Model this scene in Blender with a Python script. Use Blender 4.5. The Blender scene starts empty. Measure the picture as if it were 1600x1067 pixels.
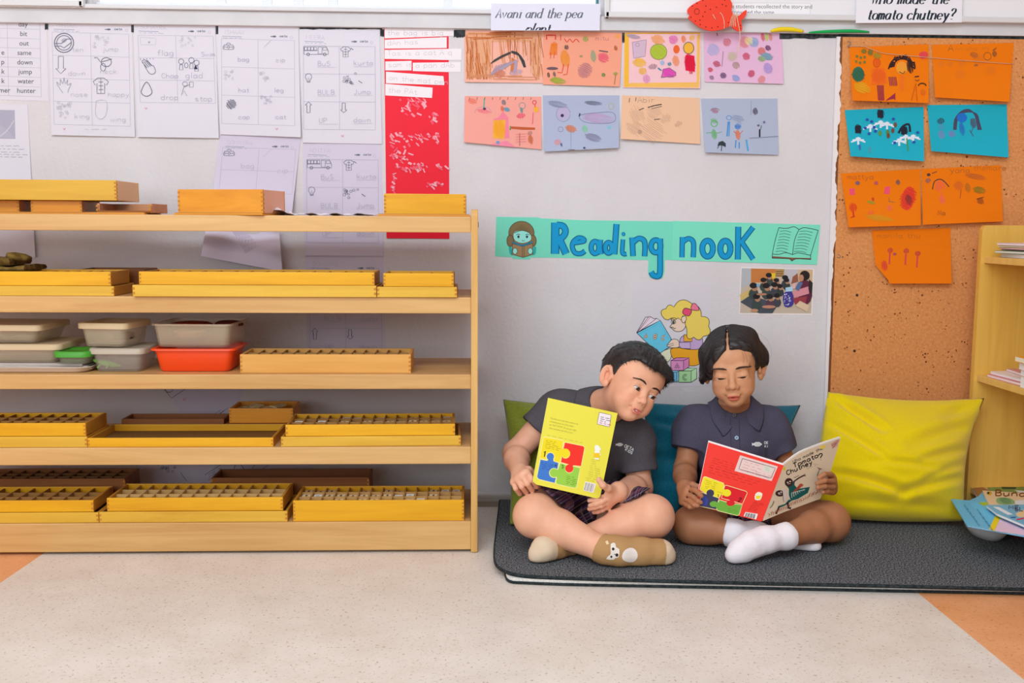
import bpy, bmesh, math, random
import numpy as np
from mathutils import Vector, Matrix, geometry
random.seed(7)
C = bpy.context.scene.collection
SC = bpy.context.scene
# ------------------------------------------------------------------ camera
F_PX, PITCH, YAW, ROLL = 1556.0, 0.1155, 0.0385, 0.0058
CAM = Vector((0.0, -2.6, 0.7446))
_F = Vector((math.sin(YAW)*math.cos(PITCH), math.cos(YAW)*math.cos(PITCH), -math.sin(PITCH)))
_R = Vector((math.cos(YAW), -math.sin(YAW), 0)); _U = _R.cross(_F)
_R2 = math.cos(ROLL)*_R+math.sin(ROLL)*_U; _U2 = -math.sin(ROLL)*_R+math.cos(ROLL)*_U
cd = bpy.data.cameras.new('camera'); cam = bpy.data.objects.new('camera', cd); C.objects.link(cam)
cd.sensor_width = 36.0; cd.lens = F_PX/1600*36.0; cd.clip_start = 0.05; cd.clip_end = 60
cam.matrix_world = Matrix(((_R2.x, _U2.x, -_F.x, CAM.x), (_R2.y, _U2.y, -_F.y, CAM.y), (_R2.z, _U2.z, -_F.z, CAM.z), (0, 0, 0, 1)))
SC.camera = cam
# ------------------------------------------------------------------ light
SC.view_settings.view_transform = 'Standard'; SC.view_settings.look = 'None'
SC.view_settings.gamma = 1; SC.view_settings.use_curve_mapping = False
SC.view_settings.exposure = 0.05
w = bpy.data.worlds.new('daylight'); SC.world = w; w.use_nodes = True
w.node_tree.nodes['Background'].inputs[0].default_value = (1.0, 0.87, 0.74, 1)
w.node_tree.nodes['Background'].inputs[1].default_value = 0.27
def area(name, loc, target, sx, sy, power, col):
    l = bpy.data.lights.new(name, 'AREA'); l.shape = 'RECTANGLE'; l.size = sx; l.size_y = sy
    l.energy = power; l.color = col
    o = bpy.data.objects.new(name, l); C.objects.link(o); o.location = loc
    o.rotation_euler = (Vector(target)-Vector(loc)).to_track_quat('-Z', 'Y').to_euler()
    return o
area('ceiling_light', (-0.3, -2.7, 2.72), (-0.25, -1.0, 0.0), 2.6, 1.0, 66, (0.83, 0.98, 1.06))
area('window_light', (-1.5, -4.3, 1.7), (0.1, 0, 0.55), 2.8, 1.9, 66, (0.84, 0.98, 1.06))
# ------------------------------------------------------------------ pixel -> place
def ray(px, py):
    return (_F + _R2*((px-800)/F_PX) - _U2*((py-533.5)/F_PX))
def P(px, py, Y=None, Z=None, X=None):
    d = ray(px, py)
    if Y is not None: t = (Y-CAM.y)/d.y
    elif Z is not None: t = (Z-CAM.z)/d.z
    else: t = (X-CAM.x)/d.x
    return CAM+d*t
def Ppl(px, py, p0, n):
    d = ray(px, py); return CAM+d*((p0-CAM).dot(n)/d.dot(n))
def proj(v):
    d = Vector(v)-CAM; z = d.dot(_F)
    return (800+F_PX*d.dot(_R2)/z, 533.5-F_PX*d.dot(_U2)/z)
# ------------------------------------------------------------------ materials
LIT = 0.90
def lin(c):
    c = c/255.0
    return c/12.92 if c <= 0.04045 else ((c+0.055)/1.055)**2.4
def alb(rgb): return tuple(min(lin(v)/LIT, 0.93) for v in rgb)
_mats = {}
def base_mat(name, rough=0.7, spec=0.3):
    m = bpy.data.materials.new(name); m.use_nodes = True
    b = m.node_tree.nodes['Principled BSDF']
    b.inputs['Roughness'].default_value = rough; b.inputs['Specular IOR Level'].default_value = spec
    return m, m.node_tree, b
def M(rgb, rough=0.75, spec=0.25):
    k = ('p', tuple(rgb), rough, spec)
    if k not in _mats:
        m, t, b = base_mat('colour_%d_%d_%d' % tuple(rgb), rough, spec)
        b.inputs['Base Color'].default_value = (*alb(rgb), 1); _mats[k] = m
    return _mats[k]
def nd(t, typ, **kw):
    n = t.nodes.new(typ)
    for k, v in kw.items():
        if k in n.inputs: n.inputs[k].default_value = v
        else: setattr(n, k, v)
    return n
def coords(t, scale=(1, 1, 1), rot=(0, 0, 0), kind='Object'):
    tc = t.nodes.new('ShaderNodeTexCoord'); mp = t.nodes.new('ShaderNodeMapping')
    mp.inputs['Scale'].default_value = scale; mp.inputs['Rotation'].default_value = rot
    t.links.new(tc.outputs[kind], mp.inputs[0]); return mp.outputs[0]
def ramp(t, fac, stops):
    r = t.nodes.new('ShaderNodeValToRGB'); e = r.color_ramp.elements
    while len(e) < len(stops): e.new(0.5)
    for i, (p, c) in enumerate(stops):
        e[i].position = p; e[i].color = (*c, 1)
    t.links.new(fac, r.inputs[0]); return r.outputs[0]
def bump(t, b, h, dist, strength=1.0):
    n = t.nodes.new('ShaderNodeBump'); n.inputs['Distance'].default_value = dist; n.inputs['Strength'].default_value = strength
    t.links.new(h, n.inputs['Height']); t.links.new(n.outputs[0], b.inputs['Normal'])
def wood(rgb, dark, axis=0, rough=0.42, scale=1.0, spec=0.35):
    k = ('w', tuple(rgb), tuple(dark), axis, rough, scale)
    if k in _mats: return _mats[k]
    m, t, b = base_mat('wood_grain', rough, spec)
    s = [26*scale]*3; s[axis] = 1.6*scale
    v = coords(t, tuple(s))
    n1 = nd(t, 'ShaderNodeTexNoise', Scale=1.6, Detail=6.0, Roughness=0.62, Distortion=0.7); t.links.new(v, n1.inputs['Vector'])
    s2 = [4.0*scale]*3; s2[axis] = 0.6*scale
    n2 = nd(t, 'ShaderNodeTexNoise', Scale=1.5, Detail=2.0); t.links.new(coords(t, tuple(s2)), n2.inputs['Vector'])
    mx = nd(t, 'ShaderNodeMath', operation='MULTIPLY_ADD'); mx.inputs[1].default_value = 0.55
    t.links.new(n1.outputs['Fac'], mx.inputs[0])
    m2 = nd(t, 'ShaderNodeMath', operation='MULTIPLY'); m2.inputs[1].default_value = 0.45; t.links.new(n2.outputs['Fac'], m2.inputs[0])
    t.links.new(m2.outputs[0], mx.inputs[2])
    col = ramp(t, mx.outputs[0], [(0.32, alb(dark)), (0.62, alb(rgb))])
    t.links.new(col, b.inputs['Base Color']); bump(t, b, n1.outputs['Fac'], 0.0006, 0.25)
    _mats[k] = m; return m
def noisy(name, c1, c2, scale, rough=0.85, bd=0.0, detail=3.0, lo=0.4, hi=0.62, spec=0.2, stretch=(1, 1, 1), bscale=None):
    k = ('n', name)
    if k in _mats: return _mats[k]
    m, t, b = base_mat(name, rough, spec)
    v = coords(t, stretch)
    n = nd(t, 'ShaderNodeTexNoise', Scale=scale, Detail=detail); t.links.new(v, n.inputs['Vector'])
    t.links.new(ramp(t, n.outputs['Fac'], [(lo, alb(c1)), (hi, alb(c2))]), b.inputs['Base Color'])
    if bd:
        n3 = n
        if bscale:
            n3 = nd(t, 'ShaderNodeTexNoise', Scale=bscale, Detail=2.0); t.links.new(v, n3.inputs['Vector'])
        bump(t, b, n3.outputs['Fac'], bd)
    _mats[k] = m; return m
def rib_fabric(name, c1, c2, freq, axis, rough=0.95, bd=0.0012):
    """ribbed / woven cloth: ribs across the given object axis, with wear noise"""
    k = ('rib', name)
    if k in _mats: return _mats[k]
    m, t, b = base_mat(name, rough, 0.1)
    b.inputs['Sheen Weight'].default_value = 0.25; b.inputs['Sheen Roughness'].default_value = 0.5
    v = coords(t)
    wv = nd(t, 'ShaderNodeTexWave', Scale=freq, Distortion=1.6, Detail=2.0); wv.bands_direction = axis
    wv.inputs['Detail Scale'].default_value = 2.0; t.links.new(v, wv.inputs['Vector'])
    n = nd(t, 'ShaderNodeTexNoise', Scale=220.0, Detail=3.0); t.links.new(v, n.inputs['Vector'])
    mx = nd(t, 'ShaderNodeMath', operation='MULTIPLY_ADD'); mx.inputs[1].default_value = 0.5
    t.links.new(wv.outputs['Fac'], mx.inputs[0]); m2 = nd(t, 'ShaderNodeMath', operation='MULTIPLY'); m2.inputs[1].default_value = 0.6
    t.links.new(n.outputs['Fac'], m2.inputs[0]); t.links.new(m2.outputs[0], mx.inputs[2])
    t.links.new(ramp(t, mx.outputs[0], [(0.2, alb(c1)), (0.75, alb(c2))]), b.inputs['Base Color'])
    bump(t, b, mx.outputs[0], bd, 0.8)
    _mats[k] = m; return m
# ------------------------------------------------------------------ objects
def tag(o, label=None, cat=None, group=None, kind=None):
    if label: o['label'] = label
    if cat: o['category'] = cat
    if group: o['group'] = group
    if kind: o['kind'] = kind
    return o
def thing(name, label, cat, loc=(0, 0, 0), group=None, rot=(0, 0, 0)):
    o = bpy.data.objects.new(name, None); C.objects.link(o); o.location = loc; o.rotation_euler = rot
    o.empty_display_size = 0.02
    return tag(o, label, cat, group)
def link_mesh(name, me, parent=None):
    o = bpy.data.objects.new(name, me); C.objects.link(o)
    if parent is not None:
        o.parent = parent
        if parent.type == 'EMPTY': o.matrix_parent_inverse = Matrix.LocRotScale(parent.location, parent.rotation_euler, None).inverted()
    return o
class MB:
    """collects geometry (world coordinates), several materials, one object"""
    def __init__(s): s.v = []; s.f = []; s.mi = []; s.mats = []; s.sm = []
    def slot(s, m):
        if m not in s.mats: s.mats.append(m)
        return s.mats.index(m)
    def add(s, vs, fs, m, smooth=False):
        o = len(s.v); s.v += [tuple(v) for v in vs]; k = s.slot(m)
        for f in fs: s.f.append([o+i for i in f]); s.mi.append(k); s.sm.append(smooth)
    def box(s, lo, hi, m, mtx=None, bev=0.0):
        (x0, y0, z0), (x1, y1, z1) = lo, hi
        if bev <= 0:
            vs = [(x0, y0, z0), (x1, y0, z0), (x1, y1, z0), (x0, y1, z0), (x0, y0, z1), (x1, y0, z1), (x1, y1, z1), (x0, y1, z1)]
            fs = [(3, 2, 1, 0), (4, 5, 6, 7), (0, 1, 5, 4), (1, 2, 6, 5), (2, 3, 7, 6), (3, 0, 4, 7)]
        else:
            bm = bmesh.new(); bmesh.ops.create_cube(bm, size=1.0)
            for v in bm.verts: v.co = Vector(((x0+x1)/2+v.co.x*(x1-x0), (y0+y1)/2+v.co.y*(y1-y0), (z0+z1)/2+v.co.z*(z1-z0)))
            bmesh.ops.bevel(bm, geom=bm.edges[:], offset=bev, segments=2, profile=0.6, affect='EDGES', clamp_overlap=True)
            bm.verts.index_update(); vs = [v.co.copy() for v in bm.verts]; fs = [[v.index for v in f.verts] for f in bm.faces]; bm.free()
        if mtx is not None: vs = [mtx @ Vector(v) for v in vs]
        s.add(vs, fs, m)
    def tube(s, pts, r, m, n=8, closed=False, caps=True):
        pts = [Vector(p) for p in pts]; N = len(pts)
        rs = r if isinstance(r, (list, tuple)) else [r]*N
        rings = []; prev = None
        for i, p in enumerate(pts):
            if closed: d = pts[(i+1) % N]-pts[i-1]
            else: d = pts[min(i+1, N-1)]-pts[max(i-1, 0)]
            if d.length < 1e-9: d = Vector((0, 0, 1))
            d.normalize()
            if prev is None:
                a = Vector((0, 0, 1)) if abs(d.z) < 0.9 else Vector((1, 0, 0)); prev = d.cross(a).normalized()
            else:
                q = prev-d*prev.dot(d); prev = q.normalized() if q.length > 1e-6 else d.orthogonal().normalized()
            b = d.cross(prev); rings.append([p+(prev*math.cos(2*math.pi*k/n)+b*math.sin(2*math.pi*k/n))*rs[i] for k in range(n)])
        vs = [v for rg in rings for v in rg]; fs = []
        for i in range(N if closed else N-1):
            for k in range(n):
                a = i*n+k; b = i*n+(k+1) % n; c = ((i+1) % N)*n+(k+1) % n; d = ((i+1) % N)*n+k; fs.append((a, b, c, d))
        if caps and not closed: fs += [tuple(range(n))[::-1], tuple((N-1)*n+k for k in range(n))]
        s.add(vs, fs, m, True)
    def grid(s, rows, m, smooth=True, mfun=None):
        R = len(rows); K = len(rows[0]); o = len(s.v)
        s.v += [tuple(p) for r in rows for p in r]; k = s.slot(m)
        for i in range(R-1):
            for j in range(K-1):
                s.f.append([o+i*K+j, o+i*K+j+1, o+(i+1)*K+j+1, o+(i+1)*K+j]); s.sm.append(smooth)
                s.mi.append(s.slot(mfun(i, j)) if mfun else k)
    def prism(s, pts, off, m, smooth=False):
        """polygon pts (3D, planar-ish) extruded by vector off"""
        pts = [Vector(p) for p in pts]; n = len(pts); off = Vector(off)
        tri = geometry.tessellate_polygon([pts])
        vs = pts+[p+off for p in pts]
        fs = [tuple(t) for t in tri]+[tuple(n+i for i in t[::-1]) for t in tri]
        fs += [(i, (i+1) % n, n+(i+1) % n, n+i) for i in range(n)]
        s.add(vs, fs, m, smooth)
    def build(s, name, parent=None, recalc=True, bevel=0.0):
        me = bpy.data.meshes.new(name); me.from_pydata(s.v, [], s.f)
        for m in s.mats: me.materials.append(m)
        me.polygons.foreach_set('material_index', s.mi); me.polygons.foreach_set('use_smooth', s.sm)
        if recalc:
            bm = bmesh.new(); bm.from_mesh(me); bmesh.ops.recalc_face_normals(bm, faces=bm.faces); bm.to_mesh(me); bm.free()
        o = link_mesh(name, me, parent)
        if bevel > 0:
            b = o.modifiers.new('bevel', 'BEVEL'); b.width = bevel; b.segments = 2; b.limit_method = 'ANGLE'
        return o
def copy_thing(o, loc=None):
    """a thing with copies of its parts and sub-parts"""
    r = o.copy(); C.objects.link(r)
    if loc is not None: r.location = loc
    for ch in o.children:
        c = ch.copy(); C.objects.link(c); c.parent = r
        for g in ch.children:
            d = g.copy(); C.objects.link(d); d.parent = c
    return r
def smooth_path(pts, sub=6, closed=False):
    """Catmull-Rom through 2D/3D points"""
    n = len(pts)
    if n < 3: return [tuple(p) for p in pts]
    out = []
    for i in range(n if closed else n-1):
        if closed: a, b, c, d = pts[i-1], pts[i], pts[(i+1) % n], pts[(i+2) % n]
        else: a, b, c, d = pts[max(i-1, 0)], pts[i], pts[i+1], pts[min(i+2, n-1)]
        for k in range(sub):
            t = k/sub
            out.append(tuple(0.5*(2*q+(r_-p)*t+(2*p-5*q+4*r_-s_)*t*t+(3*q-p-3*r_+s_)*t**3) for p, q, r_, s_ in zip(a, b, c, d)))
    if not closed: out.append(tuple(pts[-1]))
    return out
# ------------------------------------------------------------------ drawing on sheets (ink is part of the sheet's own mesh)
class Draw:
    def __init__(s, mapper, mb=None, step=7.0):
        s.m = mapper; s.mb = mb or MB(); s.L = 1; s.step = step
    def layer(s): s.L += 1
    def poly(s, pts, col, smooth=0, mat=None):
        if smooth: pts = smooth_path(pts, smooth, True)
        m = mat or M(col)
        tri = geometry.tessellate_polygon([[Vector((p[0], p[1], 0)) for p in pts]])
        T = [[tuple(pts[i][:2]) for i in t] for t in tri]; out = []; lim = s.step*1.4
        while T:
            t = T.pop(); e = [math.dist(t[k], t[(k+1) % 3]) for k in range(3)]; k = e.index(max(e))
            if e[k] < lim: out.append(t); continue
            a, b, c = t[k], t[(k+1) % 3], t[(k+2) % 3]; mm = ((a[0]+b[0])/2, (a[1]+b[1])/2); T += [[a, mm, c], [mm, b, c]]
        s.mb.add([s.m(p[0], p[1], s.L) for t in out for p in t], [(3*i, 3*i+1, 3*i+2) for i in range(len(out))], m); s.L += 1
    def fill(s, pts, col, n=8, mat=None):
        """quad with many cells so that it follows a curved sheet"""
        a, b, c, d = pts; m = mat or M(col)
        s.mb.grid([[s.m(*[(a[k]*(1-u)+b[k]*u)*(1-v)+(d[k]*(1-u)+c[k]*u)*v for k in (0, 1)], s.L) for u in [i/n for i in range(n+1)]] for v in [i/n for i in range(n+1)]], m); s.L += 1
    def stroke(s, pts, wd, col, smooth=0, closed=False, mat=None, bump=True):
        if smooth: pts = smooth_path(pts, smooth, closed)
        elif closed: pts = list(pts)+[pts[0]]
        if smooth and closed: pts = pts+[pts[0]]
        q = [pts[0]]
        for p in pts[1:]:
            a = q[-1]; L = math.hypot(p[0]-a[0], p[1]-a[1]); k = max(1, int(L/s.step))
            if L < 1e-6: continue
            q += [(a[0]+(p[0]-a[0])*i/k, a[1]+(p[1]-a[1])*i/k) for i in range(1, k+1)]
        if len(q) < 2: return
        rows = []
        for i, p in enumerate(q):
            a = q[max(i-1, 0)]; b = q[min(i+1, len(q)-1)]; dx, dy = b[0]-a[0], b[1]-a[1]; l = math.hypot(dx, dy) or 1
            ww = wd(i/(len(q)-1)) if callable(wd) else wd
            nx, ny = -dy/l*ww/2, dx/l*ww/2
            l_ = s.L+0.35*i/len(q)
            rows.append([s.m(p[0]+nx, p[1]+ny, l_), s.m(p[0]-nx, p[1]-ny, l_)])
        s.mb.grid(rows, mat or M(col)); s.L += 0.4 if bump else 0.15
    def nib(s, pts, w, col, ang=0.6, thin=0.25, smooth=5):
        """broad-nib stroke: thick and thin"""
        if smooth: pts = smooth_path(pts, smooth)
        nx, ny = math.cos(ang), math.sin(ang); px_, py_ = -ny*thin, nx*thin
        rows = []
        for i, p in enumerate(pts):
            a = pts[max(i-1, 0)]; b = pts[min(i+1, len(pts)-1)]; dx, dy = b[0]-a[0], b[1]-a[1]; l = math.hypot(dx, dy) or 1
            k = abs(-dy/l*nx+dx/l*ny); hw = w/2*max(k, thin)
            rows.append([s.m(p[0]-dy/l*hw, p[1]+dx/l*hw, s.L), s.m(p[0]+dy/l*hw, p[1]-dx/l*hw, s.L)])
        s.mb.grid(rows, M(col)); s.L += 0.1
    def ell(s, cx, cy, rx, ry, col, n=20, rot=0.0):
        c, t = math.cos(rot), math.sin(rot)
        s.poly([(cx+rx*math.cos(a)*c-ry*math.sin(a)*t, cy+rx*math.cos(a)*t+ry*math.sin(a)*c) for a in [2*math.pi*i/n for i in range(n)]], col)
    def ring(s, cx, cy, rx, ry, wd, col, n=20, a0=0, a1=2*math.pi):
        s.stroke([(cx+rx*math.cos(a0+(a1-a0)*i/n), cy+ry*math.sin(a0+(a1-a0)*i/n)) for i in range(n+1)], wd, col)
    def scrib(s, cx, cy, w, h, col, n=8, wd=1.0, ang=1.2, jit=0.25):
        """crayon hatching inside an ellipse: many separate, nearly parallel strokes"""
        c, t = math.cos(ang), math.sin(ang); n = max(3, int(n*1.15)); m = M(col)
        r_ = math.hypot(w/2*t, h/2*c); sp = 2*r_/n; ww = min(wd, sp*.92)
        for i in range(n):
            f = -1+(2*i+1)/n; ext = math.hypot(w/2*c, h/2*t)*math.sqrt(max(0.04, 1-f*f))
            j0, j1 = ext*(1+random.uniform(-jit, jit)*.7), ext*(1+random.uniform(-jit, jit)*.7); o_ = f*r_+random.uniform(-.12, .12)*sp; a2 = random.uniform(-.05, .05)
            p = [(cx-t*o_-c*j0, cy+c*o_-t*j0), (cx-t*(o_+a2*ext)+c*j1, cy+c*(o_+a2*ext)+t*j1)]
            s.stroke(p, lambda u: ww*(.55+.45*math.sin(math.pi*min(max(u, .12), .88))), col, mat=m, bump=False)
    def build(s, name, parent=None): return s.mb.build(name, parent, recalc=False)
# stroke font: x 0-6, y 0 (descender) 2 (base) 6 (x-height) 9 (ascender); '~' = smoothed
GS = """a ~5 5.2,3.5 6,1.5 5.4,.6 4,1.2 2.5,2.6 2,4.2 2.8,5 4.5|5 6,4.9 3,5.3 2.2,6 2.3
b .8 9,.8 2|~.8 4.8,2.4 6,4.4 5.5,5.2 4,4.4 2.5,2.4 2,.8 3
c ~5 5.2,3.4 6,1.4 5.4,.6 4,1.4 2.5,3.4 2,5.2 2.8
d 5 9,5 2|~5 5,3.4 6,1.4 5.4,.6 4,1.4 2.5,3.4 2,5 3.2
e ~.8 4.1,5 4.2,4.6 5.4,3 6,1.2 5.3,.6 4,1.4 2.5,3.2 2,5 2.7
f ~4.6 8.4,3.6 9,2.5 8.4,2.3 7,2.3 2|.8 6,4.2 6
g ~5 5.2,3.4 6,1.4 5.4,.6 4,1.4 2.7,3.2 2.3,5 3.3|~5 6,5 1.5,4 .1,2.4 -.1,1 .6
h .8 9,.8 2|~.8 4.6,2.4 6,4.2 5.8,4.9 4.6,4.9 2
i 2 6,2 2|1.8 7.8,2.2 7.8
j ~2.6 6,2.6 1,1.8 0,.6 .2|2.4 7.8,2.8 7.8
k .8 9,.8 2|4.6 6,.9 3.8|2 4.6,5 2
l 1.6 9,1.6 2
m .5 6,.5 2|~.5 4.8,1.6 6,2.7 5.6,3 4.6,3 2|~3 4.8,4.1 6,5.2 5.6,5.5 4.6,5.5 2
n .8 6,.8 2|~.8 4.6,2.4 6,4.2 5.8,4.9 4.6,4.9 2
o ~3 6,1.2 5.4,.6 4,1.2 2.6,3 2,4.8 2.6,5.4 4,4.8 5.4,3 6
p .8 6,.8 -.2|~.8 4.9,2.4 6,4.4 5.5,5.2 4,4.4 2.5,2.4 2,.8 3
q 5 6,5 -.2|~5 5,3.4 6,1.4 5.4,.6 4,1.4 2.5,3.4 2,5 3.2
r 1.4 6,1.4 2|~1.4 4.4,2.6 5.8,4.4 5.8
s ~4.8 5.3,3.2 6,1.4 5.6,1.2 4.6,3 4,4.8 3.3,4.6 2.3,2.8 2,1 2.6
t ~2.4 8,2.4 3,3.2 2,4.6 2.3|1 6,4.2 6
u ~.8 6,.8 3.4,1.6 2.1,3.2 2,4.9 3.6|4.9 6,4.9 2
v .6 6,3 2,5.2 6
w .2 6,1.6 2,3 5.6,4.4 2,5.8 6
x .8 6,5 2|5 6,.8 2
y .8 6,3.2 2.2|~5.2 6,3 1.6,1.8 0,.6 .1
z .8 6,5 6,.8 2,5 2
A .2 2,3 9,5.8 2|1.2 4.4,4.8 4.4
B .8 2,.8 9|~.8 9,4.2 8.8,4.6 7,3 5.8,.8 5.7|~.8 5.7,4.4 5.5,5.2 3.8,4 2.2,.8 2
C ~5.4 8,3.4 9,1.4 8,.6 5.5,1.4 3,3.4 2,5.4 3
D .8 2,.8 9|~.8 9,3.6 8.7,5.4 6.8,5.2 3.8,3.4 2.2,.8 2
E 5 9,.8 9,.8 2,5 2|.8 5.6,4.4 5.6
H .8 9,.8 2|5.2 9,5.2 2|.8 5.6,5.2 5.6
I 3 9,3 2
J ~4.4 9,4.4 3.4,3.2 2,1.2 2.4
K .8 9,.8 2|5.2 9,.9 5|2.2 6,5.4 2
L .8 9,.8 2,5 2
M .4 2,.6 9,3 4.4,5.4 9,5.6 2
N .8 2,.8 9,5.2 2,5.2 9
O ~3 9,1 8,.4 5.5,1 3,3 2,5 3,5.6 5.5,5 8,3 9
P .8 2,.8 9|~.8 9,4.4 8.8,5 7.2,4 5.6,.8 5.4
R .8 2,.8 9|~.8 9,4.4 8.8,5 7.2,4 5.7,.8 5.5|2.6 5.5,5.4 2
S ~5 8,3.2 9,1.2 8.2,1.4 6.4,3.4 5.6,5.2 4,4.4 2.4,2.6 2,.8 3
T .4 9,5.6 9|3 9,3 2
U ~.8 9,.8 4,1.8 2.2,4.2 2.2,5.2 4,5.2 9
V .4 9,3 2,5.6 9
W .2 9,1.6 2,3 7.4,4.4 2,5.8 9
Y .6 9,3 5.6,5.4 9|3 5.6,3 2
1 1.4 7.6,3 9,3 2
2 ~.8 7.6,2 9,4.4 8.8,5 7,.8 2|.8 2,5.2 2
3 ~1 8.4,3 9,4.8 7.8,2.6 5.8,5 4,3.6 2.1,.8 2.6
4 3.8 2,3.8 9,.6 4.2,5.4 4.2
0 ~3 9,1.2 8,.8 5.5,1.2 3,3 2,4.8 3,5.2 5.5,4.8 8,3 9
/ 1 2,5 9
? ~.8 7.6,2 9,4.4 8.8,4.8 7,3 5.4,2.8 4|2.8 2.4,2.9 2
! 2.4 9,2.4 4|2.4 2.4,2.4 2
. 1 2.3,1.2 2
, 1.4 2.4,.9 1
- 1 4.5,4 4.5"""
GL = {}
for ln in GS.split('\n'):
    ch, body = ln[0], ln[2:]
    GL[ch] = [(st[0] == '~', [tuple(float(q) for q in p.split()) for p in st.lstrip('~').split(',')]) for st in body.split('|')]
ADV = {'i': 3.6, 'l': 3.2, 'j': 4, 't': 5, 'f': 5, 'r': 5, ' ': 4.5, '.': 3, ',': 3, 'm': 7, 'w': 7, 'W': 7, 'M': 7, 'I': 5}
def glyphs(txt, x, y, size, slant=0.0, ang=0.0, jit=0.0, wide=1.0):
    """stroke paths of a text: baseline start (x, y) in sheet pixels, size = x-height in pixels"""
    k = size/4.0; cx = 0.0; out = []; c, sn = math.cos(ang), math.sin(ang)
    for ch in txt:
        jy = random.uniform(-jit, jit); js = 1+random.uniform(-jit, jit)*0.3
        for sm, pts in GL.get(ch, []):
            q = []
            for gx, gy in pts:
                u = (cx+gx*wide+(gy-2)*slant)*k; v = -((gy-2)*js+jy)*k
                q.append((x+u*c-v*sn, y+u*sn+v*c))
            out.append((sm, q))
        cx += ADV.get(ch, 6.4)*wide
    return out, cx*k
def text_w(txt, size, wide=1.0): return sum(ADV.get(ch, 6.4)*wide for ch in txt)*size/4
def write(d, txt, x, y, size, wd, col, slant=0.0, ang=0.0, jit=0.0, wide=1.0, center=False, smooth=3):
    if center: x -= text_w(txt, size, wide)/2*math.cos(ang); y -= text_w(txt, size, wide)/2*math.sin(ang)
    g, L = glyphs(txt, x, y, size, slant, ang, jit, wide); l0 = d.L
    for sm, q in g: d.stroke(q, wd, col, smooth if (sm and len(q) > 2) else 0, bump=False)
    d.L = l0+0.5; return L
def serif(d, txt, x, y, size, wd, col, slant=0.28, ang=0.0, wide=0.86):
    """bold italic book lettering: broad-nib strokes with small serifs"""
    g, L = glyphs(txt, x, y, size, slant, ang, 0, wide); l0 = d.L
    for sm, q in g:
        d.nib(q, wd, col, 0.12, 0.36, 4 if (sm and len(q) > 2) else 0)
        if len(q) == 2 and abs(q[0][1]-q[1][1]) > size*0.5:
            for e in q: d.stroke([(e[0]-size*.2, e[1]), (e[0]+size*.2, e[1])], wd*0.38, col, bump=False)
    d.L = l0+0.5; return L
def print_text(d, txt, x, y, h, col, ang=0.0, align='LEFT', shear=0.0, wide=1.0):
    """printed sans text from the built-in font; h = cap height in sheet pixels, (x, y) = baseline"""
    cu = bpy.data.curves.new('lettering', 'FONT'); cu.body = txt; cu.align_x = align; cu.resolution_u = 3; cu.shear = shear; cu.size = 1.0
    o = bpy.data.objects.new('lettering', cu); C.objects.link(o); bpy.context.view_layer.update()
    me = bpy.data.meshes.new_from_object(o.evaluated_get(bpy.context.evaluated_depsgraph_get()))
    bpy.data.objects.remove(o); bpy.data.curves.remove(cu)
    k = h/0.70; c, sn = math.cos(ang), math.sin(ang)
    vs = [d.m(x+(v.co.x*wide*c+v.co.y*sn)*k, y+(v.co.x*wide*sn-v.co.y*c)*k, d.L) for v in me.vertices]
    d.mb.add(vs, [tuple(p.vertices) for p in me.polygons], M(col)); bpy.data.meshes.remove(me); d.L += 0.5
def lines_text(d, x0, y0, x1, n, dy, wd, col, ragged=0.3, ang=0.0, amp=1.0):
    """a block of tiny illegible writing: wavy short strokes, word by word"""
    for i in range(n):
        x = x0+random.uniform(0, 1.5); xe = x1-random.uniform(0, ragged)*(x1-x0); y = y0+i*dy
        while x < xe:
            wl = random.uniform(6, 16)*amp; pts = []
            k = max(3, int(wl/(1.4*amp)))
            for j in range(k): pts.append((x+wl*j/k, y+(x-x0+wl*j/k)*math.tan(ang)+random.uniform(-.75, .75)*amp))
            d.stroke(pts, wd*.8, col, bump=False); x += wl+3*amp
    d.L += 0.3
def sheet(name, q, col, label, cat='paper', depth=0.0006, lift=0.0, group=None, mat=None, curl=None, n=14, outline=None):
    """a sheet of paper pinned on the back wall; q = its four corners in photo pixels (tl, tr, br, bl)"""
    x0 = min(p[0] for p in q); x1 = max(p[0] for p in q); y0 = min(p[1] for p in q); y1 = max(p[1] for p in q)
    def mp(px, py, L=0):
        u = (px-x0)/(x1-x0); v = (py-y0)/(y1-y0)
        off = lift*max(v, 0)**2.2*(0.65+0.35*math.sin(2.1*u+x0)) + (curl(u, v) if curl else 0)
        return P(px, py, Y=-(WALL_T+depth+off+L*LAY))
    d = Draw(mp); m = mat or M(col, 0.85, 0.15); a, b, c, e = q
    def at(u, v, L): return mp(*[(a[k]*(1-u)+b[k]*u)*(1-v)+(e[k]*(1-u)+c[k]*u)*v for k in (0, 1)], L)
    fr = [[at(j/n, i/n, 0) for j in range(n+1)] for i in range(n+1)]
    bk = [[p+Vector((0, 0.00025, 0)) for p in r] for r in fr]
    d.mb.grid(fr, m); d.mb.grid([r[::-1] for r in bk], m)
    for ra, rb in ((fr[0], bk[0]), (fr[-1], bk[-1]), ([r[0] for r in fr], [r[0] for r in bk]), ([r[-1] for r in fr], [r[-1] for r in bk])):
        d.mb.grid([ra, rb], m, False)
    d.finish = lambda: tag(d.build(name), label, cat, group)
    return d
WALL_T = 0.0
LAY = 0.00004
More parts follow.
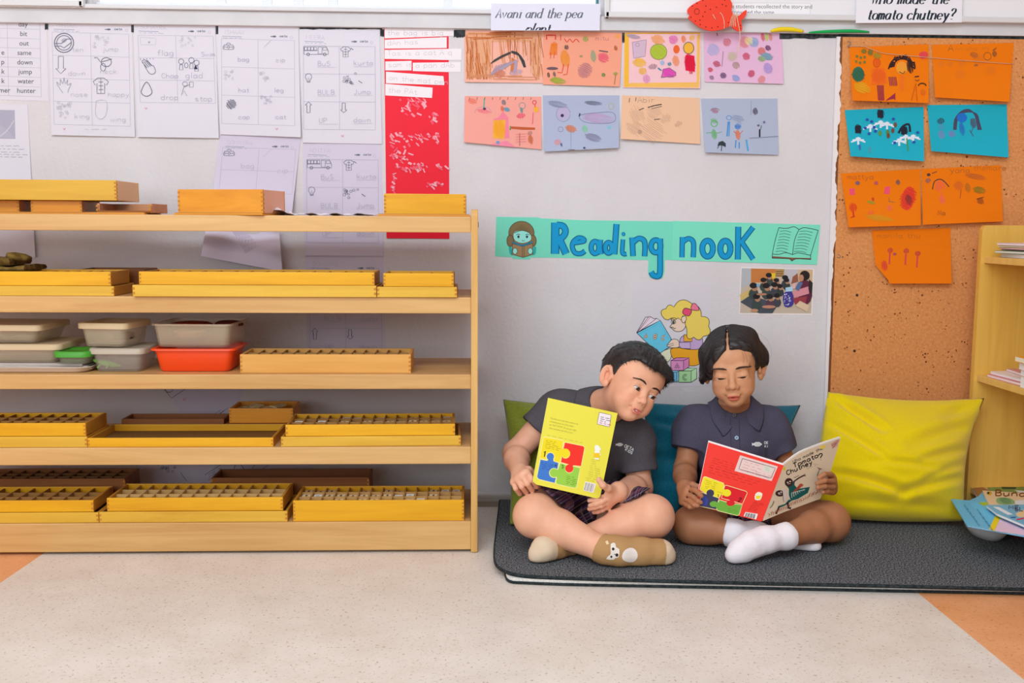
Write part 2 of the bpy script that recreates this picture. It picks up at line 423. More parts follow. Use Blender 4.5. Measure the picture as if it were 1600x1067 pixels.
# ================================================================== the setting
def struct(o): return tag(o, kind='structure')
def mat_floor(name, c1, c2):
    k = ('fl', name)
    if k in _mats: return _mats[k]
    m, t, b = base_mat(name, 0.42, 0.35)
    v = coords(t)
    n = nd(t, 'ShaderNodeTexNoise', Scale=7.0, Detail=5.0, Roughness=0.65); t.links.new(v, n.inputs['Vector'])
    c = ramp(t, n.outputs['Fac'], [(0.3, alb(c1)), (0.65, alb(c2))])
    f = nd(t, 'ShaderNodeTexNoise', Scale=160.0, Detail=1.0); t.links.new(v, f.inputs['Vector'])
    fr = ramp(t, f.outputs['Fac'], [(0.27, (0.66, 0.60, 0.52)), (0.37, (1, 1, 1))])
    mx = nd(t, 'ShaderNodeMix', data_type='RGBA', blend_type='MULTIPLY'); mx.inputs[0].default_value = 1.0
    t.links.new(c, mx.inputs[6]); t.links.new(fr, mx.inputs[7])
    # dark scuff lines
    wv = nd(t, 'ShaderNodeTexNoise', Scale=2.3, Detail=8.0, Roughness=0.75, Distortion=2.2); t.links.new(coords(t, (1.0, 0.7, 1), (0, 0, 0.9)), wv.inputs['Vector'])
    sr = ramp(t, wv.outputs['Fac'], [(0.485, (1, 1, 1)), (0.5, (0.90, 0.88, 0.86)), (0.515, (1, 1, 1))])
    m2 = nd(t, 'ShaderNodeMix', data_type='RGBA', blend_type='MULTIPLY'); m2.inputs[0].default_value = 0.6
    t.links.new(mx.outputs[2], m2.inputs[6]); t.links.new(sr, m2.inputs[7])
    t.links.new(m2.outputs[2], b.inputs['Base Color'])
    _mats[k] = m; return m
FL1 = mat_floor('pale_linoleum', (215, 202, 191), (225, 214, 205)); FL2 = mat_floor('terracotta_linoleum', (222, 150, 98), (233, 166, 118))
# floor: pale field with a terracotta border laid in at two corners
mb = MB()
ra = P(1435, 927, Z=0); rb = P(1600, 1062, Z=0); dr = (rb-ra).normalized()
la = P(57, 872, Z=0); lb = P(0, 911, Z=0); dl = (lb-la).normalized()
def flat(pts): return [Vector((p.x, p.y, 0)) for p in pts]
X0, X1, Y0, Y1 = -3.2, 3.2, -4.6, 0.02
r0 = ra-dr*((ra.y-Y1)/dr.y); r1 = ra+dr*((Y0-ra.y)/dr.y) if False else None
def on_y(a, d, y): return a+d*((y-a.y)/d.y)
def on_x(a, d, x): return a+d*((x-a.x)/d.x)
rt = on_y(ra, dr, Y1); rr = on_x(ra, dr, X1); lt = on_y(la, dl, Y1); ll = on_x(la, dl, X0)
for pts, m in (([lt, rt, rr, Vector((X1, Y0, 0)), Vector((X0, Y0, 0)), ll], FL1), ([rt, Vector((X1, Y1, 0)), rr], FL2), ([Vector((X0, Y1, 0)), lt, ll], FL2)):
    pts = flat(pts); mb.add(pts, [tuple(t) for t in geometry.tessellate_polygon([pts])], m)
vs = [(X0, Y0, -.05), (X1, Y0, -.05), (X1, Y1, -.05), (X0, Y1, -.05)]; mb.add(vs, [(0, 1, 2, 3)], FL1)
fo = mb.build('floor', recalc=False)
for p in fo.data.polygons:
    pass
me = fo.data; bm = bmesh.new(); bm.from_mesh(me)
for f in bm.faces:
    if (f.normal.z < 0) == (f.calc_center_median().z > -0.01): f.normal_flip()
bm.to_mesh(me); bm.free(); struct(fo)
# wall: painted, slightly mottled
WALL = noisy('white_wall_paint', (210, 203, 206), (217, 211, 214), 5.0, 0.8, 0.0012, 4.0, 0.3, 0.7, 0.2, bscale=90.0)
zl = P(760, 27, Y=0).z; zl2 = P(300, 14, Y=0).z            # underside of the window / board rail
wx0, wx1 = P(143, 0, Y=0).x, P(938, 0, Y=0).x
zw = P(520, 18, Y=0).z
mb = MB()
mb.box((X0, 0.0, -0.05), (X1, 0.14, zw), WALL)
mb.box((X0, 0.0, zw), (wx0, 0.14, 2.8), WALL); mb.box((wx1, 0.0, zw), (X1, 0.14, 2.8), WALL)
mb.box((wx0, 0.0, zw+1.0), (wx1, 0.14, 2.8), WALL)
struct(mb.build('wall_back'))
WP = M((226, 218, 221), 0.8)
mb = MB(); mb.box((X0-0.1, -4.6, -0.05), (X0, 0.14, 2.8), WP); struct(mb.build('wall_left'))
mb = MB(); mb.box((X1, -4.6, -0.05), (X1+0.1, 0.14, 2.8), WP); struct(mb.build('wall_right'))
mb = MB(); mb.box((X0-0.1, -4.6, 2.8), (X1+0.1, 0.14, 2.9), M((232, 228, 228), 0.9)); struct(mb.build('ceiling'))
# window above the pin-up wall: frame, mullions, panes whose own glow stands in for bright outdoors
FRW = M((225, 224, 226), 0.45, 0.4); FRT = M((60, 120, 130), 0.4)
wn = thing('window_1', None, None, ((wx0+wx1)/2, 0.05, zw)); tag(wn, kind='structure')
mb = MB(); fr = 0.022
mb.box((wx0, 0.03, zw), (wx1, 0.09, zw+fr), FRW); mb.box((wx0, 0.03, zw+1-fr), (wx1, 0.09, zw+1), FRW)
for px in (146, 345, 417, 466, 520, 700, 934):
    x = P(px, 5, Y=0.04).x; ww = 0.004 if px in (146, 934) else 0.012
    mb.box((x-ww, 0.035, zw+fr), (x+ww, 0.085, zw+1-fr), FRT if px in (146, 934) else FRW)
mb.build('window_frame', wn)
gm, gt, gb = base_mat('glowing_window_pane', 0.35, 0.5)
gb.inputs['Base Color'].default_value = (0.9, 0.92, 0.93, 1); gb.inputs['Emission Color'].default_value = (0.97, 0.98, 1.0, 1); gb.inputs['Emission Strength'].default_value = 0.55
mb = MB(); mb.box((wx0, 0.058, zw+fr), (wx1, 0.062, zw+1-fr), gm); mb.build('window_pane', wn)
# rail (painted strip) under the window, with its ledge
RAIL = noisy('rail_paint', (205, 203, 206), (214, 211, 214), 9.0, 0.7, 0.0006, 3.0)
mb = MB(); zr = P(500, 43, Y=0).z
mb.box((X0, -0.012, zr), (X1, 0.0, zw-0.004), RAIL, bev=0.002)
mb.box((X0, -0.022, zw-0.004), (wx1, 0.03, zw+0.006), M((214, 212, 215), 0.5, 0.35), bev=0.002)
struct(mb.build('trim_1'))
# dark adhesive strip showing in places under the rail
STR = noisy('grey_black_tape', (38, 44, 48), (70, 74, 76), 80.0, 0.8, 0.0, 2.0)
mb = MB()
def tape(xa, xb, ya, yb):
    n = 12; rows = []
    for i in range(n+1):
        x = xa+(xb-xa)*i/n; j = random.uniform(-1.2, 1.2)
        rows.append([P(x, ya, Y=-0.0015), P(x, yb+j, Y=-0.0015)])
    rows_b = [[p+Vector((0, .0015, 0)) for p in r] for r in rows]
    mb.grid(rows, STR, False); mb.grid([r[::-1] for r in rows_b], STR, False)
    for k in (0, 1): mb.grid([[r[k] for r in rows], [r[k] for r in rows_b]], STR, False)
tape(468, 597, 43, 46); tape(709, 727, 47, 58); tape(70, 75, 31, 46); tape(205, 209, 34, 50); tape(337, 341, 37, 53); tape(972, 976, 51, 66); tape(594, 600, 46, 57); tape(1218, 1312, 51, 60)
struct(mb.build('trim_2'))
# skirting at the foot of the wall
mb = MB(); SK = noisy('skirting_paint', (170, 158, 150), (190, 178, 170), 14.0, 0.6, 0.0004)
mb.box((X0, -0.012, 0.0), (X1, 0, 0.012), M((150, 136, 124), 0.6)); mb.box((X0, -0.008, 0.012), (X1, 0, 0.028), SK, bev=0.002); mb.box((X0, -0.005, 0.028), (X1, 0, 0.036), M((214, 204, 204), 0.6), bev=0.002)
struct(mb.build('baseboard_back'))
# ------------------------------------------------------------------ cork pinboard on the right
k = ('cork',)
m, t, b = base_mat('cork_board', 0.85, 0.15); v = coords(t)
n = nd(t, 'ShaderNodeTexNoise', Scale=150.0, Detail=4.0, Roughness=0.7); t.links.new(v, n.inputs['Vector'])
c = ramp(t, n.outputs['Fac'], [(0.3, alb((202, 128, 72))), (0.7, alb((228, 158, 100)))])
f = nd(t, 'ShaderNodeTexVoronoi', Scale=95.0); t.links.new(v, f.inputs['Vector'])
f2 = nd(t, 'ShaderNodeTexNoise', Scale=26.0); t.links.new(v, f2.inputs['Vector'])
ad = nd(t, 'ShaderNodeMath', operation='ADD'); t.links.new(f.outputs['Distance'], ad.inputs[0]); 
sb = nd(t, 'ShaderNodeMath', operation='MULTIPLY_ADD'); sb.inputs[1].default_value = 1.1; sb.inputs[2].default_value = -0.46; t.links.new(f2.outputs['Fac'], sb.inputs[0]); t.links.new(sb.outputs[0], ad.inputs[1])
fr_ = ramp(t, ad.outputs[0], [(0.15, (0.3, 0.2, 0.15)), (0.2, (1, 1, 1))])
mx = nd(t, 'ShaderNodeMix', data_type='RGBA', blend_type='MULTIPLY'); mx.inputs[0].default_value = 1.0
t.links.new(c, mx.inputs[6]); t.links.new(fr_, mx.inputs[7]); t.links.new(mx.outputs[2], b.inputs['Base Color']); bump(t, b, n.outputs['Fac'], 0.0008)
CORK = m
pbx = P(1296, 500, Y=0).x; zt = P(1450, 60, Y=0).z; PBT = 0.006
pb = thing('pinboard', 'large orange-brown cork pinboard fixed to the wall at the right', 'pinboard', ((pbx+1.75)/2, 0, 0.6))
mb = MB(); e0, e1 = P(1313, 62, Y=-.004), P(1288, 780, Y=-.004)
def edge_x(z): return e0.x+(e1.x-e0.x)*(z-e0.z)/(e1.z-e0.z)
rows = []
for i in range(60):
    z = 0.04+(zt-0.04)*i/59; x = edge_x(z)+random.uniform(-.0012, .0012)
    rows.append([Vector((x, -PBT, z)), Vector((2.2, -PBT, z))])
mb.grid(rows, CORK, False); bk = [[p+Vector((0, PBT-.0005, 0)) for p in r] for r in rows]
mb.grid([[r[0] for r in rows], [r[0] for r in bk]], M((120, 66, 34)), False); mb.grid([rows[-1], bk[-1]], CORK, False)
mb.build('cork_panel', pb, recalc=False)
mb = MB(); z2 = P(1450, 50, Y=0).z
mb.box((edge_x(zt)-0.002, -0.007, zt), (2.2, -0.001, z2), noisy('black_velvet_tape', (26, 34, 36), (52, 58, 60), 90.0, 0.9)); mb.build('border_strip', pb)
# flaked white paint along the seam between wall panel and cork
mb = MB(); rng = random.Random(3); SEAM = M((232, 224, 224), 0.8); BRN = M((126, 74, 44), 0.8)
zs = np.linspace(0.05, zt, 260); prev = None; rows = []; rowb = []
for z in zs:
    up = max(0.0, min(1.0, (z-0.42)/0.35))
    x = edge_x(z); wv_ = 0.002+0.009*up*max(0, .42+.3*math.sin(z*19)+.22*math.sin(z*61+1)+.16*math.sin(z*143)+.10*math.sin(z*310)+rng.uniform(-.05, .05))
    rowb.append([Vector((x-0.006, -PBT-.0006, z)), Vector((x+0.005, -PBT-.0006, z))]); rows.append([Vector((x-0.010, -PBT-.0014, z)), Vector((x-0.004+max(wv_, .0), -PBT-.0014, z))])
mb.grid(rowb, BRN, False); mb.grid(rows, SEAM, False)
mb.grid([[r[0], r[0]+Vector((0, PBT, 0))] for r in rows], SEAM, False)
mb.build('paint_edge', pb, recalc=False)['label'] = 'flaked white paint edge'
# pins / nail holes in the cork
for px, py in ((1339, 461), (1335, 548)):
    mb = MB(); c0 = P(px, py, Y=-PBT-.0008); mb.tube([c0, c0+Vector((0, -.0012, 0))], 0.0035, M((72, 52, 44)), 10); mb.build('nail_hole', pb)
# bent wire hook and the string tied to it
mb = MB(); HK = M((120, 116, 116), 0.35, 0.6)
mb.tube([P(*q, Y=-.012) for q in smooth_path([(1324, 65), (1329, 66), (1328, 70), (1325, 71), (1326, 74)], 4)], 0.0011, HK, 6)
mb.build('wire_hook', pb); 
mb = MB(); mb.tube([P(*q, Y=-.006) for q in smooth_path([(1309, 397), (1313, 400), (1312, 403), (1308, 402)], 4)], 0.0012, HK, 6); mb.build('wire_hook', pb)
mb = MB(); mb.tube([P(*q, Y=-.011) for q in smooth_path([(1326, 72), (1345, 72), (1360, 76), (1380, 83), (1420, 87), (1500, 94), (1583, 100)], 5)], 0.0008, M((206, 172, 140)), 5)
tag(mb.build('string'), 'thin pale string strung across the two top orange drawings', 'string')
# ------------------------------------------------------------------ framed whiteboards at the top edge
WB = M((232, 229, 232), 0.35, 0.4); WBF = M((214, 211, 212), 0.4, 0.4); WBS = M((150, 148, 140), 0.5)
def board(x0, x1, yb_px0, yb_px1, label, wside):
    t_ = thing('whiteboard', label, 'whiteboard', ((x0+x1)/2, -.02, 1.4))
    za = P(0, yb_px0, Y=-.03).z if wside < 0 else P(1200, yb_px1, Y=-.03).z
    mb = MB(); mb.box((x0, -.022, za+.012), (x1, -.0125, za+0.7), WB); mb.build('board_panel', t_)
    mb = MB(); mb.box((x0-.004, -.03, za), (x1+.004, -.0125, za+.014), WBF, bev=.002)
    for x in (x0, x1): mb.box((x-.006, -.03, za), (x+.006, -.0125, za+.7), WBF, bev=.002)
    mb.build('frame', t_); return za
board(-1.6, P(126, 5, Y=-.03).x, 8, 11, 'white framed board whose lower edge shows at the top left corner', -1)
board(P(949, 5, Y=-.03).x, 2.2, 28, 30, 'white framed board at the top right carrying printed captions', 1)
# ================================================================== papers on the wall
PAP = (216, 211, 221); INK = (104, 106, 124); PEN = (186, 182, 196); LIL = (208, 199, 217)
def arrow(d, x, y, w, h, up, col=INK, wd=0.8):
    s = -1 if up else 1; yt = y if not up else y+h
    pts = [(x+w*.25, yt), (x+w*.75, yt), (x+w*.75, yt+s*h*.7), (x+w, yt+s*h*.7), (x+w*.5, yt+s*h), (x, yt+s*h*.7), (x+w*.25, yt+s*h*.7)]
    d.stroke(pts, wd, col, closed=True)
def bag(d, x, y, s, col=INK):
    d.stroke([(x-s, y-s*.4), (x+s, y-s*.4), (x+s, y+s*.6), (x-s, y+s*.6)], 0.8, col, closed=True); d.ring(x, y-s*.5, s*.45, s*.35, 0.8, col, 10, math.pi, 2*math.pi)
    d.ring(x, y+s*.1, s*.25, s*.22, 0.8, col, 8); d.stroke([(x-s, y+.5), (x-s*.3, y+s*.1)], .7, col); d.stroke([(x+s, y+.5), (x+s*.3, y+s*.1)], .7, col)
    d.stroke([(x-s, y-s*.2), (x-s*1.25, y), (x-s*1.2, y+s*.5), (x-s, y+s*.5)], .7, col); d.stroke([(x+s, y-s*.2), (x+s*1.25, y), (x+s*1.2, y+s*.5), (x+s, y+s*.5)], .7, col)
def shirt(d, x, y, s, col=INK):
    d.stroke([(x-s*.4, y-s), (x+s*.4, y-s), (x+s, y-s*.55), (x+s*.75, y-s*.1), (x+s*.5, y-s*.3), (x+s*.5, y+s), (x-s*.5, y+s), (x-s*.5, y-s*.3), (x-s*.75, y-s*.1), (x-s, y-s*.55)], .9, col, closed=True)
    d.stroke([(x, y-s), (x, y+s)], .6, col)
    for k in (-.5, 0, .5): d.stroke([(x-s*.3, y+k*s), (x+s*.3, y+k*s)], .9, col)
def bus(d, x, y, w, h, col=INK):
    d.stroke([(x, y), (x+w*.9, y), (x+w, y+h*.6), (x+w, y+h), (x, y+h)], .9, col, closed=True)
    d.stroke([(x, y+h*.55), (x+w*.55, y+h*.55)], .8, col)
    for k in range(4): d.stroke([(x+w*.02+w*.13*k, y+h*.12), (x+w*.13+w*.13*k, y+h*.12), (x+w*.13+w*.13*k, y+h*.5), (x+w*.02+w*.13*k, y+h*.5)], .8, col, closed=True)
    d.stroke([(x+w*.58, y+h*.12), (x+w*.74, y+h*.12), (x+w*.74, y+h*.92), (x+w*.58, y+h*.92)], .8, col, closed=True); d.stroke([(x+w*.78, y+h*.15), (x+w*.93, y+h*.15), (x+w*.95, y+h*.5), (x+w*.78, y+h*.5)], .8, col, closed=True)
    for k in (.17, .85): d.ring(x+w*k, y+h, h*.17, h*.17, 1.0, col, 10)
def bulb(d, x, y, s, col=INK):
    d.ring(x, y, s, s, .8, col, 14, 2.2, 2*math.pi+0.95); d.stroke([(x-s*.55, y+s*.8), (x-s*.4, y+s*1.7), (x+s*.4, y+s*1.7), (x+s*.55, y+s*.8)], .8, col); d.stroke([(x-s*.4, y+s*1.4), (x+s*.4, y+s*1.4)], .8, col); d.stroke([(x, y+s*.2), (x, y+s*1.2)], .6, col)
def dots(d, x, y, w, h, col=PEN, n=14):
    for i in range(n):
        cx, cy = x+random.uniform(0, w), y+random.uniform(0, h); d.ring(cx, cy, 1.3+random.random(), 1.2+random.random(), .6, col, 6)
def header(d, x, y, w, sk=0.035):
    write(d, random.choice(['SOMAYRA', 'ISHAAN', 'ADITYA', 'TARUN', 'MEERA']), x+4, y+3, 3.6, .6, PEN, jit=.12, ang=sk)
    d.stroke([(x+2, y+6.5), (x+w*.28, y+6.5+sk*w*.28)], .8, (140, 150, 170)); lines_text(d, x+2, y+9, x+w*.3, 1, 2, .7, (150, 156, 176), 0, sk, .6)
    d.ell(x+w*.72, y+7, 3.4, 1.6, (110, 116, 130), 8); d.stroke([(x+w*.67, y+7), (x+w*.70, y+7)], 1.4, (110, 116, 130)); write(d, 'oeta', x+w*.79, y+8, 2.1, .8, (120, 126, 140)); d.ring(x+w*.95, y+8.5, 2, 2, .6, PEN, 8)
def grid_lines(d, x0, y0, x1, y1, cols, rows, sk=0.03, col=(178, 177, 192), wd=.55, lean=0.02):
    for i in range(rows+1):
        y = y0+(y1-y0)*i/rows; dx = lean*(y-y0); d.stroke([(x0+dx, y), (x1+dx, y+sk*(x1-x0))], wd, col)
    for j in range(cols+1):
        x = x0+(x1-x0)*j/cols; d.stroke([(x, y0+sk*(x-x0)), (x+lean*(y1-y0), y1+sk*(x-x0))], wd, col)
WS = 'worksheets pinned along the wall above the shelf'
# word table, cut by the left edge of the photo
d = sheet('word_chart', [(-60, 26), (73, 29), (76, 158), (-60, 154)], PAP, 'printed word list in two columns, from day down to hunter', group=None)
grid_lines(d, -40, 28, 62, 148, 2, 8, .03); 
for i, tx in enumerate(['day', 'bit', 'out', 'same', 'down', 'jump', 'water', 'hunter']): print_text(d, tx, 36+i*.7, 41.5+i*14.8, 7.6, (84, 86, 92), .01, 'CENTER')
for i, tx in ((3, 'e'), (4, 'p'), (5, 'k'), (6, 'k'), (7, 'mer')): print_text(d, tx, 7+(9 if tx == 'mer' else 0), 41+i*14.8, 7.6, (84, 86, 92), .01, 'RIGHT')
d.finish()
# printed page with a grey picture
d = sheet('printed_page', [(-70, 160), (43, 164), (55, 402), (-70, 402)], PAP, 'white printed page with a grey picture, hanging under the word list', lift=.012)
d.fill([(-40, 171), (23, 172), (24, 217), (-40, 216)], (172, 168, 186)); d.ell(9, 180, 9, 8, (170, 166, 186)); d.poly([(-20, 214), (2, 196), (14, 205), (23, 216)], (178, 174, 190)); d.stroke([(-5, 216), (10, 205), (22, 188)], 2, (196, 192, 204), 3)
lines_text(d, -30, 227, 37, 2, 5, .8, (140, 138, 152), .1, .02, .7); lines_text(d, -30, 237, 36, 3, 3.6, .8, (140, 138, 152), .1, .02, .7); d.finish()
# worksheet: circle sign, arrow, hand, shirt
d = sheet('worksheet', [(77, 30), (206, 36), (211, 214), (80, 211)], PAP, 'phonics worksheet with circle sign, down arrow, hand and shirt pictures', lift=.006, group=None)
header(d, 82, 39, 122); grid_lines(d, 81.5, 50, 201, 194, 2, 4, .028)
d.ring(100, 67, 15, 15, 1.5, INK); d.ring(100, 67, 11.5, 11.5, 1.2, INK); d.stroke([(85, 68), (96, 68), (104, 61), (112, 61)], 1.2, INK); d.stroke([(85, 72), (95, 72), (100, 75), (112, 66)], 1.2, INK); d.scrib(100, 63, 9, 6, INK, 6, .8)
dots(d, 145, 56, 25, 18); arrow(d, 87, 88, 16, 27, False); d.stroke([(147, 90), (152, 90), (157, 97)], .9, INK); d.ring(166, 97, 8, 7, 1.0, INK); d.ring(161, 105, 4, 6, .9, INK); d.stroke([(158, 97), (175, 92)], 1, INK); d.stroke([(162, 103), (170, 104)], .8, INK)
d.stroke([(98, 145), (90, 133), (89, 128), (94, 133), (94, 123), (98, 131), (100, 121), (102, 131), (106, 124), (105, 133), (111, 130), (107, 140), (106, 145)], .7, (140, 138, 156), 3); shirt(d, 157.5, 134, 12)
for (x, y, tx) in ((112, 81, 'ten'), (160, 80, 'jump'), (106, 118, 'down'), (156, 115, 'neck'), (110, 151, 'nose'), (168, 151, 'happy'), (116, 185, 'king'), (172, 190, 'wing')): write(d, tx, x, y, 5*.86, .6, PEN, jit=.15)
dots(d, 90, 160, 22, 24, n=18); d.stroke([(150, 158), (149, 178), (156, 186), (165, 180), (167, 160), (158, 156), (150, 158)], .6, PEN, 3); lines_text(d, 132, 202, 165, 1, 3, .6, PEN); write(d, 'v', 98, 203, 3, .8, (220, 130, 150)); d.finish()
# worksheet: flag, clap, drop
d = sheet('worksheet', [(208, 35), (336, 38), (342, 216), (215, 214)], PAP, 'phonics worksheet with flag, clapping hand and water drop pictures', lift=.006)
header(d, 215, 42, 118); grid_lines(d, 215.5, 55, 333, 160, 2, 3, .012, lean=.035)
d.stroke([(219, 58), (244, 60), (243, 70), (220, 70)], .6, PEN, closed=True); d.scrib(233, 66, 3, 3, INK, 4, .6); dots(d, 279, 58, 28, 14, n=12)
d.stroke([(224, 99), (222, 95), (228, 94), (236, 102), (240, 103), (243, 112), (238, 116), (232, 113), (224, 99)], .9, INK, 3)
for k in range(4): d.stroke([(222+k*2.6, 97-k), (230+k*2.6, 106-k)], 1.0, INK)
for k in range(5): d.stroke([(220+k*5, 94-k*.4), (219+k*5, 91)], .7, INK)
for x, y in ((283, 96), (299, 94), (307, 98)): d.ring(x, y, 4.2, 4.2, .8, INK, 10); d.stroke([(x-2, y+5), (x-3, y+13), (x+3, y+13), (x+2, y+5)], .8, INK, closed=True)
d.poly([(305, 101), (303, 108), (309, 108)], (50, 54, 80)); d.ring(291, 102, 3, 4, .8, INK, 8)
d.stroke([(229, 128), (221, 141), (222, 147), (229, 150.5), (236, 147), (237, 141)], 1.1, INK, 4, closed=True)
d.ring(289, 131, 4, 3.5, .7, (130, 128, 148), 10); d.stroke([(288, 134), (283, 149), (288, 142), (292, 150)], .7, (130, 128, 148)); d.stroke([(288, 136), (297, 132)], .7, (130, 128, 148)); d.stroke([(296, 128), (302, 128), (302, 136), (296, 136)], .7, (130, 128, 148), closed=True)
for (x, y, tx, s) in ((245, 87, 'flag', 6), (314, 88, 'Swim', 4.4), (252, 122, 'Chap', 5), (289, 122, 'glad', 6), (251, 156, 'drop', 5.4), (304, 158, 'stop', 5.4)): write(d, tx, x, y, s*.86, .6, (172, 168, 186), jit=.1)
write(d, 'v', 226, 171, 3, .8, (220, 120, 140)); d.finish()
# worksheet: bag, hat, cat
d = sheet('worksheet', [(338, 37), (466, 38), (470, 214.5), (344, 210)], PAP, 'phonics worksheet with bag picture in its first box, upper sheet', depth=.0012, lift=.008)
header(d, 345, 50, 116); grid_lines(d, 346, 60, 460, 193, 2, 3, .03, lean=.004); bag(d, 357, 73, 7)
dots(d, 350, 110, 14, 14, n=10); d.scrib(361, 163, 18, 12, (112, 110, 126), 8, 1.6, .9); dots(d, 405, 150, 20, 12, n=14); d.stroke([(412, 74), (423, 63)], .6, PEN)
dots(d, 407, 110, 12, 16, n=8)
for (x, y, tx) in ((371, 96, 'bag'), (430, 97, 'zip'), (372, 144, 'hat'), (428, 144, 'leg'), (372, 186, 'cap'), (430, 186, 'cat')): write(d, tx, x, y, 4.6*.86, .6, (170, 166, 184), jit=.1)
write(d, 'v', 430, 203, 3, .8, (220, 120, 140)); d.finish()
def curl4(u, v): return .012*v*v+.05*max(0, v-.45)**2*(1.3-u*.9)
d = sheet('worksheet', [(344, 208), (470, 214), (456, 334), (330, 326)], LIL, 'lilac tinted phonics worksheet curling away from the wall, bag picture in its first box', depth=.0006, curl=curl4)
header(d, 350, 222, 112); grid_lines(d, 348, 230, 462, 300, 2, 2, .03, lean=-.08); bag(d, 358, 239, 7); d.stroke([(411, 245), (424, 233)], .6, PEN); write(d, 'bag', 376, 263, 4.6, .7, (180, 172, 192)); write(d, 'zip', 432, 270, 4.6, .7, (180, 172, 192)); d.finish()
# worksheets: bus column
d = sheet('worksheet', [(468, 45), (593, 46), (597, 225), (473, 223)], PAP, 'phonics worksheet with a bus, shirt and light bulb, at the top of its column', depth=.001, lift=.005)
def bus_sheet(d, x, y, k=1.0, name=True):
    header(d, x+4, y+14, 112); bus(d, x+5, y+28, 38, 13); shirt(d, x+70, y+37, 8); d.stroke([(x+82, y+34), (x+78, y+31)], 1, INK)
    grid_lines(d, x+4, y+28, x+116, y+158, 2, 3, .008, lean=.004)
    bulb(d, x+12, y+76, 5); dots(d, x+62, y+70, 24, 18, INK, 12); d.stroke([(x+96, y+86), (x+90, y+82)], 1, INK); arrow(d, x+7, y+115, 10, 17, True); arrow(d, x+62, y+117, 10, 15, False)
    for (u, v, tx) in ((26, 59, 'BuS'), (82, 58, 'kurta'), (26, 104, 'BULB'), (82, 103, 'Jump'), (28, 148, 'UP'), (82, 147, 'down')): write(d, tx, x+u, y+v, 4.3, .6, (176, 172, 190), jit=.12); d.stroke([(x+u, y+v+2), (x+u+30, y+v+2)], .4, PEN)
bus_sheet(d, 470, 44); write(d, 'v', 533, 214, 3, .8, (220, 120, 140)); d.finish()
d = sheet('worksheet', [(473, 222), (596, 223), (599, 400), (476, 399)], LIL, 'lilac tinted bus worksheet below the upper one, half hidden by the shelf top', depth=.0005, lift=.003)
bus_sheet(d, 475, 221); d.finish()
d = sheet('worksheet', [(477, 397), (599, 398), (603, 575), (480, 575)], LIL, 'phonics worksheet on the wall behind the second and third shelves', depth=.0002)
bus_sheet(d, 480, 398); d.finish()
# loose crumpled sheets hanging behind the shelf
def curlA(u, v): return .015+.06*v*v+.012*math.sin(7*u+3*v)+.008*math.sin(11*v-4*u)
d = sheet('crumpled_paper', [(322, 355), (436, 356), (441, 424), (314, 400)], (222, 214, 232), 'crumpled white paper hanging loose below the top shelf board', curl=curlA, n=24)
d.fill([(360, 357), (382, 357), (404, 385), (384, 396)], (206, 196, 216), 6); d.scrib(386, 376, 5, 5, INK, 5, .7); d.finish()
d = sheet('worksheet', [(258, 600), (392, 588), (352, 664), (304, 690)], LIL, 'lilac worksheet hanging crooked behind the fourth shelf', depth=.001)
d.stroke([(255, 606), (268, 622), (292, 606)], .9, INK); d.ring(264, 608, 6, 5, 1, INK, 10); d.stroke([(300, 676), (352, 640)], .8, INK); lines_text(d, 310, 664, 350, 3, 5, .7, INK, .1, -.6); d.scrib(288, 624, 6, 3, (214, 110, 150), 4, .9); d.finish()
d = sheet('worksheet', [(214, 712), (340, 700), (330, 756), (222, 770)], (222, 212, 228), 'pale worksheet with a cut out corner hanging behind the lowest shelf', depth=.0015)
dots(d, 250, 728, 24, 10, INK, 12); d.stroke([(282, 738), (292, 752)], .8, INK); d.stroke([(320, 742), (345, 726)], .8, INK); lines_text(d, 325, 742, 350, 3, 4, .7, INK, .1, -.5); d.finish()
d = sheet('worksheet', [(322, 704), (502, 704), (470, 764), (312, 764)], LIL, 'lilac worksheet with a water drop behind the lowest shelf', depth=.0008)
d.stroke([(372, 722), (366, 732), (370, 742), (377, 742), (381, 733)], 1.0, INK, 4, True); d.stroke([(390, 746), (420, 726)], .7, INK); d.stroke([(398, 726), (394, 732)], .8, INK); d.finish()
# red sheet with pale rubbed marks, and paper strips
RED = (232, 22, 48)
d = sheet('red_paper', [(600, 42), (701, 48), (702, 373), (604, 372)], RED, 'long glossy red paper with pale rubbed marks', depth=.0004, lift=.004, mat=M(RED, 0.5, 0.25))
rng = random.Random(5)
for (x0, y0, x1, y1, n) in ((624, 152, 668, 178, 16), (664, 176, 678, 190, 4), (608, 206, 634, 228, 6), (636, 208, 668, 226, 8), (676, 208, 684, 222, 4), (608, 236, 640, 250, 8), (618, 254, 660, 264, 12), (610, 272, 616, 300, 5), (664, 282, 690, 294, 5), (660, 258, 700, 264, 4)):
    for i in range(int(n*2.2)):
        x, y = rng.uniform(x0, x1), rng.uniform(y0, y1); a = rng.uniform(.3, 1.2)*(1 if rng.random() < .8 else -1); L = rng.uniform(3, 9)
        d.stroke([(x, y), (x+L*math.cos(a)*.5+rng.uniform(-1, 1), y+L*math.sin(a)*.5), (x+L*math.cos(a), y+L*math.sin(a))], rng.uniform(1.2, 3.6), rng.choice([(244, 140, 155), (238, 90, 112), (246, 166, 178)]), 2)
d.finish()
